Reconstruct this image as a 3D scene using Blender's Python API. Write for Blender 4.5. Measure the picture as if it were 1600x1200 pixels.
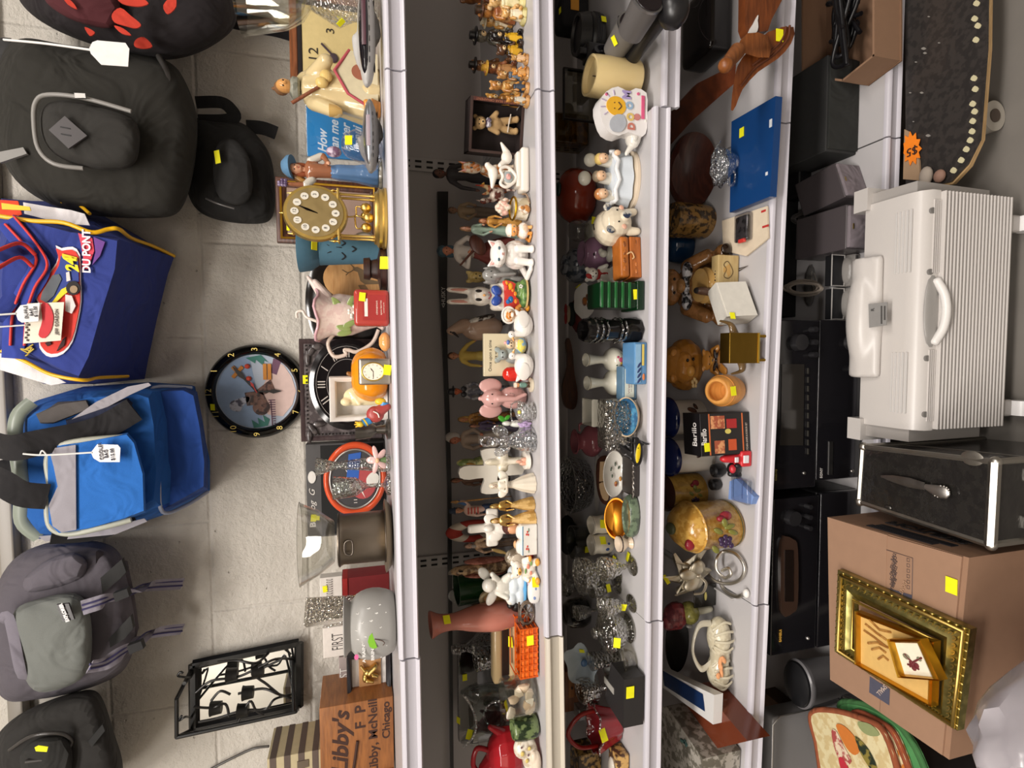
import bpy, bmesh, math, random
from math import sin, cos, pi, radians
from mathutils import Vector as V, Matrix, Euler
from mathutils.bvhtree import BVHTree
random.seed(7)
SC = bpy.context.scene
for o in list(bpy.data.objects): bpy.data.objects.remove(o)
# ---------------------------------------------------------------- camera
YAW, PIT, ROLL, CX, FR, F, H = -.0559, .2755, .0193, .0286, .8627, 850., 1.154
fw = V((sin(YAW)*cos(PIT), cos(YAW)*cos(PIT), -sin(PIT)))
r0 = V((cos(YAW), -sin(YAW), 0)); d0 = fw.cross(r0)
rt = r0*cos(ROLL)+d0*sin(ROLL); dn = -r0*sin(ROLL)+d0*cos(ROLL)
CAM = V((CX, 0, H))
cam = bpy.data.cameras.new('camera'); cam.sensor_width = 36; cam.lens = F/1600*36; cam.sensor_fit = 'HORIZONTAL'
cam.clip_start = .02
co = bpy.data.objects.new('camera', cam); SC.collection.objects.link(co)
m = Matrix.Identity(4)
for i in range(3): m[i][0] = dn[i]; m[i][1] = rt[i]; m[i][2] = -fw[i]; m[i][3] = CAM[i]
co.matrix_world = m; SC.camera = co
SC.view_settings.view_transform = 'Standard'; SC.view_settings.look = 'None'
SC.view_settings.gamma = 1; SC.view_settings.use_curve_mapping = False
SC.view_settings.exposure = -0.08
# ---------------------------------------------------------------- light
wd = bpy.data.worlds.new('room_ambience'); SC.world = wd; wd.use_nodes = True
wd.node_tree.nodes['Background'].inputs[0].default_value = (1, .94, .88, 1)
wd.node_tree.nodes['Background'].inputs[1].default_value = .15
def area(n, loc, tgt, sx, sy, e, col=(1, .94, .88)):
    l = bpy.data.lights.new(n, 'AREA'); l.shape = 'RECTANGLE'; l.size = sx; l.size_y = sy; l.energy = e; l.color = col
    o = bpy.data.objects.new(n, l); SC.collection.objects.link(o); o.location = loc
    o.rotation_euler = (V(tgt)-V(loc)).to_track_quat('-Z', 'Y').to_euler(); return o
area('mirror_fill_lamp', (-.35, -.42, 2.75), (-.35, -.1, 0), 1.2, .3, 52)
area('mirror_fill_lamp', (1.3, -.3, 2.75), (1.0, .2, 0), 1.2, .3, 30)
area('mirror_fill_lamp', (-1.5, -1.3, 2.75), (-1.2, -.6, 0), 1.2, .3, 36)
area('mirror_fill_lamp', (-2.4, -2.2, 2.75), (-2.6, -3.2, 1.9), 1.2, .3, 45)  # added fill lamp, brightens the wall that the mirror reflects
area('mirror_fill_lamp', (.2, -2.6, 2.75), (.1, -1.2, 0), 1.2, .3, 14)
# ---------------------------------------------------------------- pixel <-> place
def ray(px, py): return fw*F + dn*(px-800) + rt*(600-py)
def onY(px, py, Y): d = ray(px, py); return CAM + d*(Y/d.y)
def onZ(px, py, Z, b=0):
    d = ray(px, py); t = (Z + b*CX - H)/(d.z - b*d.x) if b else (Z-H)/d.z
    return CAM + d*t
def proj(p):
    v = V(p)-CAM; z = v.dot(fw); return 800+F*v.dot(dn)/z, 600-F*v.dot(rt)/z
SA = [.0516, .2933, .4978, .7395, 1.0189]; SB = [.0078, .0159, -.0063, -.0289, 0]
DEPTH = .388; WALL = FR+DEPTH+.05; BW = .914
def shz(i, X): return H-SA[i]+SB[i]*X
# ---------------------------------------------------------------- materials
def lin(h):
    h = h.lstrip('#'); c = [int(h[i:i+2], 16)/255 for i in (0, 2, 4)]
    return tuple(x/12.92 if x <= .04045 else ((x+.055)/1.055)**2.4 for x in c)+(1,)
MC = {}
def M(code):
    """'g#rrggbb' kinds: g glaze, d matte, p plastic, m metal, w wood, f cloth, k card, x clear glass, s cut glass, v mottled, c concrete"""
    if code in MC: return MC[code]
    k = code[0]; cs = [lin(c) for c in code[1:].lstrip('#').split('#')] if len(code) > 1 else [(1, 1, 1, 1)]
    m = bpy.data.materials.new(code.replace('#', '_')); m.use_nodes = True; nt = m.node_tree; N = nt.nodes; L = nt.links
    p = N['Principled BSDF']; c = cs[0]; c2 = cs[1] if len(cs) > 1 else None
    R = dict(g=.12, d=.75, p=.34, m=.24, w=.42, f=.92, k=.85, x=.02, s=.04, v=.18, c=.8, t=.3)[k]
    p.inputs['Roughness'].default_value = R; p.inputs['Base Color'].default_value = c
    tc = N.new('ShaderNodeTexCoord')
    def tex(t, **kw):
        n = N.new(t); L.new(tc.outputs['Object'], n.inputs['Vector'])
        for a, b in kw.items(): n.inputs[a].default_value = b
        return n
    def mix(fac, a, b):
        n = N.new('ShaderNodeMix'); n.data_type = 'RGBA'; L.new(fac, n.inputs[0]); n.inputs[6].default_value = a; n.inputs[7].default_value = b
        L.new(n.outputs[2], p.inputs['Base Color']); return n
    def bump(src, s, d=.002):
        n = N.new('ShaderNodeBump'); n.inputs['Strength'].default_value = s; n.inputs['Distance'].default_value = d
        L.new(src, n.inputs['Height']); return n
    def ramp(src, a, b):
        n = N.new('ShaderNodeMapRange'); n.inputs[1].default_value = a; n.inputs[2].default_value = b; L.new(src, n.inputs[0]); return n.outputs[0]
    if k in 'xs':
        tr = N.new('ShaderNodeBsdfTransparent'); gl = N.new('ShaderNodeBsdfGlossy'); mx = N.new('ShaderNodeMixShader'); lw = N.new('ShaderNodeLayerWeight')
        tr.inputs[0].default_value = c; gl.inputs['Roughness'].default_value = .06 if k == 's' else .03
        gl.inputs[0].default_value = (1, 1, 1, 1)
        lw.inputs['Blend'].default_value = .32 if k == 's' else .18
        mr = N.new('ShaderNodeMapRange'); mr.inputs[3].default_value = .17 if k == 's' else .04; mr.inputs[4].default_value = .95 if k == 's' else .75
        L.new(lw.outputs['Facing'], mr.inputs[0]); L.new(mr.outputs[0], mx.inputs[0]); L.new(tr.outputs[0], mx.inputs[1]); L.new(gl.outputs[0], mx.inputs[2])
        if k == 's':
            vo = tex('ShaderNodeTexVoronoi', Scale=170.); bp = bump(vo.outputs['Distance'], .9, .004)
            L.new(bp.outputs[0], gl.inputs['Normal']); L.new(bp.outputs[0], lw.inputs['Normal'])
        L.new(mx.outputs[0], N['Material Output'].inputs[0]); N.remove(p)
    elif k == 't':
        p.inputs['Transmission Weight'].default_value = .55; p.inputs['Roughness'].default_value = .25
    elif k == 'm':
        p.inputs['Metallic'].default_value = 1; n = tex('ShaderNodeTexNoise', Scale=60.); L.new(ramp(n.outputs[0], -1.2, 3.2), p.inputs['Roughness'])
        if c2: mix(ramp(n.outputs[0], .42, .58), c, c2)
        p.inputs['Roughness'].default_value = R
    elif k == 'w':
        w = tex('ShaderNodeTexNoise', Scale=9., Detail=6.); mp = N.new('ShaderNodeMapping'); mp.inputs['Scale'].default_value = (3, 3, 22)
        L.new(tc.outputs['Object'], mp.inputs[0]); L.new(mp.outputs[0], w.inputs['Vector'])
        mix(ramp(w.outputs[0], .35, .65), c, c2 or tuple(x*.55 for x in c[:3])+(1,)); L.new(bump(w.outputs[0], .25).outputs[0], p.inputs['Normal'])
    elif k == 'v':
        n = tex('ShaderNodeTexNoise', Scale=75., Detail=3.); mix(ramp(n.outputs[0], .46, .56), c, c2 or c)
        L.new(bump(n.outputs[0], .5).outputs[0], p.inputs['Normal'])
    else:
        S = dict(g=30., d=90., p=400., f=900., k=60., c=14.)[k]; n = tex('ShaderNodeTexNoise', Scale=S, Detail=4.)
        q = dict(g=.05, d=.1, p=.03, f=.12, k=.07, c=.14)[k]
        mix(n.outputs[0], tuple(x*(1-q) for x in c[:3])+(1,), tuple(min(1, x*(1+q)) for x in c[:3])+(1,))
        if k in 'dfkc':
            if k == 'f':
                n3 = tex('ShaderNodeTexNoise', Scale=13., Detail=2., Distortion=1.2); b3 = bump(n3.outputs[0], .7, .02); b4 = bump(n.outputs[0], .35, .0008); L.new(b3.outputs[0], b4.inputs['Normal']); L.new(b4.outputs[0], p.inputs['Normal'])
            else: L.new(bump(n.outputs[0], dict(d=.3, f=.35, k=.1, c=.35)[k], .0015 if k != 'f' else .0008).outputs[0], p.inputs['Normal'])
    MC[code] = m; return m
# ---------------------------------------------------------------- shapes (each is a function that adds itself to a bmesh)
def _x(bm, fn, M4=None, v0=None):
    n = len(bm.verts); fn(bm); bm.verts.ensure_lookup_table()
    if M4 is not None:
        for v in bm.verts[n:]: v.co = M4 @ v.co
def rotm(rx=0, ry=0, rz=0): return Euler((radians(rx), radians(ry), radians(rz))).to_matrix().to_4x4()
def e(x, y, z, a, b=None, c=None, rx=0, ry=0, rz=0, n=14):
    b = a if b is None else b; c = a if c is None else c
    def f(bm):
        bmesh.ops.create_uvsphere(bm, u_segments=n, v_segments=max(6, n*2//3), radius=1, matrix=Matrix.Translation((x, y, z)) @ rotm(rx, ry, rz) @ Matrix.Diagonal((a, b, c, 1)))
    return f
def b(x, y, z, a, bb, c, bev=0, rx=0, ry=0, rz=0):
    def f(bm):
        r = bmesh.ops.create_cube(bm, size=1, matrix=Matrix.Diagonal((a, bb, c, 1)))
        vs = r['verts']
        n0 = len(bm.verts)-8
        if bev:
            es = list({ed for v in vs for ed in v.link_edges})
            bmesh.ops.bevel(bm, geom=es, offset=bev, segments=3, affect='EDGES', profile=.6, clamp_overlap=True)
        bm.verts.ensure_lookup_table(); T = Matrix.Translation((x, y, z)) @ rotm(rx, ry, rz)
        for v in bm.verts[n0:]: v.co = T @ v.co
    return f
def t(pts, r, n=8, closed=False, flat=1, up=None, cap=True):
    """tube along points; r a number or list; flat squashes one side (a strap)"""
    def f(bm):
        P = [V(p) for p in pts]; K = len(P); rs = r if isinstance(r, (list, tuple)) else [r]*K
        rings = []; U = V(up) if up else None; prev = None
        for i, p in enumerate(P):
            a = P[(i-1) % K] if (i or closed) else P[i]; c = P[(i+1) % K] if (i < K-1 or closed) else P[i]
            T = (c-a); T = T.normalized() if T.length > 1e-9 else V((0, 0, 1))
            if U is not None: s = T.cross(U)
            elif prev is None: s = T.cross(V((0, 1, 0)) if abs(T.y) < .8 else V((1, 0, 0)))
            else: s = prev - T*prev.dot(T)
            if s.length < 1e-6: s = T.orthogonal()
            s.normalize(); prev = s; w = T.cross(s)
            rings.append([bm.verts.new(p + (s*cos(2*pi*j/n) + w*sin(2*pi*j/n)*flat)*rs[i]) for j in range(n)])
        for i in range(K if closed else K-1):
            A = rings[i]; B = rings[(i+1) % K]
            for j in range(n): bm.faces.new((A[j], A[(j+1) % n], B[(j+1) % n], B[j]))
        if not closed and cap: bm.faces.new(rings[0][::-1]); bm.faces.new(rings[-1])
    return f
def c(x0, y0, z0, r_0, x1, y1, z1, r_1, n=12):
    """tapered limb with round ends"""
    A = V((x0, y0, z0)); B = V((x1, y1, z1)); d = (B-A).normalized() if (B-A).length > 0 else V((0, 0, 1)); pts = []; rs = []
    for k in range(4): a = pi/2*(1-k/4); pts.append(A-d*r_0*sin(a)); rs.append(max(r_0*cos(a), r_0*.03))
    pts.append(A); rs.append(r_0)
    for k in range(0, 5): a = pi/2*(k/4); pts.append(B+d*r_1*sin(a)); rs.append(max(r_1*cos(a), r_1*.03))
    return t(pts, rs, n)
def cy(x0, y0, z0, r_0, x1, y1, z1, r_1, n=16): return t([(x0, y0, z0), (x1, y1, z1)], [r_0, r_1], n)
def sp(pts, k=6, closed=False):
    P = [V(p) for p in pts]; o = []; K = len(P)
    for i in range(K if closed else K-1):
        g = lambda j: P[j % K] if closed else P[max(0, min(K-1, j))]
        a, b_, c_, d = g(i-1), g(i), g(i+1), g(i+2)
        for s in range(k):
            u = s/k; o.append(.5*((2*b_)+(c_-a)*u+(2*a-5*b_+4*c_-d)*u*u+(3*b_-a-3*c_+d)*u**3))
    if not closed: o.append(P[-1])
    return o
def l(prof, n=28, lobes=0, amp=0, x=0, y=0, z=0, sy=1, rx=0, ry=0, rz=0, cap=True, tw=0, smooth=0):
    """turned profile of (radius, height); lobes flute it"""
    if smooth: prof = [(max(0.0001, q[0]), q[1]) for q in [(v.x, v.z) for v in sp([(a, 0, b_) for a, b_ in prof], smooth)]]
    def f(bm):
        T = Matrix.Translation((x, y, z)) @ rotm(rx, ry, rz); rings = []
        for (R, Z) in prof:
            rings.append([bm.verts.new(T @ V(((R*(1+amp*cos(lobes*2*pi*j/n+tw*Z)))*cos(2*pi*j/n), sy*(R*(1+amp*cos(lobes*2*pi*j/n+tw*Z)))*sin(2*pi*j/n), Z))) for j in range(n)])
        for A, B in zip(rings, rings[1:]):
            for j in range(n): bm.faces.new((A[j], A[(j+1) % n], B[(j+1) % n], B[j]))
        if cap: bm.faces.new(rings[0][::-1]); bm.faces.new(rings[-1])
    return f
def x(outl, y0, y1, bev=0):
    """outline in x,z pulled from y0 to y1"""
    def f(bm):
        A = [bm.verts.new((p[0], y0, p[1])) for p in outl]; B = [bm.verts.new((p[0], y1, p[1])) for p in outl]; K = len(A)
        fa = bm.faces.new(A); fb = bm.faces.new(B[::-1]); fa.normal_update(); fb.normal_update()
        for i in range(K): bm.faces.new((A[i], B[i], B[(i+1) % K], A[(i+1) % K]))
        bmesh.ops.triangulate(bm, faces=[fa, fb])
    return f
def fr(w, h, tk, d, X=0, Y=0, Z=0, n=1, prof=None):
    """mitred picture frame centred on X,Z; front at Y; prof = [(inset, -proud)]"""
    pr = prof or [(0, d), (0, .15*d), (tk*.15, 0), (tk*.75, .1*d), (tk, .35*d), (tk, d)]
    def f(bm):
        R = []
        for (i, yy) in pr:
            R.append([bm.verts.new((X+sx*(w/2-i), Y+yy, Z+sz*(h/2-i))) for sx, sz in ((-1, -1), (1, -1), (1, 1), (-1, 1))])
        for k in range(len(R)):
            A = R[k]; B = R[(k+1) % len(R)]
            for j in range(4): bm.faces.new((A[j], A[(j+1) % 4], B[(j+1) % 4], B[j]))
    return f
def tx(s, size, X=0, Y=0, Z=0, dep=.0006, sh=0, bold=0):
    def f(bm):
        cu = bpy.data.curves.new('t', 'FONT'); cu.body = s; cu.size = size; cu.align_x = 'CENTER'; cu.align_y = 'CENTER'; cu.extrude = dep; cu.shear = sh; cu.offset = bold; cu.resolution_u = 3
        ob = bpy.data.objects.new('t', cu); SC.collection.objects.link(ob); bpy.context.view_layer.update()
        me = bpy.data.meshes.new_from_object(ob.evaluated_get(bpy.context.evaluated_depsgraph_get()))
        n = len(bm.verts); bm.from_mesh(me); bm.verts.ensure_lookup_table(); T = Matrix.Translation((X, Y, Z)) @ rotm(90)
        for v in bm.verts[n:]: v.co = T @ v.co
        bpy.data.objects.remove(ob); bpy.data.curves.remove(cu); bpy.data.meshes.remove(me)
    return f
def tr(shapes, x=0, y=0, z=0, rx=0, ry=0, rz=0, s=1, sx=1, sy=1, sz=1):
    T = Matrix.Translation((x, y, z)) @ rotm(rx, ry, rz) @ Matrix.Diagonal((s*sx, s*sy, s*sz, 1))
    def f(bm):
        n = len(bm.verts)
        for q in (shapes if isinstance(shapes, list) else [shapes]): q(bm)
        bm.verts.ensure_lookup_table()
        for v in bm.verts[n:]: v.co = T @ v.co
    return f
def circ(r, n=20, x=0, z=0, a0=0, a1=360, rz=None): return [(x+r*cos(radians(a0+(a1-a0)*i/n)), z+(rz or r)*sin(radians(a0+(a1-a0)*i/n))) for i in range(n+(a1-a0 < 360))]
def ringp(r, n=20, x=0, y=0, z=0, ax='y', rz=None):
    o = []
    for i in range(n):
        a = 2*pi*i/n; u = r*cos(a); v = (rz or r)*sin(a)
        o.append({'y': (x+u, y, z+v), 'z': (x+u, y+v, z), 'x': (x, y+u, z+v)}[ax])
    return o
# ---------------------------------------------------------------- objects
def mesh_from(bm, name, mat, parent, smooth=True, ang=50):
    bmesh.ops.recalc_face_normals(bm, faces=bm.faces); me = bpy.data.meshes.new(name); bm.to_mesh(me); bm.free()
    me.materials.append(M(mat))
    o = bpy.data.objects.new(name, me); SC.collection.objects.link(o)
    if parent is not None: o.parent = parent
    if smooth:
        for p in me.polygons: p.use_smooth = True
        try: me.set_sharp_from_angle(angle=radians(ang))
        except Exception: pass
    return o
def empty(name, loc, label=None, cat=None, g=None, rz=0):
    o = bpy.data.objects.new(name, None); o.empty_display_size = .02; SC.collection.objects.link(o); o.location = loc; o.rotation_euler = (0, 0, rz)
    if label: o['label'] = label
    if cat: o['category'] = cat
    if g: o['group'] = g
    return o
STK = []
SPLIT = set('painted_trees crossing_sign paw paw_pad meat_photo paw_print wheel painted_flower trim bird slot_ piping white_panel side_panel camouflage_print carry_strap handle edge_trim slit hook basket_rail rainbow_stripe sponsor_patch grille rubber_patch signal_lamp leg ear eye arm foot wing wheel knob button finial column handle_strap pillar clasp hinge petal leaf stem flower loaf ball'.split())
ALL = []
def make(name, label, cat, loc, parts, S=(1, 1, 1), g=None, R=None, st=None, rem=None, off=(0, 0, 0)):
    """parts: [(part name or 'part>subpart', material, [shapes], flags)]; flags r = fuse into one sculpted surface, s = sharp"""
    root = empty(name, loc, label, cat, g); made = {}
    ex = []
    for q in parts:
        if q[0].split('>')[-1] in SPLIT and len(q[2]) > 1 and not (len(q) > 3 and 'r' in q[3]): ex += [(q[0], q[1], [s_])+tuple(q[3:]) for s_ in q[2]]
        else: ex.append(q)
    for q in ex:
        pn, mt, shp = q[:3]; fl = q[3] if len(q) > 3 else ''; lb = q[4] if len(q) > 4 else None
        bm = bmesh.new()
        for s_ in shp: s_(bm)
        for v in bm.verts:
            w = V(v.co)
            if R is not None: w = R @ w
            v.co = V(((w.x-off[0])*S[0], (w.y-off[1])*S[1], (w.z-off[2])*S[2]))
        if '>' in pn: pa, nm = pn.split('>'); par = made.get(pa, root)
        else: nm = pn; par = root
        o = mesh_from(bm, nm, mt, par)
        if 'r' in fl:
            dm = max(o.dimensions) if max(o.dimensions) > 0 else .1
            ds = [max(v.co[i] for v in o.data.vertices)-min(v.co[i] for v in o.data.vertices) for i in range(3)]
            md = o.modifiers.new('fuse', 'REMESH'); md.mode = 'VOXEL'; md.voxel_size = max(ds)/(60 if 'h' in fl else 42); md.use_smooth_shade = True
            sm = o.modifiers.new('soft', 'SMOOTH'); sm.factor = .5; sm.iterations = 2
        if lb: o['label'] = lb
        if pn not in made: made[pn] = o
    ALL.append(root)
    for s_ in (st or []): STK.append((root, s_))
    return root
def bbox(parts, R=None):
    lo = V((1e9,)*3); hi = V((-1e9,)*3)
    for q in parts:
        bm = bmesh.new()
        for s_ in q[2]: s_(bm)
        for v in bm.verts:
            w = R @ v.co if R is not None else v.co
            for i in range(3): lo[i] = min(lo[i], w[i]); hi[i] = max(hi[i], w[i])
        bm.free()
    return lo, hi
def P(sh, dp, px0, py0, py1, name, label, cat, parts, g=None, rot=0, dep=None, st=None, z0=0, rx=0, ry=0, px1=None, pad=0):
    """stand a thing on shelf sh, its centre dp behind the shelf's front edge, filling the given outline"""
    Y = FR+dp if sh is not None else dp
    pc = (py0+py1)/2; pxb = px1
    if px1 is None:
        X = onY(px0+30, pc, Y).x; zb = shz(sh, X)+z0; pxb = proj((X, Y, zb))[0]
        X = onY((px0+pxb)/2, pc, Y).x; zb = shz(sh, X)+z0+.0006
        zt = onY(px0, pc, Y).z
    else:
        X = onY((px0+px1)/2, pc, Y).x; zt = onY(px0, pc, Y).z; zb = onY(px1, pc, Y).z
    pm = (px0+pxb)/2
    w = (onY(pm, py0, Y)-onY(pm, py1, Y)).x; h = zt-zb
    R = rotm(rx, ry, rot) if (rot or rx or ry) else None
    lo, hi = bbox(parts, R); sx = w/(hi.x-lo.x); sz = h/(hi.z-lo.z)
    sy = (dep/(hi.y-lo.y)) if dep else (abs(sx*sz))**.5
    root = make(name, label, cat, (X, Y, zb), parts, (sx, sy, sz), g, R, st, off=((lo.x+hi.x)/2, (lo.y+hi.y)/2, lo.z))
    return root
def sticker(root, s):
    px, py = s[0], s[1]; kind = s[2] if len(s) > 2 else 'y'; d = ray(px, py).normalized(); best = None
    for o in root.children_recursive:
        if o.type != 'MESH' or not len(o.data.polygons): continue
        mw = Matrix.Translation(root.location); bv = BVHTree.FromPolygons([mw @ v.co for v in o.data.vertices], [p.vertices for p in o.data.polygons])
        h = bv.ray_cast(CAM, d)
        if h[0] is not None and (best is None or h[3] < best[3]): best = h+(o,)
    if best is None: print('STICKER MISS', root.name, px, py); return
    n = best[1]
    if n.dot(d) > 0: n = -n
    n = n.normalized(); xa = V((1, 0, 0)); xa = (xa-n*xa.dot(n)).normalized(); za = n.cross(xa)
    if abs(za.z) < .0001: pass
    sz = s[3] if len(s) > 3 else 1.0; k = .5*(best[3]/.9)
    bm = bmesh.new(); a = random.uniform(-.12, .12)
    for (u, v) in ((-1, -1), (1, -1), (1, 1), (-1, 1)): bm.verts.new((u*.0068*sz, v*.0048*sz, -.0003))
    bm.verts.ensure_lookup_table(); fc = bm.faces.new(bm.verts); r_ = bmesh.ops.extrude_face_region(bm, geom=[fc])
    for v in r_['geom']:
        if isinstance(v, bmesh.types.BMVert): v.co.z += .0008
    ca, sa = cos(a), sin(a); X2 = xa*ca+za*sa; Z2 = -xa*sa+za*ca
    if X2.cross(Z2).dot(n) < 0: Z2 = -Z2
    T = Matrix((( X2.x, Z2.x, n.x, best[0].x), (X2.y, Z2.y, n.y, best[0].y), (X2.z, Z2.z, n.z, best[0].z), (0, 0, 0, 1)))
    T = Matrix.Translation(-root.location) @ Matrix.Translation(n*.0017) @ T
    for v in bm.verts: v.co = T @ v.co
    mesh_from(bm, 'price_sticker', 'd#f2ee10', root, False)
def struct(name, mat, shapes, kind='structure', label=None, cat=None):
    bm = bmesh.new()
    for s_ in shapes: s_(bm)
    o = mesh_from(bm, name, mat, None)
    if kind: o['kind'] = kind
    if label: o['label'] = label
    if cat: o['category'] = cat
    return o
def flat(name, label, cat, corners, z, th, mat, extra=(), g=None, st=None, part='body', sh=None, bev=.001):
    """a lying slab: photo corners taken on height z (its top); extra(fn) -> more parts, fn(u,v,dz) a point on the top"""
    cs = [onZ(a, b_, z) for a, b_ in corners]; ce = sum(cs, V())/len(cs); loc = V((ce.x, ce.y, z-th))
    L_ = [p-ce for p in cs]
    def body(bm):
        A = [bm.verts.new((p.x, p.y, 0)) for p in L_]; B = [bm.verts.new((p.x, p.y, th)) for p in L_]; K = len(A)
        bm.faces.new(A); bm.faces.new(B[::-1])
        for i in range(K): bm.faces.new((A[i], B[i], B[(i+1) % K], A[(i+1) % K]))
    def at(u, v, dz=0):
        p = (L_[0]*(1-u)+L_[1]*u)*(1-v)+(L_[3]*(1-u)+L_[2]*u)*v; return (p.x, p.y, th+dz)
    parts = [(part, mat, [body])]+(extra(at) if callable(extra) else list(extra))
    return make(name, label, cat, loc, parts, g=g, st=st)

def q3(px, py, Y): return onY(px, py, Y)
def lo(rings, cap=True, sub=1):
    """skin over rings of photo outlines, each ring at its own distance Y (a number, or one per point)"""
    def f(bm):
        R = []
        for pts, Y in rings: R.append([bm.verts.new(onY(p[0], p[1], Y[i] if isinstance(Y, (list, tuple)) else Y)) for i, p in enumerate(pts)])
        K = len(R[0])
        for A, B in zip(R, R[1:]):
            for j in range(K): bm.faces.new((A[j], A[(j+1) % K], B[(j+1) % K], B[j]))
        if cap:
            for ring in (R[0], R[-1]): bm.faces.new(ring)
    return f
def shrink(pts, k, cx=None, cy_=None):
    a = sum(p[0] for p in pts)/len(pts) if cx is None else cx; b_ = sum(p[1] for p in pts)/len(pts) if cy_ is None else cy_
    return [(a+(p[0]-a)*k, b_+(p[1]-b_)*k) for p in pts]
def rnd(pts, k=3):
    """round off a photo outline"""
    return [(v.x, v.z) for v in sp([(p[0], 0, p[1]) for p in pts], k, True)]
def pw(pts, r, flat=1, n=8, up=None, k=5, closed=False):
    """tube through photo points (px, py, Y)"""
    return t(sp([onY(*p) for p in pts], k, closed), r, n, closed, flat, up)
def dc(pts, Y, th=.002):
    """flat piece traced at distance Y"""
    def f(bm):
        A = [bm.verts.new(onY(p[0], p[1], Y[i] if isinstance(Y, (list, tuple)) else Y)) for i, p in enumerate(pts)]; K = len(A)
        B = [bm.verts.new(v.co+V((0, th, 0))) for v in A]
        fa = bm.faces.new(A); fb = bm.faces.new(B[::-1]); fa.normal_update(); fb.normal_update()
        for i in range(K): bm.faces.new((A[i], B[i], B[(i+1) % K], A[(i+1) % K]))
        bmesh.ops.triangulate(bm, faces=[fa, fb])
    return f
def wt(s, px, py, Y, size_px, ang=0, dep=.0005, sh=0, bold=0, rx=0):
    """lettering at a place; size in photo pixels, ang turns it"""
    p = onY(px, py, Y); k = (p-CAM).dot(fw)/F
    return tr(tx(s, size_px*k, dep=dep, sh=sh, bold=bold*k), x=p.x, y=p.y-.0008, z=p.z, ry=ang, rx=rx)
def Wd(name, label, cat, loc, parts, g=None, st=None): return make(name, label, cat, loc, parts, (1, 1, 1), g, None, st, off=tuple(loc))
def sub(o, lv=2):
    for c_ in o.children:
        pass
def soften(root, names, lv=2):
    for c_ in root.children_recursive:
        if c_.name.split('.')[0] in names:
            md = c_.modifiers.new('soft', 'SUBSURF'); md.levels = lv; md.render_levels = lv

def qd(pts, z, th=.002):
    """lying polygon slab through photo points on height z (its top)"""
    def f(bm):
        zz = z if isinstance(z, (list, tuple)) else [z]*len(pts)
        A = [bm.verts.new(onZ(p[0], p[1], zz[i])) for i, p in enumerate(pts)]; K = len(A); B = [bm.verts.new(v.co-V((0, 0, th))) for v in A]
        fa = bm.faces.new(A); fb = bm.faces.new(B[::-1]); fa.normal_update(); fb.normal_update()
        for i in range(K): bm.faces.new((A[i], B[i], B[(i+1) % K], A[(i+1) % K]))
        bmesh.ops.triangulate(bm, faces=[fa, fb])
    return f
def qf(outer, inner, z, th, mid=None):
    """lying picture frame between two photo quads on height z; bevelled towards the middle"""
    def f(bm):
        O = [onZ(*p, z) for p in outer]; I = [onZ(*p, z) for p in inner]
        rows = [([p-V((0, 0, th)) for p in O]), ([p*1 for p in O]), ([a*.7+c_*.3+V((0, 0, -.004)) for a, c_ in zip(O, I)]), ([a*.35+c_*.65+V((0, 0, .002)) for a, c_ in zip(O, I)]), ([p+V((0, 0, -.008)) for p in I]), ([p-V((0, 0, th)) for p in I])]
        R = [[bm.verts.new(p) for p in r] for r in rows]
        for k in range(6):
            A = R[k]; B = R[(k+1) % 6]
            for j in range(4): bm.faces.new((A[j], A[(j+1) % 4], B[(j+1) % 4], B[j]))
    return f
def ql(pts, r, n=6, k=5, closed=False):
    return t(sp([onZ(*p) for p in pts], k, closed), r, n, closed)
def mixq(q, u, v): return tuple((q[0][i]*(1-u)+q[1][i]*u)*(1-v)+(q[3][i]*(1-u)+q[2][i]*u)*v for i in (0, 1))
def zt(s, px, py, z, size_px, ang=0, bold=0):
    """lettering lying on height z"""
    p = onZ(px, py, z); k = (p-CAM).dot(fw)/F
    return tr(tx(s, size_px*k, dep=.0004, bold=bold*k), x=p.x, y=p.y, z=p.z+.0004, rx=-90, rz=ang)
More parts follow.
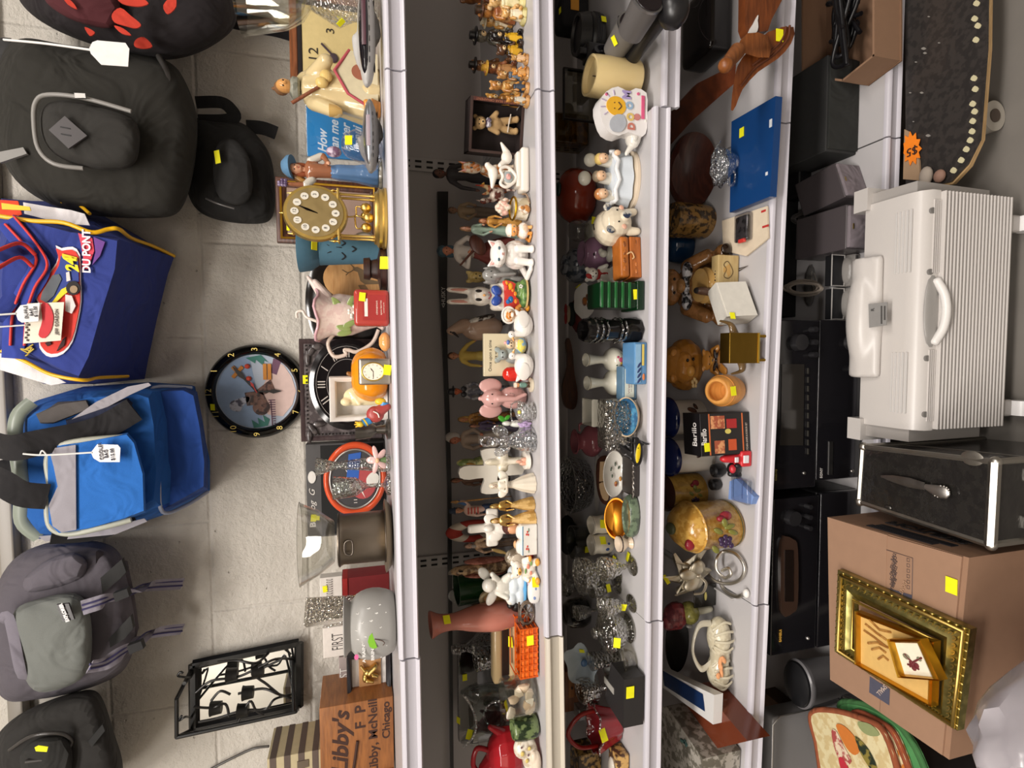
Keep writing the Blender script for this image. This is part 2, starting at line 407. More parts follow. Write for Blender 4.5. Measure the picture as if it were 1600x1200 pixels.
# ================================================================ the room and the shelving
def wall_mat():
    m = bpy.data.materials.new('painted_block'); m.use_nodes = True; N = m.node_tree.nodes; L = m.node_tree.links; p = N['Principled BSDF']
    p.inputs['Roughness'].default_value = .6; tc = N.new('ShaderNodeTexCoord')
    n1 = N.new('ShaderNodeTexNoise'); n1.inputs['Scale'].default_value = 38; n1.inputs['Detail'].default_value = 8; n1.inputs['Roughness'].default_value = .7
    n2 = N.new('ShaderNodeTexNoise'); n2.inputs['Scale'].default_value = 4; n2.inputs['Detail'].default_value = 5
    br = N.new('ShaderNodeTexBrick'); br.inputs['Scale'].default_value = 1; br.inputs['Brick Width'].default_value = .4; br.inputs['Row Height'].default_value = .2; br.inputs['Mortar Size'].default_value = .006; br.inputs['Mortar Smooth'].default_value = 1
    mp = N.new('ShaderNodeMapping'); mp.inputs['Rotation'].default_value = (pi/2, 0, 0); mp.inputs['Location'].default_value = (.13, .07, 0)
    L.new(tc.outputs['Object'], mp.inputs[0]); L.new(mp.outputs[0], br.inputs['Vector'])
    for n in (n1, n2): L.new(tc.outputs['Object'], n.inputs['Vector'])
    mx = N.new('ShaderNodeMix'); mx.data_type = 'RGBA'; L.new(n2.outputs[0], mx.inputs[0]); mx.inputs[6].default_value = lin('d6cfc4'); mx.inputs[7].default_value = lin('e2dcd2'); L.new(mx.outputs[2], p.inputs['Base Color'])
    vo = N.new('ShaderNodeTexVoronoi'); vo.inputs['Scale'].default_value = 26; L.new(tc.outputs['Object'], vo.inputs['Vector'])
    mr = N.new('ShaderNodeMapRange'); mr.inputs[1].default_value = .015; mr.inputs[2].default_value = .07; mr.inputs[3].default_value = 0; L.new(vo.outputs['Distance'], mr.inputs[0])
    a1 = N.new('ShaderNodeMath'); a1.operation = 'MULTIPLY_ADD'; L.new(mr.outputs[0], a1.inputs[0]); a1.inputs[1].default_value = .5; L.new(n1.outputs[0], a1.inputs[2])
    a2 = N.new('ShaderNodeMath'); a2.operation = 'MULTIPLY_ADD'; L.new(br.outputs['Fac'], a2.inputs[0]); a2.inputs[1].default_value = -.3; L.new(a1.outputs[0], a2.inputs[2])
    bp = N.new('ShaderNodeBump'); bp.inputs['Strength'].default_value = .9; bp.inputs['Distance'].default_value = .011; L.new(a2.outputs[0], bp.inputs['Height']); L.new(bp.outputs[0], p.inputs['Normal'])
    MC['WALL'] = m
wall_mat()
struct('floor', 'c#75706a', [b(0, -.5, -.05, 9, 5.4, .1)])
struct('wall_front', 'd#c9c2b6', [b(0, -3.25, 1.4, 9, .1, 3)])
struct('wall_left', 'd#c9c2b6', [b(-4.5, -1, 1.4, .1, 4.6, 3)])
struct('wall_right', 'd#c9c2b6', [b(4.5, -1, 1.4, .1, 4.6, 3)])
struct('ceiling', 'd#cfcac2', [b(0, -1, 2.95, 9, 4.7, .1)])
struct('wall_back', 'WALL', [b(0, WALL+.05, 1.4, 9, .1, 3)])
def trimz(px, py): return onY(px, py, WALL-.012)
A = trimz(8, 500); B = trimz(58, 1190); sl = (B.z-A.z)/(B.x-A.x)
struct('trim_1', 'p#8d867c', [tr([b(0, 0, 0, 3.5, .028, .026, .004)], x=0, y=WALL-.014, z=A.z-sl*A.x+.012, ry=0)])
LAB = ['top', 'second', 'third', 'fourth', 'bottom']; BAYN = {-1: 'left', 0: 'middle', 1: 'right'}
WH = 'p#bcb9ba'
def shelf_bay(i, k):
    X0 = (k-.5)*BW+.0015; X1 = (k+.5)*BW-.0015; dz = 0
    if k == 1 and i == 2: dz = -.017
    if k == -1: dz = -.002
    za = shz(i, X0)+dz; zb = shz(i, X1)+dz; LH = .031
    def sweep(prof):
        def f(bm):
            A = [bm.verts.new((X0, FR+y, za+z)) for y, z in prof]; B = [bm.verts.new((X1, FR+y, zb+z)) for y, z in prof]; K = len(A)
            fa = bm.faces.new(A); fb = bm.faces.new(B[::-1]); fa.normal_update(); fb.normal_update()
            for j in range(K): bm.faces.new((A[j], B[j], B[(j+1) % K], A[(j+1) % K]))
            bmesh.ops.triangulate(bm, faces=[fa, fb])
        return f
    loc = V(((X0+X1)/2, FR, (za+zb)/2)); T = [tr([sweep(p)], x=-loc.x, y=-loc.y, z=-loc.z) for p in (
        [(.004, 0), (DEPTH, 0), (DEPTH, -.004), (.010, -.004), (.010, -.026), (.004, -.026)],
        [(.004, .001), (-.002, .001), (-.006, -.002), (-.0065, -.006), (-.003, -.0095), (-.003, -.0235), (-.0065, -.026), (-.008, -.029), (-.006, -LH), (.004, -LH)])]
    parts = [('deck', WH, [T[0]], 's'), ('price_rail', 'p#c4bcae' if (i, k) == (1, -1) else 'p#c2bfc7', [T[1]], 's')]
    if i:
        for s_ in (-1, 1): parts.append(('bracket', 'p#b9b6b4', [x([(0, 0), (0, -.05), (.02, -.05), (.33, -.02), (.33, 0)], -.002, .002)]))
        parts = parts[:2]+[('bracket', 'p#b9b6b4', [tr([x([(0, -.005), (0, -.045), (.02, -.048), (.33, -.022), (.33, -.005)], -.0015, .0015)], x=s_*(BW/2-.012), y=DEPTH-.004, rz=-90)], 's') for s_ in (-1, 1)]
    make('store_shelf', 'white steel %s shelf with price rail, %s bay of the shelving' % (LAB[i], BAYN[k]), 'shelf', loc, parts)
for i in range(5):
    for k in (-1, 0, 1): shelf_bay(i, k)
# back panels and slotted uprights
zb = .02; zt_ = H-SA[0]-.006
pp = []
for k in (-1, 0, 1): pp.append(('back_panel', 'p#aaa5a3', [b(k*BW, 0, (zb+zt_)/2-zb, BW-.03, .012, zt_-zb)]))
for k in (-1, 0, 1, 2):
    X = (k-.5)*BW; sl_ = []
    for q in range(40):
        z = .03+q*.0254
        sl_ += [b(X-.006, -.0135, z, .004, .002, .014), b(X+.006, -.0135, z, .004, .002, .014)]
    pp.append(('upright', 'p#b4b0ae', [b(X, 0, (zt_-zb)/2, .03, .025, zt_-zb, .002)])); pp.append(('slot', 'd#161414', sl_, 's'))
make('shelving_frame', 'grey slotted back frame that carries all the white shelves', 'shelving', (0, FR+DEPTH+.018, zb), pp)
make('kick_plate', 'dark kick plate under the bottom shelf', 'kick plate', (0, FR+.06, 0), [('plate', 'p#3a3230', [b(0, 0, .05, 3*BW, .01, .1)])])
# black tool rail showing along the back of the second shelf
def huskybar():
    Y = FR+DEPTH-.012; pts = [(683, 300, 700, 300), (686, 450, 698, 450), (692, 560, 699, 560), (695, 640, 702, 640), (699, 760, 705, 760), (700, 900, 706, 900), (702, 1050, 707, 1050), (704, 1250, 709, 1250)]
    T = [onY(a, b_, Y) for a, b_, _, _ in pts]; Bt = [onY(c_, d, Y) for _, _, c_, d in pts]; o = T[3]
    ol = [((p-o).x, (p-o).z) for p in T]+[((p-o).x, (p-o).z) for p in Bt[::-1]]
    q = onY(692.5, 465, Y)-o
    make('tool_bar', 'long black bar lettered HUSKY along the back of the second shelf', 'tool', o, [('bar', 'p#0c0a0b', [x(ol, -.004, .006)], 's'), ('lettering', 'd#d8d4d0', [tx('<HUSKY', .0125, q.x, -.005, q.z)], 's')])
huskybar()
# ================================================================ bags hung on the wall, wall clock, mirror
WB = WALL-.012
def bagcloth(n): return n
def tag(px, py, ang, w=.04, h=.06): pass
# red and black camouflage backpack
o = onY(200, 30, WB)
A = rnd([(20, -60), (28, 5), (90, 50), (170, 78), (245, 95), (300, 88), (345, 65), (372, 35), (365, -20), (330, -80), (180, -110), (60, -100)], 2)
bk = Wd('backpack', 'red and black camouflage backpack hung right of the plain black one', 'backpack', o, [
    ('body', 'f#1d171a', [lo([(A, WB), (shrink(A, 1.0), WB-.1), (shrink(A, .93, 180, -10), WB-.17), (shrink(A, .6, 180, -10), WB-.2)])]),
    ('panel', 'f#4a1a20', [lo([([(40, -40), (60, 12), (110, 40), (190, 62), (200, 20), (190, -40)], WB-.19), ([(55, -35), (70, 5), (115, 32), (180, 50), (188, 15), (180, -35)], WB-.232)])]),
    ('camouflage_print', 'f#c23a28', [dc(rnd([(175, 22), (188, 12), (205, 25), (220, 38), (212, 44), (195, 40), (178, 34)]), WB-.236), dc(rnd([(182, -8), (215, -5), (232, 5), (215, 10), (190, 5)]), WB-.236),
        dc(rnd([(255, 8), (272, -8), (275, 10), (262, 22)]), WB-.235), dc(rnd([(212, 62), (225, 58), (238, 72), (224, 76), (210, 72)]), WB-.210), dc(rnd([(178, 40), (192, 44), (205, 55), (190, 52)]), WB-.230),
        dc(rnd([(98, -6), (112, 2), (120, 14), (105, 6)]), WB-.236), dc(rnd([(132, 42), (148, 50), (140, 56)]), WB-.220)], 's'),
    ('strap', 'f#17151a', [pw([(360, 30, WB-.02), (395, 38, WB-.02), (430, 44, WB-.02), (458, 52, WB-.02)], .018, .15, up=(0, 1, 0))])])
soften(bk, ['body', 'panel'])
# plain black backpack
o = onY(170, 200, WB)
A = rnd([(12, 60), (90, 68), (180, 78), (262, 92), (292, 130), (310, 185), (305, 260), (285, 330), (240, 342), (120, 335), (20, 285), (-20, 170)], 2)
bk = Wd('backpack', 'large black backpack with grey zipped front pocket and blank white tag', 'backpack', o, [
    ('body', 'f#26241f', [lo([(A, WB-.05), (A, WB-.12), (shrink(A, .95), WB-.17), (shrink(A, .72), WB-.21)])]),
    ('front_pocket', 'f#2c2a27', [lo([([(60, 150), (120, 150), (212, 172), (228, 200), (225, 262), (195, 276), (120, 270), (62, 240), (52, 190)], WB-.195), ([(66, 156), (120, 157), (206, 178), (220, 204), (216, 254), (190, 266), (122, 260), (70, 232), (60, 192)], WB-.245), (shrink([(66, 156), (120, 157), (206, 178), (220, 204), (216, 254), (190, 266), (122, 260), (70, 232), (60, 192)], .7), WB-.255)])]),
    ('zipper', 'p#8d8a86', [pw([(205, 174, WB-.24), (130, 153, WB-.245), (75, 148, WB-.245), (56, 160, WB-.245), (53, 190, WB-.245), (60, 232, WB-.245), (85, 256, WB-.245), (130, 263, WB-.24)], .0035)]),
    ('patch', 'p#4c4849', [dc([(76, 203), (101, 181), (136, 212), (107, 232)], WB-.262, .004)], 's'),
    ('patch>slit', 'p#141314', [dc([(94, 197), (110, 200), (110, 202), (94, 199)], WB-.2625), dc([(95, 208), (111, 211), (111, 213), (95, 210)], WB-.2625)], 's'),
    ('zip_pull', 'm#c8c6c2', [dc([(116, 145), (133, 146), (134, 153), (117, 153)], WB-.255, .004)], 's', 'silver zip pull'),
    ('side_piping', 'p#3d3a38', [pw([(248, 88, WB-.16), (262, 120, WB-.18), (262, 180, WB-.19), (246, 250, WB-.19), (262, 320, WB-.16)], .005)]),
    ('loop', 'f#131213', [pw([(306, 160, WB-.05), (345, 160, WB-.05), (362, 172, WB-.05), (366, 184, WB-.05), (345, 188, WB-.05), (310, 188, WB-.05)], .012, .18, up=(0, 1, 0))]),
    ('shoulder_strap', 'f#3d3c3c', [pw([(-10, 70, WB-.1), (5, 100, WB-.12), (18, 140, WB-.14)], .03, .25, up=(0, 1, 0))]),
    ('buckle', 'p#85827e', [dc([(-5, 238), (36, 230), (42, 240), (0, 254)], WB-.2, .006)], 's', 'grey plastic strap keeper'),
    ('paper_tag', 'd#eceae8', [dc([(144, 66), (152, 63), (196, 67), (202, 76), (200, 104), (158, 101), (142, 84), (139, 76)], WB-.265, .0008)], 's', 'blank white paper tag'),
    ('paper_tag>string', 'd#e9e6e2', [pw([(6, 62, WB-.2), (70, 68, WB-.24), (142, 78, WB-.262)], .0018)])])
soften(bk, ['body', 'front_pocket'])
# small black bag
o = onY(360, 250, WB)
A = rnd([(296, 185), (335, 188), (378, 190), (405, 215), (424, 245), (430, 290), (428, 338), (405, 351), (340, 345), (298, 320), (285, 250)], 2)
bk = Wd('backpack', 'small black bag hung below the large black backpack', 'backpack', o, [
    ('body', 'f#191817', [lo([(A, WB), (A, WB-.03), (shrink(A, .95), WB-.06), (shrink(A, .7), WB-.1)])]),
    ('front_pocket', 'f#1f1e1d', [lo([([(325, 205), (370, 205), (400, 240), (405, 320), (370, 335), (325, 320)], WB-.1), ([(332, 215), (366, 214), (392, 244), (396, 312), (368, 326), (332, 312)], WB-.125)])]),
    ('zipper', 'p#4a4745', [pw([(322, 310, WB-.11), (340, 318, WB-.125), (366, 326, WB-.125)], .002)]),
    ('strap', 'f#0f0e0f', [pw([(385, 198, WB-.03), (410, 200, WB-.03), (432, 208, WB-.03)], .014, .15, up=(0, 1, 0))]),
    ('label_tab', 'd#e5df12', [dc([(334, 236), (342, 234), (345, 254), (337, 256)], WB-.135, .002)], 's', 'yellow tab')])
soften(bk, ['body', 'front_pocket'])
# racing duffel
o = onY(120, 450, WB); YF = WB-.235
Fr = [(22, 338), (60, 347), (110, 360), (150, 366), (186, 374), (182, 420), (160, 490), (140, 560), (124, 592), (95, 580), (40, 550), (2, 530), (0, 440), (5, 380)]
Bk = [(2, 310), (50, 314), (110, 315), (150, 330), (272, 402), (262, 430), (245, 500), (232, 560), (226, 592), (150, 600), (70, 600), (-5, 570), (-10, 440), (-8, 360)]
mid = [((a[0]*.6+b_[0]*.4), (a[1]*.6+b_[1]*.4)) for a, b_ in zip(Fr, Bk)]
BLU = 'f#2b3a84'
car = [(87, 388), (96, 392), (112, 390), (123, 402), (124, 440), (125, 470), (120, 500), (112, 530), (98, 548), (80, 553), (68, 546), (62, 530), (75, 500), (80, 480), (62, 474), (59, 460), (72, 436), (88, 414), (91, 400)]
def cpt(px, py, k=0): return (px, py)
bag = Wd('duffel_bag', 'navy and red racing duffel bag with a printed stock car', 'bag', o, [
    ('body', BLU, [lo([(Bk, WB), (Bk, WB-.03), (mid, WB-.14), (Fr, YF+.012), (shrink(Fr, .97), YF)])], 's'),
    ('end_panel', 'f#e04a2c', [dc([(-5, 312), (28, 314), (34, 335), (20, 342), (0, 338)], YF+.03)], 's', 'red end panel'),
    ('white_panel', 'f#e6e2e4', [dc([(36, 316), (70, 322), (110, 328), (132, 334), (140, 352), (110, 350), (70, 342), (38, 334)], YF+.028), dc([(0, 552), (30, 560), (75, 582), (103, 598), (80, 602), (40, 590), (0, 578)], YF+.02)], 's'),
    ('piping', 'p#f0b818', [pw([(-5, 337, YF), (50, 345, YF), (100, 348, YF), (143, 363, YF), (170, 358, YF+.01), (186, 358, YF+.02), (205, 372, YF+.08), (240, 385, YF+.15), (272, 400, WB-.03)], .0035), pw([(2, 548, YF), (40, 565, YF), (80, 585, YF), (130, 594, YF), (155, 590, YF+.05), (200, 588, YF+.13)], .003), pw([(95, 315, WB-.16), (120, 318, WB-.16), (140, 334, WB-.18)], .003)]),
    ('piping>zip_pull', 'p#e8c21c', [dc([(2, 317), (46, 323), (48, 329), (3, 327)], YF)], 's'),
    ('webbing', 'f#34459a', [pw([(10, 345, YF-.004), (40, 385, YF-.006), (62, 418, YF-.008), (40, 460, YF-.006), (24, 500, YF-.005), (20, 560, YF-.003)], .015, .1, up=(0, 1, 0))]),
    ('webbing>edge_trim', 'p#d93a34', [pw([(22, 338, YF-.008), (55, 378, YF-.012), (74, 414, YF-.013), (54, 450, YF-.012), (42, 490, YF-.01), (38, 540, YF-.008)], .002), pw([(8, 350, YF-.008), (36, 380, YF-.012), (57, 406, YF-.012), (36, 445, YF-.012), (20, 490, YF-.01), (16, 540, YF-.008)], .002)]),
    ('handle', 'f#2c3b88', [pw([(55, 405, YF-.006), (30, 388, YF-.02), (-5, 405, YF-.05)], .013, .12, up=(0, 1, 0)), pw([(40, 430, YF+.01), (15, 470, YF-.01), (-10, 500, YF-.03)], .012, .15, up=(0, 1, 0))]),
    ('handle>edge_trim', 'p#d93a34', [pw([(55, 398, YF-.014), (32, 380, YF-.03), (-5, 392, YF-.06)], .003), pw([(50, 416, YF-.014), (30, 402, YF-.03), (-5, 420, YF-.06)], .003)]),
    ('car_print', 'd#e8e6ea', [dc(rnd(shrink(car, 1.06), 2), YF-.003)], 's'),
    ('car_print>car_body', 'd#d8382c', [dc(rnd(car, 2), YF-.0045)], 's'),
    ('car_print>car_roof', 'd#2b3f8c', [dc([(95, 400), (104, 398), (122, 404), (123, 440), (108, 446), (95, 460), (80, 476), (70, 470), (78, 440), (92, 415)], YF-.006)], 's'),
    ('car_print>car_window', 'd#5b6066', [dc([(82, 430), (92, 428), (96, 436), (84, 462), (72, 473), (63, 468), (66, 456)], YF-.0075)], 's'),
    ('car_print>rainbow_stripe', 'd#e9d22a', [dc([(97, 396), (120, 402), (121, 408), (97, 402)], YF-.0075), dc([(80, 474), (96, 452), (104, 448), (106, 456), (98, 462), (86, 474)], YF-.0075)], 's'),
    ('car_print>wheel', 'd#1d1a1c', [dc(circ(11, 18, 114, 450), YF-.009)], 's'),
    ('car_print>wheel_rim', 'd#9a8468', [dc(circ(6, 16, 115, 452), YF-.0105)], 's'),
    ('car_print>number', 'd#f2dc20', [wt('24', 113, 415, YF-.009, 22, -10, sh=.3, bold=.8)], 's'),
    ('car_print>sponsor_patch', 'd#dcd3d0', [dc([(102, 460), (112, 462), (118, 478), (112, 490), (102, 486)], YF-.0085), dc([(103, 426), (108, 424), (110, 438), (104, 440)], YF-.0085)], 's'),
    ('car_print>grille', 'd#3a1a1c', [dc([(70, 536), (78, 532), (80, 538), (74, 541)], YF-.0075), dc([(103, 526), (100, 540), (88, 549), (92, 541), (98, 530)], YF-.0075)], 's'),
    ('logo_patch', 'd#d8455a', [dc([(122, 364), (144, 372), (147, 392), (137, 420), (128, 421), (130, 402), (126, 380)], YF-.003)], 's'),
    ('logo_patch>logo_stripes', 'd#6a3c8e', [dc([(146, 370), (164, 378), (156, 400), (144, 414), (149, 394)], YF-.004)], 's'),
    ('logo_patch>lettering', 'd#efeaf0', [wt('DU PONT', 136, 393, YF-.0045, 15, 2, bold=.5)], 's'),
    ('signature', 'd#c9b04a', [pw([(48, 548, YF-.004), (32, 545, YF-.004), (44, 552, YF-.004), (40, 556, YF-.004)], .0011), pw([(52, 538, YF-.004), (40, 546, YF-.004), (50, 543, YF-.004), (44, 552, YF-.004), (53, 545, YF-.004)], .0011)]),
    ('card_tag', 'd#e4dccb', [dc([(42, 474), (100, 472), (95, 532), (36, 537)], YF-.016, .001)], 's', 'cream card tag printed JEFF GORDON'),
    ('card_tag>lettering', 'd#4b3f3a', [wt('JEFF GORDON', 89, 503, YF-.0165, 6.2, 2)], 's'),
    ('card_tag>card_picture', 'd#c9353c', [dc(rnd([(64, 476), (74, 474), (83, 492), (80, 515), (70, 528), (60, 523), (66, 500)]), YF-.0175)], 's'),
    ('card_tag>check_border', 'd#4b3f3a', [dc([(40+(i % 2)*3-i*.25, 502+i*4), (43+(i % 2)*3-i*.25, 502+i*4), (43+(i % 2)*3-i*.25, 505+i*4), (40+(i % 2)*3-i*.25, 505+i*4)], YF-.0175) for i in range(8)], 's'),
    ('paper_tag', 'd#e9e7e6', [dc([(24, 488), (32, 477), (62, 473), (60, 502), (34, 504), (28, 500)], YF-.024, .001)], 's', 'handwritten white paper tag'),
    ('paper_tag>handwriting', 'd#35333a', [wt('DUFFLE', 41, 488, YF-.0245, 6, -3), wt('BAG', 49, 488, YF-.0245, 6, -3), wt('$15.00', 56, 487, YF-.0245, 6, -3)], 's'),
    ('paper_tag>string', 'd#e9e6e2', [pw([(-5, 492, YF-.03), (25, 490, YF-.024)], .0015), pw([(-5, 511, YF-.02), (40, 508, YF-.018)], .0012)])])
# blue cooler bag
o = onY(150, 720, WB); YF = WB-.23
FT = [(72, 700), (78, 695), (120, 690), (200, 676), (212, 690), (226, 740), (228, 800), (196, 812), (140, 828), (90, 836), (74, 820), (72, 750)]
FB = [(28, 640), (60, 625), (130, 604), (232, 597), (300, 602), (310, 640), (328, 720), (328, 765), (252, 806), (180, 830), (60, 842), (30, 820)]
BB = [(30, 640), (70, 628), (140, 610), (240, 600), (305, 604), (315, 660), (328, 720), (326, 770), (255, 802), (180, 825), (60, 838), (32, 800)]
cl = Wd('cooler_bag', 'bright blue and grey soft cooler bag with a handwritten price tag', 'bag', o, [
    ('body', 'f#1c58a2', [lo([(BB, WB), (shrink(FB, 1.0), WB-.06), ([(38, 648), (66, 632), (132, 612), (225, 608), (238, 612), (248, 660), (252, 740), (250, 790), (215, 806), (170, 824), (62, 836), (38, 812)], WB-.17), ([(44, 655), (70, 640), (134, 622), (215, 616), (232, 622), (240, 665), (244, 740), (240, 780), (210, 798), (165, 815), (66, 826), (44, 805)], WB-.19)])], 's'),
    ('end_pocket', 'f#123a80', [lo([([(238, 606), (290, 604), (308, 612), (318, 665), (326, 720), (326, 765), (252, 803), (243, 750), (240, 680)], WB-.1), ([(242, 612), (286, 610), (302, 618), (312, 668), (319, 722), (318, 760), (256, 795), (248, 748), (244, 680)], WB-.15)])], 's', 'dark blue bottom end'),  # darker blue puts the underside's shade into the cloth colour
    ('front_pocket', 'f#2266b6', [lo([(FT, WB-.18), (FT, WB-.215), (shrink(FT, .96), WB-.235)])], 's'),
    ('front_pocket>pocket_band', 'f#97939a', [dc([(79, 712), (86, 700), (118, 695), (119, 828), (96, 832), (82, 822), (76, 790), (90, 760), (84, 730)], WB-.239)], 's', 'grey band'),
    ('zipper', 'p#a9ab9e', [pw([(192, 683, WB-.225), (130, 688, WB-.23), (90, 698, WB-.23), (74, 718, WB-.23), (78, 760, WB-.23), (74, 800, WB-.23), (82, 826, WB-.23), (110, 834, WB-.23), (160, 824, WB-.23), (205, 812, WB-.225)], .005)]),
    ('top_zipper', 'p#8c9488', [pw([(50, 628, WB-.18), (28, 650, WB-.19), (24, 690, WB-.19), (34, 760, WB-.19), (34, 815, WB-.18), (60, 840, WB-.17)], .011, .6)]),
    ('piping', 'p#8f96aa', [pw([(300, 606, WB-.1), (240, 606, WB-.13), (236, 640, WB-.16), (240, 690, WB-.17), (248, 750, WB-.17), (254, 800, WB-.16), (290, 790, WB-.12), (325, 768, WB-.08)], .0035)]),
    ('mesh_pocket', 'f#1a2038', [lo([([(100, 655), (200, 618), (210, 626), (202, 672), (108, 686)], WB-.175), ([(106, 658), (198, 626), (204, 634), (196, 664), (112, 678)], WB-.21)])], 's'),
    ('side_pad', 'f#55504e', [lo([([(50, 645), (90, 625), (140, 620), (150, 640), (80, 668), (60, 665)], WB-.16), ([(58, 648), (92, 632), (134, 626), (140, 638), (84, 660), (64, 660)], WB-.2)])], 's'),
    ('side_panel', 'f#9a969c', [dc([(112, 655), (150, 628), (200, 604), (232, 598), (236, 602), (205, 616), (160, 640), (120, 664)], WB-.205), dc([(60, 838), (140, 832), (225, 810), (230, 815), (180, 835), (70, 846)], WB-.19)], 's'),
    ('handle', 'f#1a181a', [pw([(210, 640, WB-.21), (150, 672, WB-.215), (60, 692, WB-.24), (20, 700, WB-.24), (-10, 694, WB-.2)], .021, .12, up=(0, 1, 0)), pw([(75, 776, WB-.24), (35, 772, WB-.25), (5, 755, WB-.25), (-8, 745, WB-.22)], .021, .12, up=(0, 1, 0))]),
    ('carry_strap', 'f#161517', [pw([(210, 810, WB-.17), (150, 832, WB-.17), (80, 838, WB-.2)], .014, .2, up=(0, 1, 0)), pw([(30, 740, WB-.15), (10, 730, WB-.15), (-8, 738, WB-.15)], .014, .2, up=(0, 1, 0))]),
    ('paper_tag', 'd#efedee', [dc([(142, 707), (152, 694), (184, 695), (188, 700), (187, 722), (156, 722), (146, 716)], WB-.25, .001)], 's', 'white tag handwritten COOLER BAG $15.00'),
    ('paper_tag>handwriting', 'd#2a2a3a', [wt('COOLER', 158, 705, WB-.2505, 7, -3), wt('BAG', 166, 709, WB-.2505, 7, -3), wt('$15.00', 176, 710, WB-.2505, 7, -3)], 's'),
    ('paper_tag>string', 'd#e9e6e2', [pw([(36, 709, WB-.25), (70, 711, WB-.25), (144, 707, WB-.25)], .0015), pw([(62, 712, WB-.25), (66, 704, WB-.25), (74, 712, WB-.25)], .0012)])])
# grey backpack with striped straps
o = onY(120, 960, WB)
A = rnd([(10, 880), (70, 848), (120, 842), (180, 852), (200, 895), (210, 940), (216, 985), (205, 1030), (180, 1060), (110, 1085), (45, 1095), (-5, 1090), (-25, 980)], 2)
Pk = [(15, 948), (60, 935), (125, 918), (142, 950), (146, 1000), (142, 1060), (90, 1080), (48, 1088), (30, 1040), (18, 990)]
gp = Wd('backpack', 'grey backpack with two long striped straps hanging down', 'backpack', o, [
    ('body', 'f#58535a', [lo([(A, WB), (A, WB-.09), (shrink(A, .94), WB-.15), (shrink(A, .7, 90, 970), WB-.175)])]),
    ('front_pocket', 'f#6e716d', [lo([(Pk, WB-.14), (Pk, WB-.19), (shrink(Pk, .93), WB-.215), (shrink(Pk, .6), WB-.225)])]),
    ('top_flap', 'f#5f5a62', [lo([([(20, 905), (80, 862), (125, 850), (150, 875), (140, 910), (90, 925), (30, 940)], WB-.15), ([(30, 905), (80, 872), (118, 862), (138, 880), (130, 902), (88, 914), (36, 928)], WB-.195)])]),
    ('base_panel', 'f#4a4348', [dc([(150, 862), (196, 880), (208, 940), (214, 985), (200, 1030), (165, 1050), (158, 980), (150, 920)], [WB-.165]+[WB-.12]*5+[WB-.165]*2, .01)], 's'),
    ('rubber_patch', 'd#1a1918', [dc([(157, 903), (190, 874), (197, 894), (188, 904), (160, 928)], WB-.172, .01), dc([(170, 998), (204, 962), (208, 982), (195, 998), (172, 1012)], WB-.172, .01)], 's'),
    ('label_patch', 'p#2b2729', [dc([(88, 945), (107, 943), (116, 968), (98, 971)], WB-.236, .004)], 's'),
    ('label_patch>lettering', 'd#e8e6e6', [wt('EXPLORER', 101, 957, WB-.237, 6.5, -16, bold=.4)], 's')]+
    [('strap', 'f#8a8590', [pw(s_, .0125, .12, up=(0, 1, 0))]) for s_ in ([(128, 950, WB-.24), (160, 940, WB-.23), (180, 932, WB-.2), (205, 926, WB-.16), (230, 916, WB-.08), (285, 912, WB-.03)], [(140, 1042, WB-.24), (165, 1036, WB-.22), (190, 1020, WB-.2), (212, 1006, WB-.16), (235, 990, WB-.08), (285, 983, WB-.03)])]+
    [('strap>stripe', 'd#3a3560', [pw([(p[0], p[1]+dy, p[2]-.002) for p in s_], .0016)]) for s_ in ([(128, 950, WB-.24), (160, 940, WB-.23), (180, 932, WB-.2), (205, 926, WB-.16), (230, 916, WB-.08), (285, 912, WB-.03)], [(140, 1042, WB-.24), (165, 1036, WB-.22), (190, 1020, WB-.2), (212, 1006, WB-.16), (235, 990, WB-.08), (285, 983, WB-.03)]) for dy in (-4, 3)]+
    [('buckle', 'd#131213', [dc([(a, c_), (a+22, c_-8), (a+26, c_+4), (a+4, c_+13)], WB-.235, .012)], 's') for a, c_ in ((176, 928), (198, 1010))]+
    [('side_strap', 'f#77727c', [pw([(0, 970, WB-.19), (14, 966, WB-.21), (30, 1040, WB-.22), (36, 1060, WB-.2)], .008, .2, up=(0, 1, 0))])])
soften(gp, ['body', 'front_pocket', 'top_flap'])
# black bag at the end
o = onY(90, 1150, WB)
A = rnd([(-20, 1180), (10, 1130), (60, 1100), (120, 1080), (150, 1078), (165, 1100), (180, 1150), (195, 1210), (150, 1260), (0, 1260)], 2)
gp = Wd('backpack', 'black backpack with a yellow price tag, leftmost on the wall', 'backpack', o, [
    ('body', 'f#262422', [lo([(A, WB), (A, WB-.1), (shrink(A, .94), WB-.17), (shrink(A, .7), WB-.2)])]),
    ('front_pocket', 'f#242321', [lo([([(15, 1170), (60, 1145), (110, 1140), (120, 1165), (125, 1240), (30, 1240)], WB-.18), ([(24, 1172), (62, 1152), (104, 1148), (112, 1168), (114, 1235), (36, 1235)], WB-.225)])]),
    ('piping', 'p#3c3937', [pw([(15, 1172, WB-.19), (50, 1150, WB-.215), (95, 1146, WB-.215), (112, 1160, WB-.2), (90, 1182, WB-.215), (40, 1190, WB-.22)], .003), pw([(20, 1140, WB-.15), (90, 1105, WB-.18), (150, 1085, WB-.14)], .003)]),
    ('grip_patch', 'd#121110', [dc([(138, 1158), (160, 1132), (164, 1142), (143, 1168)], WB-.2, .01)], 's'),
    ('price_tag', 'd#f0ee12', [dc([(54, 1168), (60, 1165), (75, 1167), (73, 1175), (56, 1174)], WB-.24, .001)], 's', 'yellow price tag')])
soften(gp, ['body', 'front_pocket'])
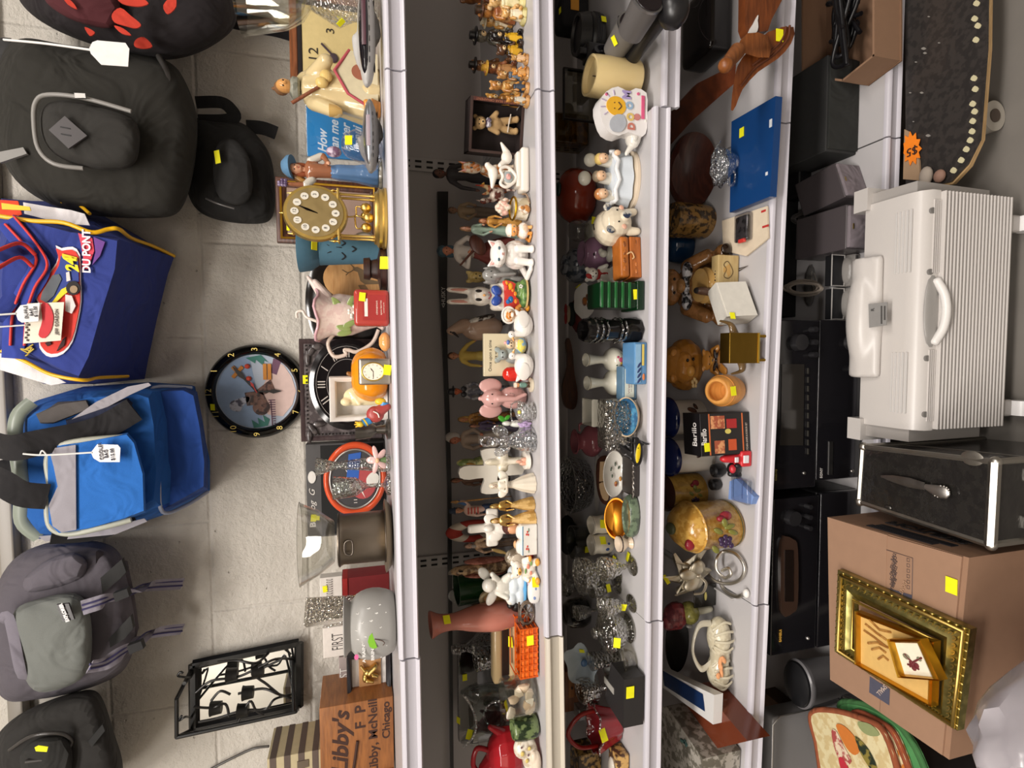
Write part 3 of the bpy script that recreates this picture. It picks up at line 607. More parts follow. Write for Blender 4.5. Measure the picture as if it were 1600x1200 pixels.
# round wall clock
CY = WALL-.02; c0 = onY(398, 613, CY-.02); R_ = (onY(398, 540, CY)-onY(398, 687, CY)).x/2
clk = [('case', 'g#0c0b0b', [l([(.02, 0), (1, 0), (1.0, .12), (.95, .22), (.86, .26), (.8, .2), (.79, .12), (.02, .12)], 64, rx=90)]),
    ('dial', 'g#b4bfd0', [l([(.02, .125), (.8, .125), (.8, .13), (.02, .13)], 48, rx=90)], 's'),
    ('dial>painted_sky', 'd#8fa6c6', [x(circ(.78, 26, 0, 0, 10, 190), -.134, -.13)], 's'),
    ('dial>painted_snow', 'd#d3b8b0', [x([(-.5, -.2), (.1, -.12), (.68, -.35), (.55, -.55), (.3, -.7), (0, -.78), (-.3, -.7), (-.55, -.5)], -.14, -.136)], 's'),
    ('dial>painted_trees', 'd#3f7a70', [x([(-.78, .08), (-.6, .12), (-.7, -.02), (-.56, 0), (-.66, -.14), (-.5, -.1), (-.6, -.24), (-.74, -.2)], -.142, -.138), x([(.72, .2), (.6, .02), (.68, 0), (.55, -.14), (.66, -.16), (.62, -.24), (.78, -.1)], -.142, -.138)], 's'),
    ('dial>painted_locomotive', 'v#7c5a50#3a2a2c', [x(circ(.17, 20, -.34, -.08), -.15, -.14), x([(-.3, .2), (-.02, .24), (.02, -.1), (-.26, -.22)], -.146, -.14), x([(.02, .02), (.26, -.28), (.04, -.36), (-.08, -.12)], -.146, -.14)], 's'),
    ('dial>painted_smoke', 'v#b8bccc#4a4a60', [x(rnd([(-.1, .18), (-.2, .5), (-.36, .52), (-.42, .35), (-.3, .28), (-.2, .16)]), -.146, -.142)], 's'),
    ('dial>painted_fence', 'd#6d4a60', [x([(-.2-.05*i, -.22-.01*i), (-.18-.05*i, -.22-.01*i), (-.18-.05*i, -.36), (-.2-.05*i, -.36)], -.146, -.142) for i in range(12)]+[x([(-.8, -.28), (-.2, -.26), (-.2, -.28), (-.8, -.3)], -.146, -.142), x([(.4, -.28), (.7, -.34), (.65, -.5), (.35, -.4)], -.143, -.14)], 's'),
    ('crossing_sign', 'd#c98438', [b(.42, -.16, .36, .3, .02, .07, 0, 0, 40), b(.42, -.16, .36, .3, .02, .07, 0, 0, -40), b(.42, -.16, -.17, .34, .02, .07), b(.42, -.16, -.26, .34, .02, .07)], 's'),
    ('signal_lamp', 'g#d4503c', [e(.54, -.15, .17, .055), e(.28, -.15, .15, .055)])]
for i, n_ in enumerate(['12', '1', '2', '3', '4', '5', '6', '7', '8', '9', '10', '11']):
    a = radians(90-30*i); clk.append(('numeral', 'm#e6cf7a', [tr(tx(n_, .17, dep=.006), x=.9*cos(a), y=-.262, z=.9*sin(a))], 's'))
def hand(ang, ln, w, y, sp_=.3):
    return tr(x([(-w*.3, -.1*ln), (w*.3, -.1*ln), (w*.35, .5*ln), (w, .66*ln), (0, ln), (-w, .66*ln), (-w*.35, .5*ln)], y, y+.008), ry=ang)
clk += [('minute_hand', 'p#14110f', [hand(50, .72, .05, -.19)], 's'), ('hour_hand', 'p#14110f', [hand(180, .5, .05, -.18)], 's'), ('second_hand', 'p#c8302c', [hand(62, .25, .03, -.2)], 's')]
make('wall_clock', 'round black wall clock with a painted steam locomotive dial', 'clock', (c0.x, WALL, c0.z), clk, (R_, .1, R_), st=[(333, 636)])
# wrought iron candle mirror
Y0 = WALL-.012; Y1 = WALL-.1
co_ = [(302, 1038), (467, 1004), (467, 1104), (303, 1139)]; fc_ = [(276, 1092), (274, 1152), (462, 1110), (455, 1040)]
def bar(a, c_, r=.004): return cy(*onY(*a), r, *onY(*c_), r, 8)
mi = [(306, 1046), (460, 1011), (460, 1098), (307, 1131)]
o = onY(380, 1080, Y0)
pts = []
mir = bpy.data.materials.new('mirror_glass'); mir.use_nodes = True; mp_ = mir.node_tree.nodes['Principled BSDF']; mp_.inputs['Metallic'].default_value = 1; mp_.inputs['Roughness'].default_value = .03; mp_.inputs['Base Color'].default_value = (.86, .88, .88, 1); MC['MIRROR'] = mir
sc = [('frame', 'p#131211', [pw([(a[0], a[1], Y0-.008) for a in (co_[i], co_[(i+1) % 4])], .010, .8, k=1, n=6) for i in range(4)], 's'),
    ('mirror_pane', 'MIRROR', [dc(mi, Y0-.004, .003)], 's'),
    ('basket_rail', 'p#131211', [bar(a+(Ya,), c_+(Yb,)) for a, Ya, c_, Yb in (((302, 1040), Y0, (276, 1092), Y1), ((303, 1139), Y0, (276, 1152), Y1), ((276, 1092), Y1, (276, 1152), Y1), ((276, 1152), Y1, (462, 1112), Y1), ((462, 1112), Y1, (467, 1104), Y0), ((457, 1024), Y0, (459, 1112), Y1), ((288, 1068), Y1+.03, (302, 1050), Y0))]),
    ('hook', 'p#131211', [pw([(300, 1058, Y0), (288, 1058, Y1), (278, 1056, Y1), (282, 1050, Y1), (286, 1052, Y1)], .0022), pw([(300, 1122, Y0), (290, 1120, Y1), (280, 1126, Y1), (284, 1118, Y1)], .0022)])]
for s_ in ([(460, 1030, Y0), (430, 1030, Y1), (400, 1045, Y1), (370, 1058, Y1), (330, 1064, Y1), (306, 1082, Y1)], [(460, 1084, Y0), (430, 1092, Y1), (415, 1108, Y1), (380, 1110, Y1), (340, 1122, Y1), (310, 1128, Y1)],
          [(420, 1020, Y0), (400, 1036, Y1), (370, 1032, Y1), (340, 1034, Y1)], [(458, 1092, Y0), (436, 1085, Y1), (410, 1076, Y1), (372, 1084, Y1)], [(440, 1088, Y1), (418, 1070, Y1), (400, 1052, Y1), (440, 1030, Y1)],
          [(300, 1104, Y0), (330, 1106, Y1), (352, 1100, Y1), (358, 1120, Y1)], [(372, 1128, Y1), (390, 1096, Y1), (400, 1110, Y1), (412, 1118, Y1)], [(330, 1095, Y1), (344, 1080, Y1), (360, 1085, Y1)]):
    sc.append(('vine_scroll', 'p#151312', [pw(s_, .0026)]))
for (a, c_) in ((363, 1054), (404, 1048), (338, 1106), (388, 1082), (380, 1110)):
    p_ = onY(a, c_, Y1+.004); sc.append(('candle_cup', 'p#121110', [l([(.001, 0), (.012, 0), (.014, .02), (.015, .021), (.012, .012), (.001, .01)], 18, x=p_.x, y=p_.y, z=p_.z-.01)]))
Wd('wall_mirror', 'black wrought iron candle holder with a mirror behind scrolling vines', 'mirror', o, sc)
Wd('power_cord', 'dark cord running down the wall to the striped box', 'cord', onY(360, 1180, WALL-.01), [('cord', 'p#4a4642', [pw([(325, 1204, WALL-.008), (360, 1186, WALL-.008), (395, 1170, WALL-.008), (420, 1166, WALL-.02)], .0028)])])
# ================================================================ builders for figurines and vessels
def eyes(z, y, dx, r=.014, col='g#15100e', x0=0): return ('eye', col, [e(x0-dx, y, z, r, r*.6, r*1.1, n=8), e(x0+dx, y, z, r, r*.6, r*1.1, n=8)])
def person(top='g#8a6a4a', low='g#4a5a6a', skin='g#dca888', hair='d#5a3a24', hat=None, male=False, base=None, L=((-.17, 0, .6), (-.1, -.14, .5)), Rr=((.17, 0, .6), (.1, -.14, .5)), sk=.2, longhair=False, beard=None, hatw=.13):
    z0 = .035 if base else 0; p = []
    if base: p.append(('base', base, [l([(.001, 0), (.22, 0), (.225, .012), (.21, .035), (.001, .036)], 24)]))
    if male: p.append(('trousers', low, [c(-.06, 0, z0+.05, .05, -.05, 0, .46, .075), c(.06, .01, z0+.05, .05, .05, 0, .46, .075), e(-.065, -.04, z0+.03, .045, .08, .03), e(.065, -.03, z0+.03, .045, .08, .03), e(0, 0, .47, .1, .075, .07)], 'r'))
    else: p.append(('skirt', low, [l([(.001, z0), (sk, z0), (sk*.95, z0+.08), (sk*.72, .28), (.1, .46), (.075, .56), (.001, .57)], 36, 9, .05)], 'r'))
    a = []
    for s_, (el, hd) in ((-1, L), (1, Rr)): a += [c(s_*.11, 0, .74, .042, *el, .036), c(*el, .036, *hd, .026)]
    p.append(('jacket' if male else 'bodice', top, [c(0, 0, .52, .082, 0, 0, .72, .095), e(0, 0, .76, .125, .075, .055)]+a, 'r'))
    hs = []
    for (el, hd) in (L, Rr):
        hs.append(e(*hd, .028, .026, .03)); d = (V(hd)-V(el)).normalized()*.04
        for k in (-1, 0, 1): hs.append(c(*hd, .009, hd[0]+d.x+k*.012, hd[1]+d.y, hd[2]+d.z, .007))
    p.append(('hands', skin, hs, 'r'))
    p.append(('head', skin, [c(0, 0, .8, .032, 0, -.005, .85, .034), e(0, -.01, .9, .062, .07, .08), e(0, -.075, .893, .013, .018, .018), e(-.06, 0, .895, .012, .018, .022), e(.06, 0, .895, .012, .018, .022), e(0, -.05, .855, .03, .025, .02)], 'r'))
    p += [('head>eye', 'g#15100e', [e(-.024, -.072, .908, .009, .006, .008, n=8), e(.024, -.072, .908, .009, .006, .008, n=8)]), ('head>mouth', 'g#a8483c', [e(0, -.074, .864, .016, .006, .005, n=8)])]
    p.append(('hair', hair, [e(0, .018, .925, .074, .072, .07)]+([e(-.05, .02, .85, .04, .045, .09), e(.05, .02, .85, .04, .045, .09), e(0, .05, .82, .06, .04, .1)] if longhair else [e(0, .03, .89, .068, .055, .07)]), 'r'))
    if beard: p.append(('beard', beard, [e(0, -.05, .83, .05, .035, .06)], 'r'))
    if hat: p.append(('hat', hat, [l([(.001, 0), (hatw, 0), (hatw*.96, .012), (.07, .02), (.066, .075), (.04, .09), (.001, .092)], 24, z=.945)]))
    return p
def bear(fur='f#c89858', muz=None, sit=True, nose='g#1a1210', z=0, arms=None):
    f = [e(0, 0, .34, .24, .2, .3), e(0, -.02, .76, .21, .185, .19), e(-.16, .0, .92, .075, .045, .075), e(.16, .0, .92, .075, .045, .075)]
    f += [c(-.18, -.02, .5, .08, -.26, -.16, .34, .065), c(.18, -.02, .5, .08, .26, -.16, .34, .065)] if not arms else arms
    f += [c(-.13, -.05, .12, .1, -.22, -.3, .09, .085), c(.13, -.05, .12, .1, .22, -.3, .09, .085)] if sit else [c(-.12, 0, .2, .1, -.13, -.03, .07, .085), c(.12, 0, .2, .1, .13, -.03, .07, .085)]
    return [('body', fur, f, 'r'), ('muzzle', muz or fur, [e(0, -.18, .71, .09, .08, .07)], 'r'), ('nose', nose, [e(0, -.26, .735, .03, .018, .022, n=8)]), ('eye', nose, [e(-.075, -.185, .8, .02, .014, .02, n=8), e(.075, -.185, .8, .02, .014, .02, n=8)])]
def goose(col='g#f2ece4', bill='g#e9b070', neck=True):
    return [('body', col, [e(0, 0, .36, .3, .5, .34, rx=-8), c(0, -.34, .4, .16, 0, -.4, .72, .1), e(0, -.42, .84, .115, .15, .12), c(0, .35, .42, .14, 0, .62, .55, .04)], 'r'),
        ('wing', col, [e(-.26, .08, .42, .07, .38, .22, rx=-8), e(.26, .08, .42, .07, .38, .22, rx=-8)], 'r'), ('bill', bill, [c(0, -.54, .82, .05, 0, -.68, .8, .02)]), ('eye', 'g#15100e', [e(-.1, -.47, .87, .018, n=8), e(.1, -.47, .87, .018, n=8)])]
def catsit(col='g#efe9e2', ear='g#e8a8a0', eye='g#4a6470'):
    return [('body', col, [e(0, .08, .3, .25, .28, .3), e(.0, -.05, .42, .19, .17, .22), c(-.1, -.18, .34, .07, -.12, -.26, .06, .06), c(.1, -.18, .34, .07, .1, -.26, .06, .06), e(-.12, -.3, .05, .07, .1, .05), e(.1, -.3, .05, .07, .1, .05), c(-.2, .2, .1, .07, -.36, -.1, .07, .06), c(-.36, -.1, .07, .06, -.22, -.3, .06, .05)], 'rh'),
        ('head', col, [e(0, -.1, .76, .23, .19, .18), e(0, -.25, .71, .1, .07, .07), e(0, -.14, .68, .18, .1, .09), c(-.14, -.08, .86, .075, -.2, -.08, .98, .015), c(.14, -.08, .86, .075, .2, -.08, .98, .015)], 'rh'),
        ('ear', ear, [c(-.14, -.14, .88, .04, -.18, -.12, .95, .01), c(.14, -.14, .88, .04, .18, -.12, .95, .01)]), ('eye', eye, [e(-.09, -.27, .79, .03, .018, .026, n=10), e(.09, -.27, .79, .03, .018, .026, n=10)]), ('nose', ear, [e(0, -.325, .73, .022, .014, .015, n=8)]), ('mouth', 'g#c87868', [e(0, -.315, .69, .03, .01, .008, n=8)])]
def dove(col='g#f0ece4', s=1): return [c(0, 0, .3, .22, 0, .15, .38, .2), c(0, -.2, .45, .14, 0, -.3, .72, .11), e(0, -.33, .8, .12, .13, .11), c(0, -.44, .78, .035, 0, -.54, .76, .015), c(0, .2, .4, .14, 0, .62, .62, .05), e(-.2, .08, .4, .06, .28, .15, rx=18), e(.2, .08, .4, .06, .28, .15, rx=18)]
def vase(prof, mat, n=32, lobes=0, amp=0, inner=None, nm='body', sm=4):
    k = [(max(.002, r-.025), z) for r, z in prof[::-1] if z > .08]+[(.002, .06)]
    return [(nm, mat, [l(prof+k, n, lobes, amp, smooth=0 if sm == 0 else sm)])]
def boxy(w, d, h, mat, nm='body', bev=.01, extra=()): return [(nm, mat, [b(0, 0, h/2, w, d, h, bev)])]+list(extra)
def cupg(mat='x#eef2f0', n=24): return vase([(.3, 0), (.32, .05), (.4, .95), (.41, 1)], mat, n, sm=0)
def dial(R, y, z, face='d#efe8d8', ink='d#241c18', rim=None, X=0, nums='12 1 2 3 4 5 6 7 8 9 10 11'.split(), rn=.78, sz=.26, hh=(50, -60), romanbars=False):
    p = [('dial', face, [x(circ(R, 32, X, z), y, y+.01)], 's')]
    if nums: p.append(('dial>numerals', ink, [tr(tx(n_, R*sz, dep=.001), x=X+R*rn*sin(radians(30*i)), y=y-.003, z=z+R*rn*cos(radians(30*i))) for i, n_ in enumerate(nums) if n_], 's'))
    for nm, a, ln, w in (('minute_hand', hh[0], .8, .035), ('hour_hand', hh[1], .52, .05)):
        p.append((nm, ink, [tr(x([(-w*R*.4, -.12*R*ln), (w*R*.4, -.12*R*ln), (w*R, .6*R*ln), (0, R*ln), (-w*R, .6*R*ln)], y-.008, y-.004), x=X, z=z, ry=a)], 's'))
    return p
# ================================================================ top shelf
S0 = 0
P(0, .13, 373, -58, 62, 'glass_vase', 'big clear bell-mouthed glass vase on a cut crystal foot, right end of the top shelf', 'vase',
  [('bowl', 'x#f4f4f0', [l([(.08, .5), (.2, .56), (.3, .68), (.36, .84), (.42, 1), (.41, 1), (.35, .84), (.29, .69), (.18, .58), (.002, .53)], 36)]), ('foot', 's#f0f0ec', [l([(.24, 0), (.25, .03), (.1, .1), (.13, .2), (.2, .3), (.13, .42), (.08, .5), (.002, .51)], 24, 8, .06)])], st=[(532, 34)])
P(0, .33, 453, -5, 150, 'square_clock', 'square wooden clock with cream face numbered 12 and 6', 'clock',
  [('frame', 'w#9a5c38', [fr(1, .95, .09, .12, 0, 0, .475)], 's'), ('inner_border', 'd#1c1414', [fr(.83, .78, .05, .05, 0, .02, .475)], 's'), ('face', 'd#d2bd84', [b(0, .05, .475, .74, .02, .7)], 's'),
   ('numerals', 'd#2c241c', [tx('12', .15, -.12, .035, .69), tx('6', .15, -.14, .035, .3), tx('3', .13, .14, .035, .5), tx('9', .13, -.33, .035, .5)], 's'), ('hand', 'p#4a3c44', [b(-.06, .02, .54, .02, .01, .17, 0, 0, 40, 0), e(-.13, .03, .47, .05, .02, .05)], '')])
def radio(name, lab, body, face, disp, px0, py0, py1, dp, knob=False, st=None):
    P(0, dp, px0, py0, py1, 'clock_radio', lab, 'clock radio',
      [('case', body, [tr([e(0, 0, 0, .5, .3, .2, n=24)], z=.2), tr([e(0, .06, 0, .46, .26, .17, n=24)], z=.14)], 'r'),
       ('front_panel', face, [e(0, -.1, .235, .42, .22, .145, n=24)]),
       ('display', disp, [b(0, -.315, .26, .4, .012, .1, .004, -14)]),
       ('button', 'p#2a2a2e', [b(-.3+.09*i, -.27+abs(i-3)*.012, .135, .05, .03, .018, .004) for i in range(7)]),
       ('foot', 'p#1a1a1a', [e(-.3, 0, .01, .05, .05, .015), e(.3, 0, .01, .05, .05, .015)])], st=st)
radio('a', 'long silver and black clock radio with a dark red display', 'p#b9b7b4', 'g#17151a', 'p#4a2630', 549, -30, 138, .06)
radio('b', 'short oval grey clock radio with a shiny chrome front', 'p#7c7a7a', 'm#b8bcc4', 'p#9a8a92', 558, 155, 272, .06)
P(0, .2, 423, 92, 193, 'robed_figurine', 'large cream robed folk figurine with grey scarf and red trimmed blanket', 'figurine',
  [('robe', 'g#d8c496', [l([(.001, 0), (.3, 0), (.31, .1), (.24, .35), (.2, .55), (.14, .72), (.001, .76)], 30, 7, .07), c(-.16, -.05, .62, .09, -.3, -.2, .42, .07), c(.14, -.05, .62, .09, .24, -.22, .5, .07), e(.14, .1, .62, .14, .12, .18)], 'rh'),
   ('scarf', 'v#97978a#77786c', [l([(.09, -.05), (.12, -.03), (.125, .02), (.08, .05)], 24, z=.8, sy=.9), e(0, 0, .8, .12, .1, .055)], 'r'),
   ('head', 'g#d39a5c', [e(0, -.03, .89, .075, .08, .085), e(0, -.11, .885, .016, .02, .02)], 'r'), ('eye', 'g#241812', [e(-.028, -.1, .9, .01, .008, .01), e(.028, -.1, .9, .01, .008, .01)]),
   ('hair', 'd#7a5434', [e(0, .03, .93, .08, .075, .07), e(-.02, .02, .99, .02, .02, .03)], 'r'),
   ('staff', 'w#8a4e30', [cy(-.24, -.16, .82, .018, .0, -.22, .5, .018)]), ('mitten', 'g#e2c27a', [e(.06, -.24, .5, .07, .05, .06), e(-.02, -.25, .54, .06, .05, .06)], 'r'),
   ('blanket', 'd#cfc3a2', [x([(-.28, .02), (.34, .02), (.34, .28), (.1, .42), (-.12, .3)], -.3, -.27)], 's'), ('blanket>trim', 'd#b04a54', [t([(-.3, -.29, .02), (-.13, -.3, .3), (.1, -.31, .42), (.35, -.29, .28)], .016)]),
   ('blanket>emblem', 'd#9a5c44', [x(circ(.085, 20, .12, .18), -.305, -.3), ], 's'), ('basket', 'w#c8843c', [l([(.08, 0), (.11, .08), (.1, .085), (.07, .02)], 20, x=-.26, y=-.28, z=.0)]),
   ('loaf', 'g#d89038', [c(-.3, -.3, .1, .03, -.22, -.34, .11, .03), c(-.28, -.27, .12, .03, -.2, -.3, .13, .03)]), ('horn_cup', 'g#d9b26c', [l([(.03, 0), (.06, .05), (.07, .12), (.05, .12), (.002, .04)], 20, x=-.3, y=-.22, z=.36)])])
P(0, .3, 478, 165, 250, 'tin_sign', 'bright blue plastic-wrapped sign with slanted white slogan', 'sign',
  [('panel', 'g#3a8cc4', [b(0, 0, .36, .62, .03, .72, .008)], 's'), ('lettering', 'd#e6e8ea', [tx('How', .13, -.13, -.018, .56, sh=.35, bold=.003), tx('can me', .13, -.06, -.018, .44, sh=.35, bold=.003), tx('batter', .13, -.06, -.018, .32, sh=.35, bold=.003), tx('genui', .13, -.06, -.018, .2, sh=.35, bold=.003), tx('dir', .13, -.06, -.018, .09, sh=.35, bold=.003)], 's'),
   ('plastic_wrap', 'x#eef4fa', [b(0, -.004, .36, .64, .05, .74, .012)])])
P(0, .18, 434, 236, 300, 'lady_figurine', 'denim dressed lady figurine in a blue hat holding grapes', 'figurine',
  person('g#9a6448', 'g#5c7ea8', 'g#d8a080', 'd#8a4420', None, base='v#a09a8c#6a685e', L=((-.2, -.02, .8), (-.22, -.06, 1.0)), Rr=((.2, 0, .62), (.06, -.14, .56)), longhair=True, sk=.15)+
  [('sun_hat', 'f#5a82a4', [l([(.06, .0), (.15, -.01), (.14, .03), (.08, .09), (.002, .1)], 24, x=.02, z=.94, rx=-14)]), ('sleeve', 'g#cdc8bc', [c(-.12, 0, .74, .05, -.2, -.02, .8, .045), c(.12, 0, .74, .05, .19, 0, .64, .045)], 'r'), ('wicker_basket', 'v#b88848#7a5228', [c(-.13, .06, .84, .05, -.02, .06, .98, .06)], 'r'),
   ('grapes', 'v#5a4868#8a7a98', [e(-.24+.03*(i % 3), -.08, 1.0+.03*(i//3), .022) for i in range(8)]), ('bouquet', 'v#7a5a74#c8b8c8', [e(.2, -.16, .5, .07, .06, .08)], 'r')], st=[(519, 250)])
P(0, .1, 533, 205, 268, 'trinket_bag', 'clear crinkled plastic bag of trinkets leaning behind the oval clock radio', 'bag',
  [('bag', 'x#eef0f6', [c(0, 0, .3, .3, .05, 0, .85, .22), c(-.15, -.05, .3, .22, .1, -.05, .7, .2)], 'r'), ('contents', 'v#b8b0c0#e8e4f0', [e(0, 0, .35, .2, .14, .25)], 'r')], st=[(545, 220, 'y', 1.2)])
P(0, .33, 432, 283, 383, 'framed_picture', 'brown picture frame with thin gold edge behind the gold clock', 'picture',
  [('frame', 'w#5c3422#3c2016', [fr(.7, 1.1, .1, .08, 0, 0, .55)], 's'), ('gilt_edge', 'm#d8a83c', [fr(.62, 1.02, .022, .03, 0, -.015, .55)], 's'), ('picture', 'd#9c8274', [b(0, .05, .55, .5, .02, .9)], 's')], st=[(449, 355)])
# gold carriage clock
G = 'm#d9b868'
gc = [('base', G, [l([(.001, 0), (.46, 0), (.47, .03), (.44, .06), (.45, .1), (.4, .13), (.39, .16), (.001, .165)], 40)])]
gc += [('column', G, [l([(.03, 0), (.03, .03), (.02, .05), (.02, .42), (.03, .45), (.001, .46)], 12, x=s_*.31, y=q_, z=.16)]) for s_ in (-1, 1) for q_ in (-.1, .1)]
gc += [('platform', G, [b(0, 0, .635, .78, .3, .03, .008)]), ('finial', G, [l([(.03, 0), (.012, .03), (.03, .06), (.012, .09), (.002, .13)], 12, x=X_, y=0, z=Z_) for X_, Z_ in ((-.38, .64), (.38, .64), (-.3, 1.17), (.3, 1.17), (0, 1.27))]),
       ('bell_case', G, [tr(l([(.02, 0), (.4, 0), (.42, .04), (.4, .12), (.02, .12)], 40, rx=90), z=.93, y=-.02), b(0, .02, .68, .5, .1, .08)]), ('pendulum_ball', G, [e(.15, -.02, .27, .075), e(-.02, -.1, .24, .075), e(-.15, .0, .27, .075), e(.05, .1, .27, .075)]),
       ('pendulum_arm', G, [t(sp([(0, 0, .62), (.02, 0, .42), (.16, 0, .4), (.15, -.02, .3)]), .012), t(sp([(0, 0, .42), (-.16, 0, .4), (-.15, 0, .3)]), .012), t(sp([(0, 0, .42), (0, -.1, .4), (-.02, -.1, .3)]), .012)]), ('scroll_crest', G, [t(sp([(-.3, -.03, 1.14), (-.16, -.03, 1.22), (0, -.03, 1.3), (.16, -.03, 1.22), (.3, -.03, 1.14)]), .022)]),
       ('skirt_grille', G, [b(-.3+.05*i, -.14, .68, .02, .02, .06) for i in range(13)], 's')]
gc += dial(.36, -.155, .93, 'm#c8b07c', 'p#2a1c10', nums=None, hh=(-38+90-30, 20))
gc += [('numeral_plate', 'g#dcd6c8', [tr(x(circ(.052, 14), -.168, -.162), x=.26*sin(radians(30*i)), z=.93+.26*cos(radians(30*i)))], 's') for i in range(12)]
gc += [('numeral_plate>numeral', 'd#242020', [tr(tx(n_, .06, dep=.001), x=.26*sin(radians(30*i)), y=-.17, z=.93+.26*cos(radians(30*i)))], 's') for i, n_ in enumerate('12 1 2 3 4 5 6 7 8 9 10 11'.split())]
P(0, .07, 436, 289, 386, 'anniversary_clock', 'shiny gold anniversary clock with round dial and four pendulum balls', 'clock', gc)
P(0, .17, 467, 357, 427, 'oil_warmer', 'teal blue pottery candle warmer with a wide dish and painted face', 'candle warmer',
  [('dish', 'd#40667a', [l([(.002, .74), (.3, .74), (.46, .86), (.5, .98), (.5, 1.0), (.46, 1.0), (.42, .9), (.25, .82), (.002, .8)], 32)]), ('body', 'd#487084', [l([(.24, 0), (.25, .1), (.33, .72), (.34, .76), (.002, .77)], 28)]),
   ('painted_face', 'd#14181e', [tr(t(sp(a_, 4), .012, 6), z=0) for a_ in ([(-.2, -.22, .62), (-.15, -.27, .68), (-.1, -.3, .62)], [(-.24, -.2, .5), (-.18, -.24, .46), (-.1, -.28, .5)], [(0, -.3, .56), (.0, -.3, .5)], [(.02, -.31, .64), (.08, -.3, .69), (.15, -.26, .64)], [(-.08, -.28, .38), (-.02, -.29, .34), (.04, -.28, .38)], [(.04, -.3, .5), (.1, -.28, .46), (.16, -.25, .5)])])], st=[(490, 383, 'y', 1.2)])
P(0, .28, 545, 362, 412, 'alarm_clock', 'round silver rimmed alarm clock peeking out behind the teal warmer', 'clock', [('case', 'm#b8b4ac', [tr(l([(.02, 0), (.48, 0), (.5, .05), (.46, .12), (.44, .06), (.02, .06)], 36, rx=90), z=.5)]), ('foot', 'm#b8b4ac', [e(-.3, 0, .06, .05, .05, .06), e(.3, 0, .06, .05, .05, .06)])]+dial(.44, -.07, .5, 'd#d8ccba', 'd#8a5a3c', sz=.24, hh=(-90, 150)))
P(0, .36, 477, 385, 560, 'photo_plate', 'glossy black oval plate standing at the back behind the wooden plaque', 'plate', [('plate', 'g#16110f', [tr(l([(.02, 0), (.5, 0), (.5, .02), (.4, .05), (.02, .04)], 40, rx=90), z=.42, sx=1, sz=.85)])])
P(0, .25, 505, 402, 470, 'wood_plaque', 'round light wooden plaque etched with an antlered deer', 'plaque',
  [('disc', 'w#d8a870#c8945c', [x(circ(.5, 36, 0, .5), 0, .05)], 's'), ('deer_etching', 'd#7a6448', [x([(-.1, .06), (-.04, .06), (0, .22), (.1, .24), (.12, .06), (.17, .06), (.2, .3), (.28, .42), (.26, .5), (.2, .5), (.16, .42), (-.04, .38), (-.12, .3)], -.006, 0)], 's'),
   ('deer_etching>antler', 'd#7a6448', [t(sp([(.22, -.004, .48), (.14, -.004, .58), (.2, -.004, .68)], 4), .01, 6), t(sp([(.26, -.004, .48), (.36, -.004, .58), (.32, -.004, .7)], 4), .01, 6), t([(.15, -.004, .57), (.08, -.004, .62)], .009, 6)]), ('log_etching', 'd#8a6c4c', [x([(-.42, .3), (-.14, .42), (-.12, .3), (-.4, .16)], -.004, 0)], 's')])
P(0, .09, 568, 385, 456, 'candle_stand', 'dark turned wooden candle holder with a yellow price sticker', 'candle holder', [('body', 'w#3a2018#24120e', [l([(.5, 0), (.52, .06), (.48, .2), (.5, .26), (.4, .3), (.24, .36), (.2, .6), (.26, .66), (.24, .9), (.002, .9)], 36)])], st=[(601, 411, 'y', 1.5)])
# floral pitcher
P(0, .19, 461, 433, 561, 'pitcher', 'tall pink china pitcher with lily of the valley and scrolled handle', 'pitcher',
  [('body', 'v#e3cfc4#d8bcb4', [l([(.17, 0), (.2, .04), (.15, .12), (.2, .3), (.27, .5), (.29, .68), (.27, .8), (.34, .95), (.36, 1.0), (.33, 1.0), (.24, .82), (.22, .6), (.002, .4)], 36, 5, .05, x=.06)]),
   ('rim', 'g#d4a8b0', [t([(.06+.35*cos(a/24*2*pi)*(1+.08*cos(5*a/24*2*pi)), .35*sin(a/24*2*pi)*(1+.08*cos(5*a/24*2*pi)), 1.0+.03*cos(5*a/24*2*pi)) for a in range(24)], .022, 8, True)]),
   ('spout', 'g#e0ccc4', [c(.3, -.05, .86, .09, .5, -.08, 1.02, .04), c(.36, -.05, .95, .07, .56, -.08, 1.12, .025)], 'r'),
   ('handle', 'g#dccabc', [t(sp([(-.14, 0, .72), (-.3, 0, .86), (-.48, 0, .78), (-.46, 0, .6), (-.4, 0, .62), (-.4, 0, .55), (-.42, 0, .42), (-.3, 0, .2), (-.12, 0, .1)], 6), .028)]),
   ('scroll_finial', 'g#e8ddd2', [t(sp([(-.02, 0, 1.0), (.04, 0, 1.16), (.12, 0, 1.22), (.1, 0, 1.3), (.03, 0, 1.3)], 6), .02)]),
   ('painted_leaves', 'g#8a9a5c', [e(.02+.2*cos(i), -.26+.02*abs(cos(i)), .52+.03*i-.02*(i % 3), .04, .012, .11, ry=-60+17*i) for i in range(8)]),
   ('painted_blossoms', 'g#efe9dc', [e(.0+.05*(i % 4)+.03*sin(i), -.275, .36+.035*(i//2), .022, .014, .022, n=8) for i in range(12)])], st=[(604, 516, 'y', 1.1)])
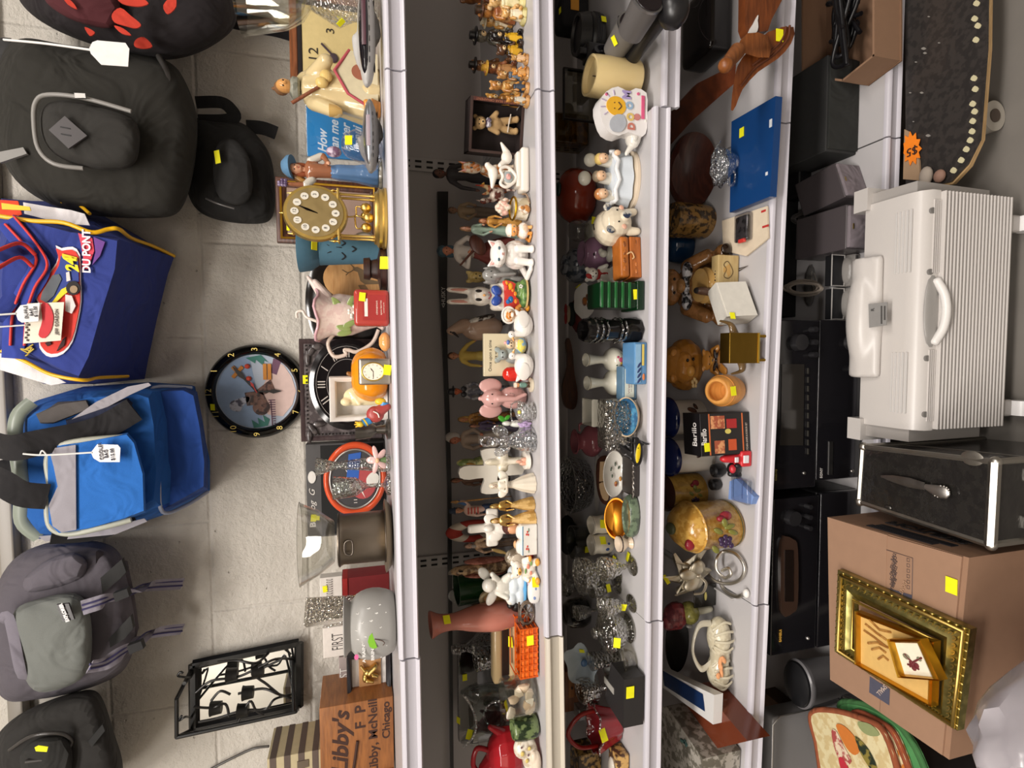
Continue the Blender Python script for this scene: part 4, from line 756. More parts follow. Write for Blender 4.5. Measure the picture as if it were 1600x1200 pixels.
P(0, .05, 553, 454, 510, 'jar_candle', 'square red jar candle with dark red label', 'candle',
  [('jar', 'g#b04038', [b(0, 0, .5, .9, .6, 1, .12)]), ('label', 'd#a02a26', [b(0, -.3, .42, .62, .02, .66)], 's'), ('label>lettering', 'd#e8d8c8', [tx('HOME & CANDLE', .05, 0, -.312, .66), tx('cinnamon', .09, 0, -.312, .36), tx('spice berries', .07, 0, -.312, .24), tx('scented candle', .045, 0, -.312, .16)], 's'), ('label>title_band', 'd#eae4da', [b(0, -.31, .66, .44, .006, .09)], 's'), ('wax', 'g#8a2420', [b(0, 0, .97, .7, .45, .05, .02)])], st=[(566, 464)])
# carved leather look frame and dark clock
cf = [('frame', 'w#4c3c3c#3a2c2e', [fr(1.06, 1.0, .06, .1, 0, 0, .5)], 's'), ('carved_panel', 'v#6c6464#4a4244', [b(0, .04, .5, .98, .04, .92)], 's'),
      ('carved_leaves', 'v#57504f#3c3636', [e(s1*.4+dx, .0, .5+s2*.36+dz, .08, .02, .035, ry=r_) for s1 in (-1, 1) for s2 in (-1, 1) for dx, dz, r_ in ((0, 0, 45*s1*s2), (.05, -.08, 90), (-.07, .04, 0))]),
      ('beaded_border', 'p#2c2626', [e(.46*s_, .005, .08+.042*i, .012, .01, .012, n=6) for s_ in (-1, 1) for i in range(21)]+[e(-.42+.042*i, .005, .92, .012, .01, .012, n=6) for i in range(21)])]
P(0, .33, 469, 530, 690, 'carved_frame', 'brown tooled leather frame carved with leaves and scrolls', 'frame', cf, st=[(476, 593, 'y', 1.3)])
bc = [('plate', 'g#171416', [tr(l([(.02, 0), (.5, 0), (.5, .03), (.44, .05), (.42, .03), (.02, .03)], 48, rx=90), z=.5)], 's')]
bc += [('numeral', 'd#b8b0a8', [tr([b(dx, 0, 0, .012, .004, .1) for dx in dd], x=.34*sin(a), y=-.036, z=.5+.34*cos(a), ry=math.degrees(a))], 's') for a, dd in [(radians(30*i), d_) for i, d_ in enumerate([(-.03, 0, .03), (0,), (-.015, .015), (-.03, 0, .03), (-.02, .02), (0,), (-.02, .02), (-.03, 0, .03), (-.03, 0, .03), (-.02, .02), (0,), (-.02, .02)])]]
bc += [('numeral_ring', 'd#8a8480', [t(ringp(.27, 40, 0, -.035, .5), .004, 6, True), t(ringp(.41, 40, 0, -.035, .5), .004, 6, True)])]
P(0, .28, 483, 528, 672, 'wall_plate_clock', 'glossy black round clock with pale Roman numerals', 'clock', bc)
P(0, .12, 541, 543, 628, 'pumpkin', 'smooth bright orange ceramic pumpkin', 'pumpkin', [('body', 'g#e8901c', [l([(.2, 0), (.4, .08), (.5, .3), (.5, .5), (.4, .75), (.2, .88), (.002, .84)], 48, 8, .04, smooth=3)]), ('stem', 'g#8a5a28', [c(0, 0, .82, .06, .03, 0, .96, .04)])], st=[(541, 570, 'y', 1.1)])
P(0, .04, 560, 560, 601, 'desk_clock', 'small silver square desk clock with a round white dial', 'clock', [('case', 'm#b8b0a4', [b(0, 0, .5, 1, .4, 1, .1)]), ('bezel', 'm#d8b860', [t(ringp(.34, 30, .0, -.2, .55), .03, 8, True)])]+dial(.33, -.215, .55, 'd#efe6d4', 'd#3a2c20', sz=.2, hh=(-90, 60)), st=[(605, 578, 'y', 1.2)])
P(0, .05, 592, 519, 549, 'ceramic_egg', 'small peach ceramic bud vase beside the orange pumpkin', 'vase', [('body', 'g#e0a060', [l([(.3, 0), (.5, .3), (.45, .7), (.2, 1), (.002, 1)], 24, smooth=4)])])
P(0, .14, 515, 588, 657, 'boxed_figurine', 'ivory kneeling figurine set in a white foam box', 'figurine', [('foam_box', 'd#e8e4de', [fr(1, 1, .12, .4, 0, 0, .5), b(0, .38, .5, .98, .04, .98, .01)], 's'), ('figure', 'g#e4d6ac', [e(.05, .12, .55, .22, .14, .22), c(0, .1, .45, .16, -.02, .1, .2, .14), e(-.06, .06, .72, .1, .1, .1), c(.1, .05, .6, .07, -.1, -.02, .5, .05), e(.22, .1, .3, .1, .1, .14)], 'r'), ('second_figure', 'g#d8d0b8', [c(.3, .1, .08, .08, .3, .08, .3, .06)], 'r')])
P(0, .05, 553, 622, 667, 'toy_figure', 'small plastic toy in red shirt with blue and yellow sleeves', 'toy', [('shirt', 'p#a84440', [e(0, 0, .4, .3, .2, .26), c(.1, 0, .3, .2, .25, 0, .1, .16)], 'r'), ('sleeve', 'p#3a86c0', [cy(-.2, 0, .55, .13, -.3, -.02, .75, .14), cy(.25, 0, .18, .12, .42, -.02, .12, .13)]), ('cuff_band', 'p#e8c030', [cy(-.26, -.01, .67, .145, -.28, -.015, .71, .145)]), ('hand', 'p#eec030', [e(-.34, -.02, .83, .1), c(-.38, -.02, .86, .03, -.42, -.02, .95, .025), c(-.33, -.02, .88, .03, -.34, -.02, .98, .025), c(-.28, -.02, .88, .03, -.26, -.02, .96, .025)], 'r'), ('head', 'p#eec030', [e(.45, -.02, .25, .13, .12, .16)], 'r'), ('crescent_print', 'd#e8e0d8', [t(sp([(-.1, -.2, .3), (.04, -.22, .34), (.12, -.2, .46)], 4), .02)])])
P(0, .1, 555, 655, 688, 'candle_holder', 'pewter candle holder with beaded rim beside the carved frame', 'candle holder', [('body', 'm#6e6a64', [l([(.4, 0), (.42, .08), (.2, .14), (.15, .4), (.32, .55), (.36, .75), (.4, 1), (.33, 1), (.28, .7), (.002, .6)], 28, 8, .03)])])
# iris flower
P(0, .05, 572, 683, 740, 'flower_ornament', 'pale pink and lilac porcelain flower with open petals', 'ornament', [('petal', 'g#d8b4b0', [tr(e(0, 0, .28, .13, .05, .28), z=.42, ry=a_, rx=-15) for a_ in (0, 70, 140, 215, 290)]), ('throat', 'g#e0b088', [e(0, -.08, .42, .1, .08, .1)], 'r'), ('stem_foot', 'g#5a7048', [cy(0, 0, 0, .12, 0, 0, .3, .05)])])
P(0, .13, 494, 712, 740, 'crystal_bell', 'clear cut crystal flared vase standing before the red clock', 'vase', [('body', 's#e8ece8', [l([(.42, 0), (.45, .1), (.3, .4), (.22, .62), (.14, .7), (.3, .84), (.46, 1), (.4, 1), (.25, .84), (.1, .72), (.002, .66)], 30, 10, .05)])], st=[(599, 724, 'y', .8)])
P(0, .15, 520, 742, 778, 'crystal_bell', 'short clear crystal goblet left of the tall crystal vase', 'vase', [('body', 's#e8ece8', [l([(.42, 0), (.4, .05), (.08, .12), (.08, .4), (.36, .6), (.44, 1), (.4, 1), (.3, .62), (.002, .5)], 30, 8, .05)])])
P(0, .35, 480, 690, 832, 'shadow_box', 'tall dark grey display box lettered in white, with an oval badge', 'box', [('box', 'd#4c4a4a', [b(0, 0, .5, 1, .2, 1, .01)], 's'), ('recess', 'd#050505', [b(.0, -.1, .42, .96, .01, .8)], 's'), ('oval_badge', 'd#dedad4', [tr(x(circ(.065, 20), -.115, -.1), x=.15, z=.93, sz=.75)], 's'), ('lettering', 'd#d8d4ce', [tx('B', .1, -.36, -.106, .93, bold=.003), tx('og', .1, -.16, -.106, .93, sh=.4), tx('G', .1, -.02, -.106, .93, sh=.4)], 's')], st=[(490, 809, 'y', 1.1), (497, 809, 'y', .7)])
rc = [('rim', 'g#d0502c', [t(ringp(.46, 48, 0, 0, .5), .045, 12, True)]), ('inner_ring', 'm#b8b4b0', [t(ringp(.4, 48, 0, -.01, .5), .018, 8, True)])]+dial(.39, -.01, .5, 'd#3c3a3c', 'd#e8e0d8', sz=.2, hh=(-120, 40), nums=['', '', '', '', '', '', '', 'D', '', '11', '', ''])+[
  ('dial_print', 'd#b04a4c', [x(circ(.22, 20, -.06, .38), -.016, -.012)], 's'), ('dial_print>blue_print', 'd#2c5cb0', [x([(.0, .45), (.36, .4), (.34, .6), (.02, .64)], -.02, -.016)], 's'), ('dial_print>dog_print', 'd#e8e4dc', [x(rnd([(-.1, .16), (.02, .12), (.08, .22), (.0, .32), (-.1, .3)], 3), -.022, -.018)], 's')]
P(0, .28, 505, 690, 806, 'wall_clock', 'round clock with bright red-orange rim and dog picture dial', 'clock', rc)
# chrome bucket with glass bowl
P(0, .12, 528, 783, 895, 'ice_bucket', 'polished steel bucket with ring handle on a wide round tray', 'bucket', [('tray', 'm#8a7c68', [l([(.3, 0), (.52, .02), (.62, .1), (.64, .13), (.6, .14), (.5, .07), (.002, .06)], 48)]), ('bucket', 'm#857a6c', [l([(.42, .08), (.44, .12), (.43, .9), (.46, .96), (.44, 1.0), (.41, .95), (.002, .94)], 48)]), ('rim_band', 'm#5c544c', [t(ringp(.45, 48, 0, 0, .97, 'z'), .02, 8, True), t(ringp(.445, 48, 0, 0, .13, 'z'), .02, 8, True)]), ('ring_handle', 'm#6c645c', [t(sp([(-.1, -.47, .86), (.08, -.47, .86), (.1, -.48, .74), (-.12, -.48, .74)], 6, True), .018, 8, True), b(0, -.45, .86, .12, .05, .04, .01)])])
P(0, .12, 468, 783, 914, 'glass_bowl', 'wide clear glass bowl resting in the mouth of the steel bucket', 'bowl', [('bowl', 'x#f6f6f4', [l([(.24, 0), (.26, .04), (.4, .5), (.5, 1), (.49, 1), (.39, .5), (.24, .06), (.002, .05)], 48)]), ('rim', 'x#e0e0dc', [t(ringp(.5, 48, 0, 0, 1, 'z'), .008, 6, True)])], z0=.098)
P(0, .3, 535, 893, 950, 'red_box', 'dark red cardboard box behind the raindrop bowl', 'box', [('box', 'd#7c1c20', [b(0, 0, .5, 1, .6, 1, .01)], 's'), ('lid_edge', 'd#a82420', [b(0, -.02, .93, 1.01, .62, .1, .01)], 's')], st=[(556, 939)])
P(0, .36, 500, 895, 930, 'calendar_block', 'white flip calendar stack between the steel bucket and cut glass', 'calendar', [('leaf_block', 'd#d4cec6', [b(0, 0, .5, 1, .3, 1, .02)], 's'), ('spiral', 'm#8a8680', [t(ringp(.04, 10, -.4+.1*i, -.16, .86, 'x'), .01, 6, True) for i in range(9)])], st=[(508, 920)])
P(0, .2, 478, 926, 972, 'cut_glass_vase', 'faceted cut glass square vase left of the steel bucket', 'vase', [('body', 's#eceae4', [l([(.3, 0), (.34, .08), (.5, 1), (.46, 1), (.3, .1), (.002, .08)], 4), ]), ('facet_ribs', 's#f4f2ee', [t([(-.3+.15*i, -.34-.01*i, .1+.12*i), (.3, -.36, .5+.12*i)], .012, 5) for i in range(4)]+[t([(.3-.15*i, -.34, .1+.12*i), (-.3, -.36, .5+.12*i)], .012, 5) for i in range(4)])])
# fish bowl with umbrella
P(0, .08, 537, 922, 1027, 'glass_bowl', 'frosted grey fishbowl vase painted with raindrops and a green umbrella', 'bowl', [('bowl', 'p#9c9a96', [l([(.3, 0), (.42, .03), (.5, .3), (.5, .55), (.44, .75), (.34, .86), (.4, .94), (.43, .98), (.4, .99), (.32, .88), (.002, .8)], 48, smooth=2)]),
   ('raindrop', 'd#e2e0dc', [tr([e(0, 0, 0, .018, .006, .02), c(0, 0, .01, .012, .008, 0, .05, .003, 8)], x=X_, y=-(.25*(1-((Z_-.42)/.62)**2)-X_*X_)**.5-.002 if .25*(1-((Z_-.42)/.62)**2)>X_*X_ else -.1, z=Z_) for X_, Z_ in ((.3, .7), (.2, .62), (.1, .72), (.02, .56), (-.02, .7), (.36, .5), (.3, .36), (.22, .46), (.12, .3), (.1, .14), (.28, .2), (.38, .3), (-.16, .2), (-.3, .16), (-.38, .3), (-.1, .4))]),
   ('umbrella_print', 'd#7cb82c', [tr(x([(-.12, 0), (-.1, .07), (-.04, .12), (.04, .12), (.1, .07), (.12, 0)], -.508, -.5), x=-.04, z=.42, ry=-22)], 's'), ('umbrella_print>umbrella_handle', 'd#5c4c44', [t(sp([(-.02, -.51, .42), (-.06, -.51, .28), (-.1, -.51, .24), (-.13, -.5, .27)], 4), .008)]),
   ('flower_print', 'd#e46aa0', [tr(x(circ(.04, 12), -.43, -.42), x=-.28, z=.76)], 's'), ('lettering', 'd#e8e6e2', [tx('A RAINY', .08, -.2, -.475, .62, bold=.002), tx('BRINGS', .08, -.2, -.49, .46, bold=.002)], 's')])
P(0, .3, 542, 1012, 1092, 'display_box', 'deep black picture frame with white mat and a gold horse relief', 'picture', [('frame', 'p#26262a', [fr(.9, 1, .12, .2, 0, 0, .5)], 's'), ('mat', 'd#ddd8d4', [b(0, .1, .5, .72, .02, .82)], 's'), ('backing', 'd#a87c50', [b(.04, .085, .48, .5, .02, .5)], 's'), ('horse_relief', 'm#d8b870', [e(.08, .06, .55, .07, .05, .09), c(.08, .05, .5, .06, .16, .05, .36, .05), e(-.02, .06, .6, .08, .05, .06), c(-.06, .05, .55, .04, -.1, .05, .42, .03), c(.12, .04, .6, .03, .2, .04, .68, .02), c(.02, .05, .42, .04, -.02, .05, .32, .03)], 'r')], dep=.05)
P(0, .3, 503, 1072, 1215, 'wooden_crate', 'old brown wooden crate stencilled Libby\'s', 'crate', [('crate', 'w#9a6234#80502c', [b(0, 0, .5, 1.2, .6, 1, .01)], 's'), ('lettering', 'd#3c2218', [tr(tx("Libby's", .3, sh=.3, bold=.008), x=.1, y=-.302, z=.72, ry=3), tr(tx('F  P', .2, bold=.005), x=.4, y=-.302, z=.45), tr(tx('Libby, McNeill', .17, bold=.004), x=.12, y=-.302, z=.28), tr(tx('Chicago', .15, bold=.004), x=.3, y=-.302, z=.1), t(sp([(-.4, -.303, .6), (-.2, -.303, .55), (.1, -.303, .5)], 5), .02)], 's'), ('side_board', 'w#a87040#8a5a34', [b(-.5, -.31, .15, .3, .03, .3, .01)], 's')], dep=.12)
P(0, .3, 424, 1152, 1262, 'storage_box', 'box covered in brown and beige striped paper, leftmost on the top shelf', 'box', [('box', 'd#b4a684', [b(0, 0, .5, 1, .5, 1, .01)], 's'), ('stripe', 'd#5a4c44', [b(0, 0, .12+.2*i, 1.006, .506, .09) for i in range(5)], 's'), ('label_holder', 'm#8c8074', [b(.35, -.256, .5, .1, .01, .16)], 's'), ('lid', 'd#6a4c4c', [b(-.42, -.26, .5, .12, .03, 1.0)], 's')], z0=.112, dep=.1)
P(0, .35, 505, 972, 1018, 'word_block', 'white wooden block sign reading FIRST behind the raindrop bowl', 'sign', [('board', 'd#d8d0c8', [b(0, 0, .5, 1, .2, 1, .02)], 's'), ('lettering', 'd#4a4440', [tx('FIRST', .24, 0, -.102, .78)], 's')])
P(0, .345, 530, 1020, 1085, 'word_block', 'grey wooden block sign reading LAST above the shadow box frame', 'sign', [('board', 'd#9a8c88', [b(0, 0, .5, 1, .1, 1, .02)], 's'), ('lettering', 'd#e8e4de', [tx('LAST', .22, 0, -.06, .9)], 's')])
# ================================================================ second shelf: figurines
def fig(dp, px0, py0, py1, lab, parts, **k): return P(1, dp, px0, py0, py1, k.pop('name', 'figurine'), lab, k.pop('cat', 'figurine'), parts, **k)
IV = 'g#eee6da'
# bear groups at the right end
def bearfig(dp, px0, py0, py1, lab, fur, dress, rock=None, hatc=None, g=None):
    p = bear(fur, 'g#d8b888')
    p += [('dress', dress, [l([(.001, .02), (.28, .02), (.27, .15), (.22, .4), (.12, .58), (.001, .6)], 24, 8, .05), e(0, -.02, .5, .22, .18, .1)], 'r')]
    if rock: p += [('base', rock, [l([(.001, -.16), (.42, -.16), (.4, -.06), (.34, .02), (.001, .03)], 24, 5, .06)])]
    if hatc: p += [('hat', hatc, [l([(.001, 0), (.3, 0), (.29, .03), (.15, .05), (.13, .16), (.001, .18)], 20, z=.88)])]
    fig(dp, px0, py0, py1, lab, p, name='bear_figurine', cat='figurine', g=g)
B1, B2, B3 = 'v#b87a3c#8a5424', 'v#c89858#a87838', 'v#7a4c28#5a3418'
bearfig(.1, 742, 3, 34, 'brown bear figurine sitting highest among the bears at the right end', B1, 'v#9a5a34#b88858', hatc='v#5a3a2c#3a2a1c')
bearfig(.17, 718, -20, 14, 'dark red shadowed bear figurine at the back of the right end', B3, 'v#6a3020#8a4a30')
bearfig(.06, 762, -12, 22, 'cream dressed bear figurine on a wide yellowish base', 'v#d8b078#b88c50', 'v#e0d4a8#c8bc88', rock='v#d8cc90#a89c60')
bearfig(.05, 783, 8, 36, 'small cream and gold bear girl with bonnet at the shelf front', 'v#d8a868#c09050', 'v#e8dcc0#d0c098', rock='v#cfc48c#a89858')
bearfig(.13, 750, 25, 47, 'small bear figurine in a cream hat behind the golden base', B2, 'v#d8c8a8#b8a888', hatc='v#d8ccb0#b8a888')
bearfig(.14, 733, 44, 72, 'grey-green bear figurine wearing a black bow on its ear', 'v#6a6458#4c483e', 'v#3c3a34#24221e', hatc='p#141214')
bearfig(.07, 765, 47, 70, 'black bear figurine with yellow sunflowers down its front', 'v#2c2420#141010', 'v#d8a828#2a201c')
bearfig(.07, 775, 66, 92, 'dark bear figurine holding a yellow sunflower branch', 'v#5a3c28#38261a', 'v#c89824#2c241c')
bearfig(.15, 732, 92, 116, 'bear figurine with a large dark hat, tallest of the brown cluster', 'v#8a5c38#6a4428', 'v#a87848#7a5430', hatc='p#1c1614')
bearfig(.11, 752, 96, 120, 'brown bear figurine in a golden yellow bonnet', 'v#8a5434#6c3c24', 'v#b08050#8a5c34', hatc='v#d0a040#b08428')
bearfig(.06, 776, 108, 128, 'small bear figurine in a blue and grey jacket', 'v#b88850#946434', 'v#6c7884#464e5a')
bearfig(.04, 798, 82, 100, 'little tan bear figurine with white collar at the shelf front', B2, 'v#d8b48c#b88c60', rock='v#c89860#a87848')
bearfig(.04, 800, 102, 124, 'little orange bear figurine with a tan ball at the shelf front', 'v#d08c3c#b0702c', 'v#c89458#a87440', rock='v#c89860#a87848')
bearfig(.08, 764, 124, 146, 'bear figurine in a cream and gold angel robe', 'v#c89050#a87038', 'v#e0c088#c8a060')
bearfig(.09, 758, 144, 166, 'golden round bear figurine next to the boxed teddy bear', 'v#d09c50#b07c34', 'v#a07038#7a5028')
bearfig(.04, 788, 126, 146, 'small bear figurine in dark blue overalls', 'v#b8803c#946028', 'v#3c4654#262e3a', rock='v#c89860#a87848')
bearfig(.04, 790, 146, 166, 'small bear figurine with black and white spotted skirt', 'v#b8803c#946028', 'v#c8c0b0#2c2824', rock='v#c89860#a87848')
# boxed teddy
P(1, .09, 730, 158, 244, 'boxed_teddy_bear', 'small plush teddy bear tied inside a dark brown window box', 'boxed toy',
  [('box_back', 'd#241816', [b(0, .25, .5, 1, .02, 1), b(0, 0, .01, 1, .5, .02), b(0, 0, .99, 1, .5, .02), b(-.49, 0, .5, .02, .5, 1), b(.49, 0, .5, .02, .5, 1)], 's'), ('window_frame', 'd#38241e', [fr(1, 1, .05, .02, 0, -.26, .5)], 's'), ('label_side', 'd#4a241c', [b(.46, -.255, .5, .07, .02, .9)], 's'),
   ('teddy_bear', 'f#a8885c', [e(.08, 0, .48, .15, .12, .16), e(.08, -.03, .76, .13, .11, .11), e(-.03, 0, .86, .045, .03, .045), e(.19, 0, .86, .045, .03, .045), c(.0, 0, .56, .06, -.08, -.08, .44, .05), c(.16, 0, .56, .06, .28, -.08, .48, .05), c(.02, 0, .36, .075, -.02, -.04, .14, .065), c(.15, 0, .36, .075, .2, -.04, .14, .065), e(-.02, -.1, .1, .07, .09, .05), e(.2, -.1, .1, .07, .09, .05)], 'rh'),
   ('muzzle', 'f#c0a070', [e(.08, -.13, .73, .055, .05, .045)]), ('eye', 'g#100c0a', [e(.04, -.12, .8, .014), e(.12, -.12, .8, .014)]), ('nose', 'g#100c0a', [e(.08, -.18, .745, .018)]), ('ribbon', 'v#c8c4c8#5a4c5c', [e(.08, -.1, .64, .1, .07, .04), e(.04, -.15, .62, .05, .03, .04), e(.12, -.15, .62, .05, .03, .04)], 'r'),
   ('tie', 'd#c8bcac', [t([(-.06, -.12, .26), (.2, -.12, .24)], .012), t([(.1, -.12, .24), (.28, -.12, .22)], .012)]), ('lettering', 'd#a86a4c', [tr(tx('STANDING BEAR ORNAMENT', .06), x=.46, y=-.268, z=.5, ry=-90)], 's')], rot=-14)
# doves and heart
P(1, .05, 757, 222, 300, 'dove_heart_ornament', 'white porcelain ornament of two doves on a heart with a pink rose', 'ornament', [('plinth', IV, [b(0, 0, .1, 1, .4, .2, .07), b(0, 0, .24, .8, .32, .12, .05)]), ('heart_frame', IV, [t(sp([(-.2, -.12, .3), (-.42, -.12, .52), (-.36, -.12, .68), (-.2, -.12, .62), (-.04, -.12, .68), (.02, -.12, .5)], 6, True), .04, 10, True), e(-.2, -.06, .5, .18, .05, .16)], 'r'), ('heart_plate', 'g#a8b0b0', [e(-.2, -.12, .5, .13, .03, .12)]), ('rose', 'g#e8a8a0', [e(-.2, -.16, .5, .07, .03, .06), e(-.17, -.18, .52, .03, .02, .03), e(-.23, -.18, .48, .03, .02, .03)], 'r'),
   ('dove', IV, [tr([e(0, 0, 0, .16, .12, .13), c(-.1, 0, .05, .08, -.2, -.03, .16, .06), c(.1, 0, 0, .09, .32, .02, .12, .03)], x=.28, y=0, z=.5)], 'r'), ('dove', IV, [tr([e(0, 0, 0, .17, .12, .12), c(.1, 0, .06, .09, .16, -.03, .14, .07), c(-.1, 0, 0, .09, -.3, .02, .02, .04), c(.17, -.02, .14, .03, .24, -.04, .1, .01)], x=-.1, y=.02, z=.82)], 'r')])
# tall dark figure, cats
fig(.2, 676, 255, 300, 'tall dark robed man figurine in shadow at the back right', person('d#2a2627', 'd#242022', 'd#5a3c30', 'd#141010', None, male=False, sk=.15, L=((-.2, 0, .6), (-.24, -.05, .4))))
fig(.13, 715, 256, 282, 'small orange and white kitten figurine peeking over the dove ornament', catsit('v#c87a38#e8d8c0'), name='cat_figurine')
fig(.12, 744, 292, 322, 'dark brown pony-like figurine with white patches in the shadows', [('body', 'v#5a3028#d8c8b8', [e(0, 0, .5, .3, .2, .2), c(-.2, 0, .4, .07, -.22, 0, .05, .05), c(.2, 0, .4, .07, .22, 0, .05, .05), c(-.2, 0, .6, .12, -.34, -.1, .85, .09), e(-.36, -.15, .86, .12, .12, .1)], 'r'), ('ear', 'v#5a3028#d8c8b8', [c(-.3, 0, .94, .03, -.28, 0, 1.02, .01)]), ('eye', 'g#100c0a', [e(-.4, -.25, .9, .02)])], name='pony_figurine')
fig(.17, 742, 288, 306, 'orange and cream rooster shaped figurine behind the doves', [('body', 'v#b85a28#e0c898', [e(0, 0, .4, .4, .3, .35), c(.1, 0, .6, .2, .15, -.1, .85, .12), c(-.2, 0, .5, .2, -.5, 0, .8, .08)], 'r'), ('comb', 'g#a83020', [e(.15, -.1, 1.0, .05, .05, .08)]), ('beak', 'g#d8a040', [c(.25, -.2, .86, .05, .36, -.25, .84, .01)])], name='rooster_figurine')
# flower basket
P(1, .05, 773, 303, 344, 'flower_pot_figurine', 'cream polka dot pot heaped with tiny china flowers and a gold band', 'figurine', [('pot', 'v#ece4d0#c8b898', [l([(.3, 0), (.4, .05), (.36, .3), (.4, .42), (.002, .45)], 28)]), ('gold_band', 'm#d8a830', [t(ringp(.385, 28, 0, 0, .43, 'z'), .035, 8, True)]), ('flowers', 'v#e8dcc8#d8a898', [e(.26*cos(i*2.4)*(i/16)**.5, .2*sin(i*2.4)*(i/16)**.5-.05, .62+.28*(1-(i/16)), .1, .1, .09) for i in range(16)], 'r'), ('puppy', 'v#c88848#efe4d4', [e(-.1, -.36, .14, .16, .12, .13), e(-.1, -.44, .3, .1, .09, .09)], 'r'), ('rim', 'g#8a7058', [t(sp([(.1, -.36, .02), (.42, -.3, .1), (.45, -.2, .2)], 4), .03)])])
# couple
fig(.11, 718, 348, 370, 'curly haired lady figurine in a pale green cape', person('g#9ab0a0', 'g#8aa090', 'g#c89478', 'v#6a4a34#8a6848', None, longhair=True, sk=.22, Rr=((.16, -.05, .62), (.1, -.16, .62))))
fig(.1, 748, 335, 358, 'golden dressed girl figurine standing before the lady in the green cape', person('v#c08c44#a07030', 'v#b88844#8a6028', 'g#c88c68', 'd#8a4c24', None, sk=.22, longhair=True))
fig(.04, 790, 348, 379, 'orange kitten figurine in a white cap and white dress', catsit('v#d88c3c#e8b070')[:1]+catsit('v#d88c3c#e8b070')[1:]+[('cap', IV, [l([(.001, 0), (.24, 0), (.22, .12), (.1, .2), (.001, .22)], 20, z=.86)]), ('dress', 'v#efe6dc#e8c8a8', [e(0, -.05, .32, .3, .3, .26)], 'r')], name='cat_figurine')
# white cat, grey bunny
fig(.045, 761, 373, 438, 'white porcelain cat with pink ears and grey-blue eyes', catsit(), name='cat_figurine', rot=-8)
fig(.09, 752, 410, 445, 'grey stone elephant figurine behind the white cat', [('body', 'g#8c8a86', [e(0, 0, .38, .38, .34, .34), e(-.1, -.2, .7, .24, .2, .24), c(-.12, -.36, .62, .09, -.08, -.5, .25, .055), c(-.2, -.2, .2, .11, -.2, -.24, .06, .1), c(.2, -.2, .2, .11, .2, -.24, .06, .1), e(-.34, -.1, .72, .06, .14, .18), e(.14, -.1, .72, .06, .14, .18)], 'rh'), ('eye', 'g#141414', [e(-.2, -.38, .76, .02), e(0, -.38, .76, .02)])], name='elephant_figurine')
fig(.16, 683, 365, 422, 'lady figurine in white blouse and teal headscarf playing an instrument', person('d#c8beb4', 'd#6a2c24', 'd#a86c50', 'd#2c4450', None, sk=.26, longhair=True, L=((-.22, -.04, .62), (-.04, -.2, .62)), Rr=((.2, -.04, .62), (.08, -.2, .54)))+[('head_scarf', 'd#38505a', [e(0, .03, .95, .085, .085, .075)], 'r'), ('instrument', 'w#5a2c1c', [tr(e(0, 0, 0, .16, .04, .1), x=.06, y=-.22, z=.52, ry=-30), cy(-.02, -.22, .58, .018, -.24, -.22, .76, .014)], 'r')])
fig(.15, 728, 419, 447, 'pale yellow duckling-like teddy figurine in the second row', bear('v#d0b878#b89c58', 'v#e0cc98#c8b078'), name='bear_figurine')
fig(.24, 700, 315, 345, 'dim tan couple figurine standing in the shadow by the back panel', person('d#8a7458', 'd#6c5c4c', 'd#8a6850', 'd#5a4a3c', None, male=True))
# rabbit with watermelon
fig(.1, 698, 438, 488, 'tall white rabbit with long ears holding a slice of watermelon', [('body', 'v#d8d0c4#c8beb0', [e(0, 0, .2, .27, .2, .24), e(0, -.02, .52, .2, .17, .17), c(-.1, 0, .64, .07, -.12, 0, .92, .055), c(.1, 0, .64, .07, .12, 0, .92, .055), c(-.22, 0, .32, .07, -.24, -.2, .14, .06), c(.22, 0, .32, .07, .22, -.2, .2, .06)], 'rh'), ('ear', 'd#b07868', [e(-.115, -.055, .8, .03, .01, .13), e(.115, -.055, .8, .03, .01, .13)]), ('eye', 'g#1a1412', [e(-.085, -.17, .57, .032, .015, .045), e(.085, -.17, .57, .032, .015, .045)]), ('nose', 'g#d8a060', [e(0, -.2, .5, .025, .02, .02)]), ('mouth', 'g#8a3c3c', [t(sp([(-.07, -.19, .44), (0, -.21, .41), (.07, -.19, .44)], 4), .01)]),
   ('bow', 'g#2c4c9c', [e(-.1, -.18, .33, .11, .05, .07, ry=15), e(.1, -.18, .33, .11, .05, .07, ry=-15), e(0, -.2, .33, .03)], 'r'), ('watermelon', 'g#d8443c', [x([(-.3, .24)]+[(-.0+.3*cos(radians(a)), .24+.0+.24*sin(radians(a))) for a in range(190, 351, 16)]+[(.3, .24)], -.28, -.22)]), ('watermelon>rind', 'g#4c8a54', [t([(.3*cos(radians(a)), -.25, .24+.26*sin(radians(a))) for a in range(180, 361, 15)], .022)])], name='rabbit_figurine', rx=0)
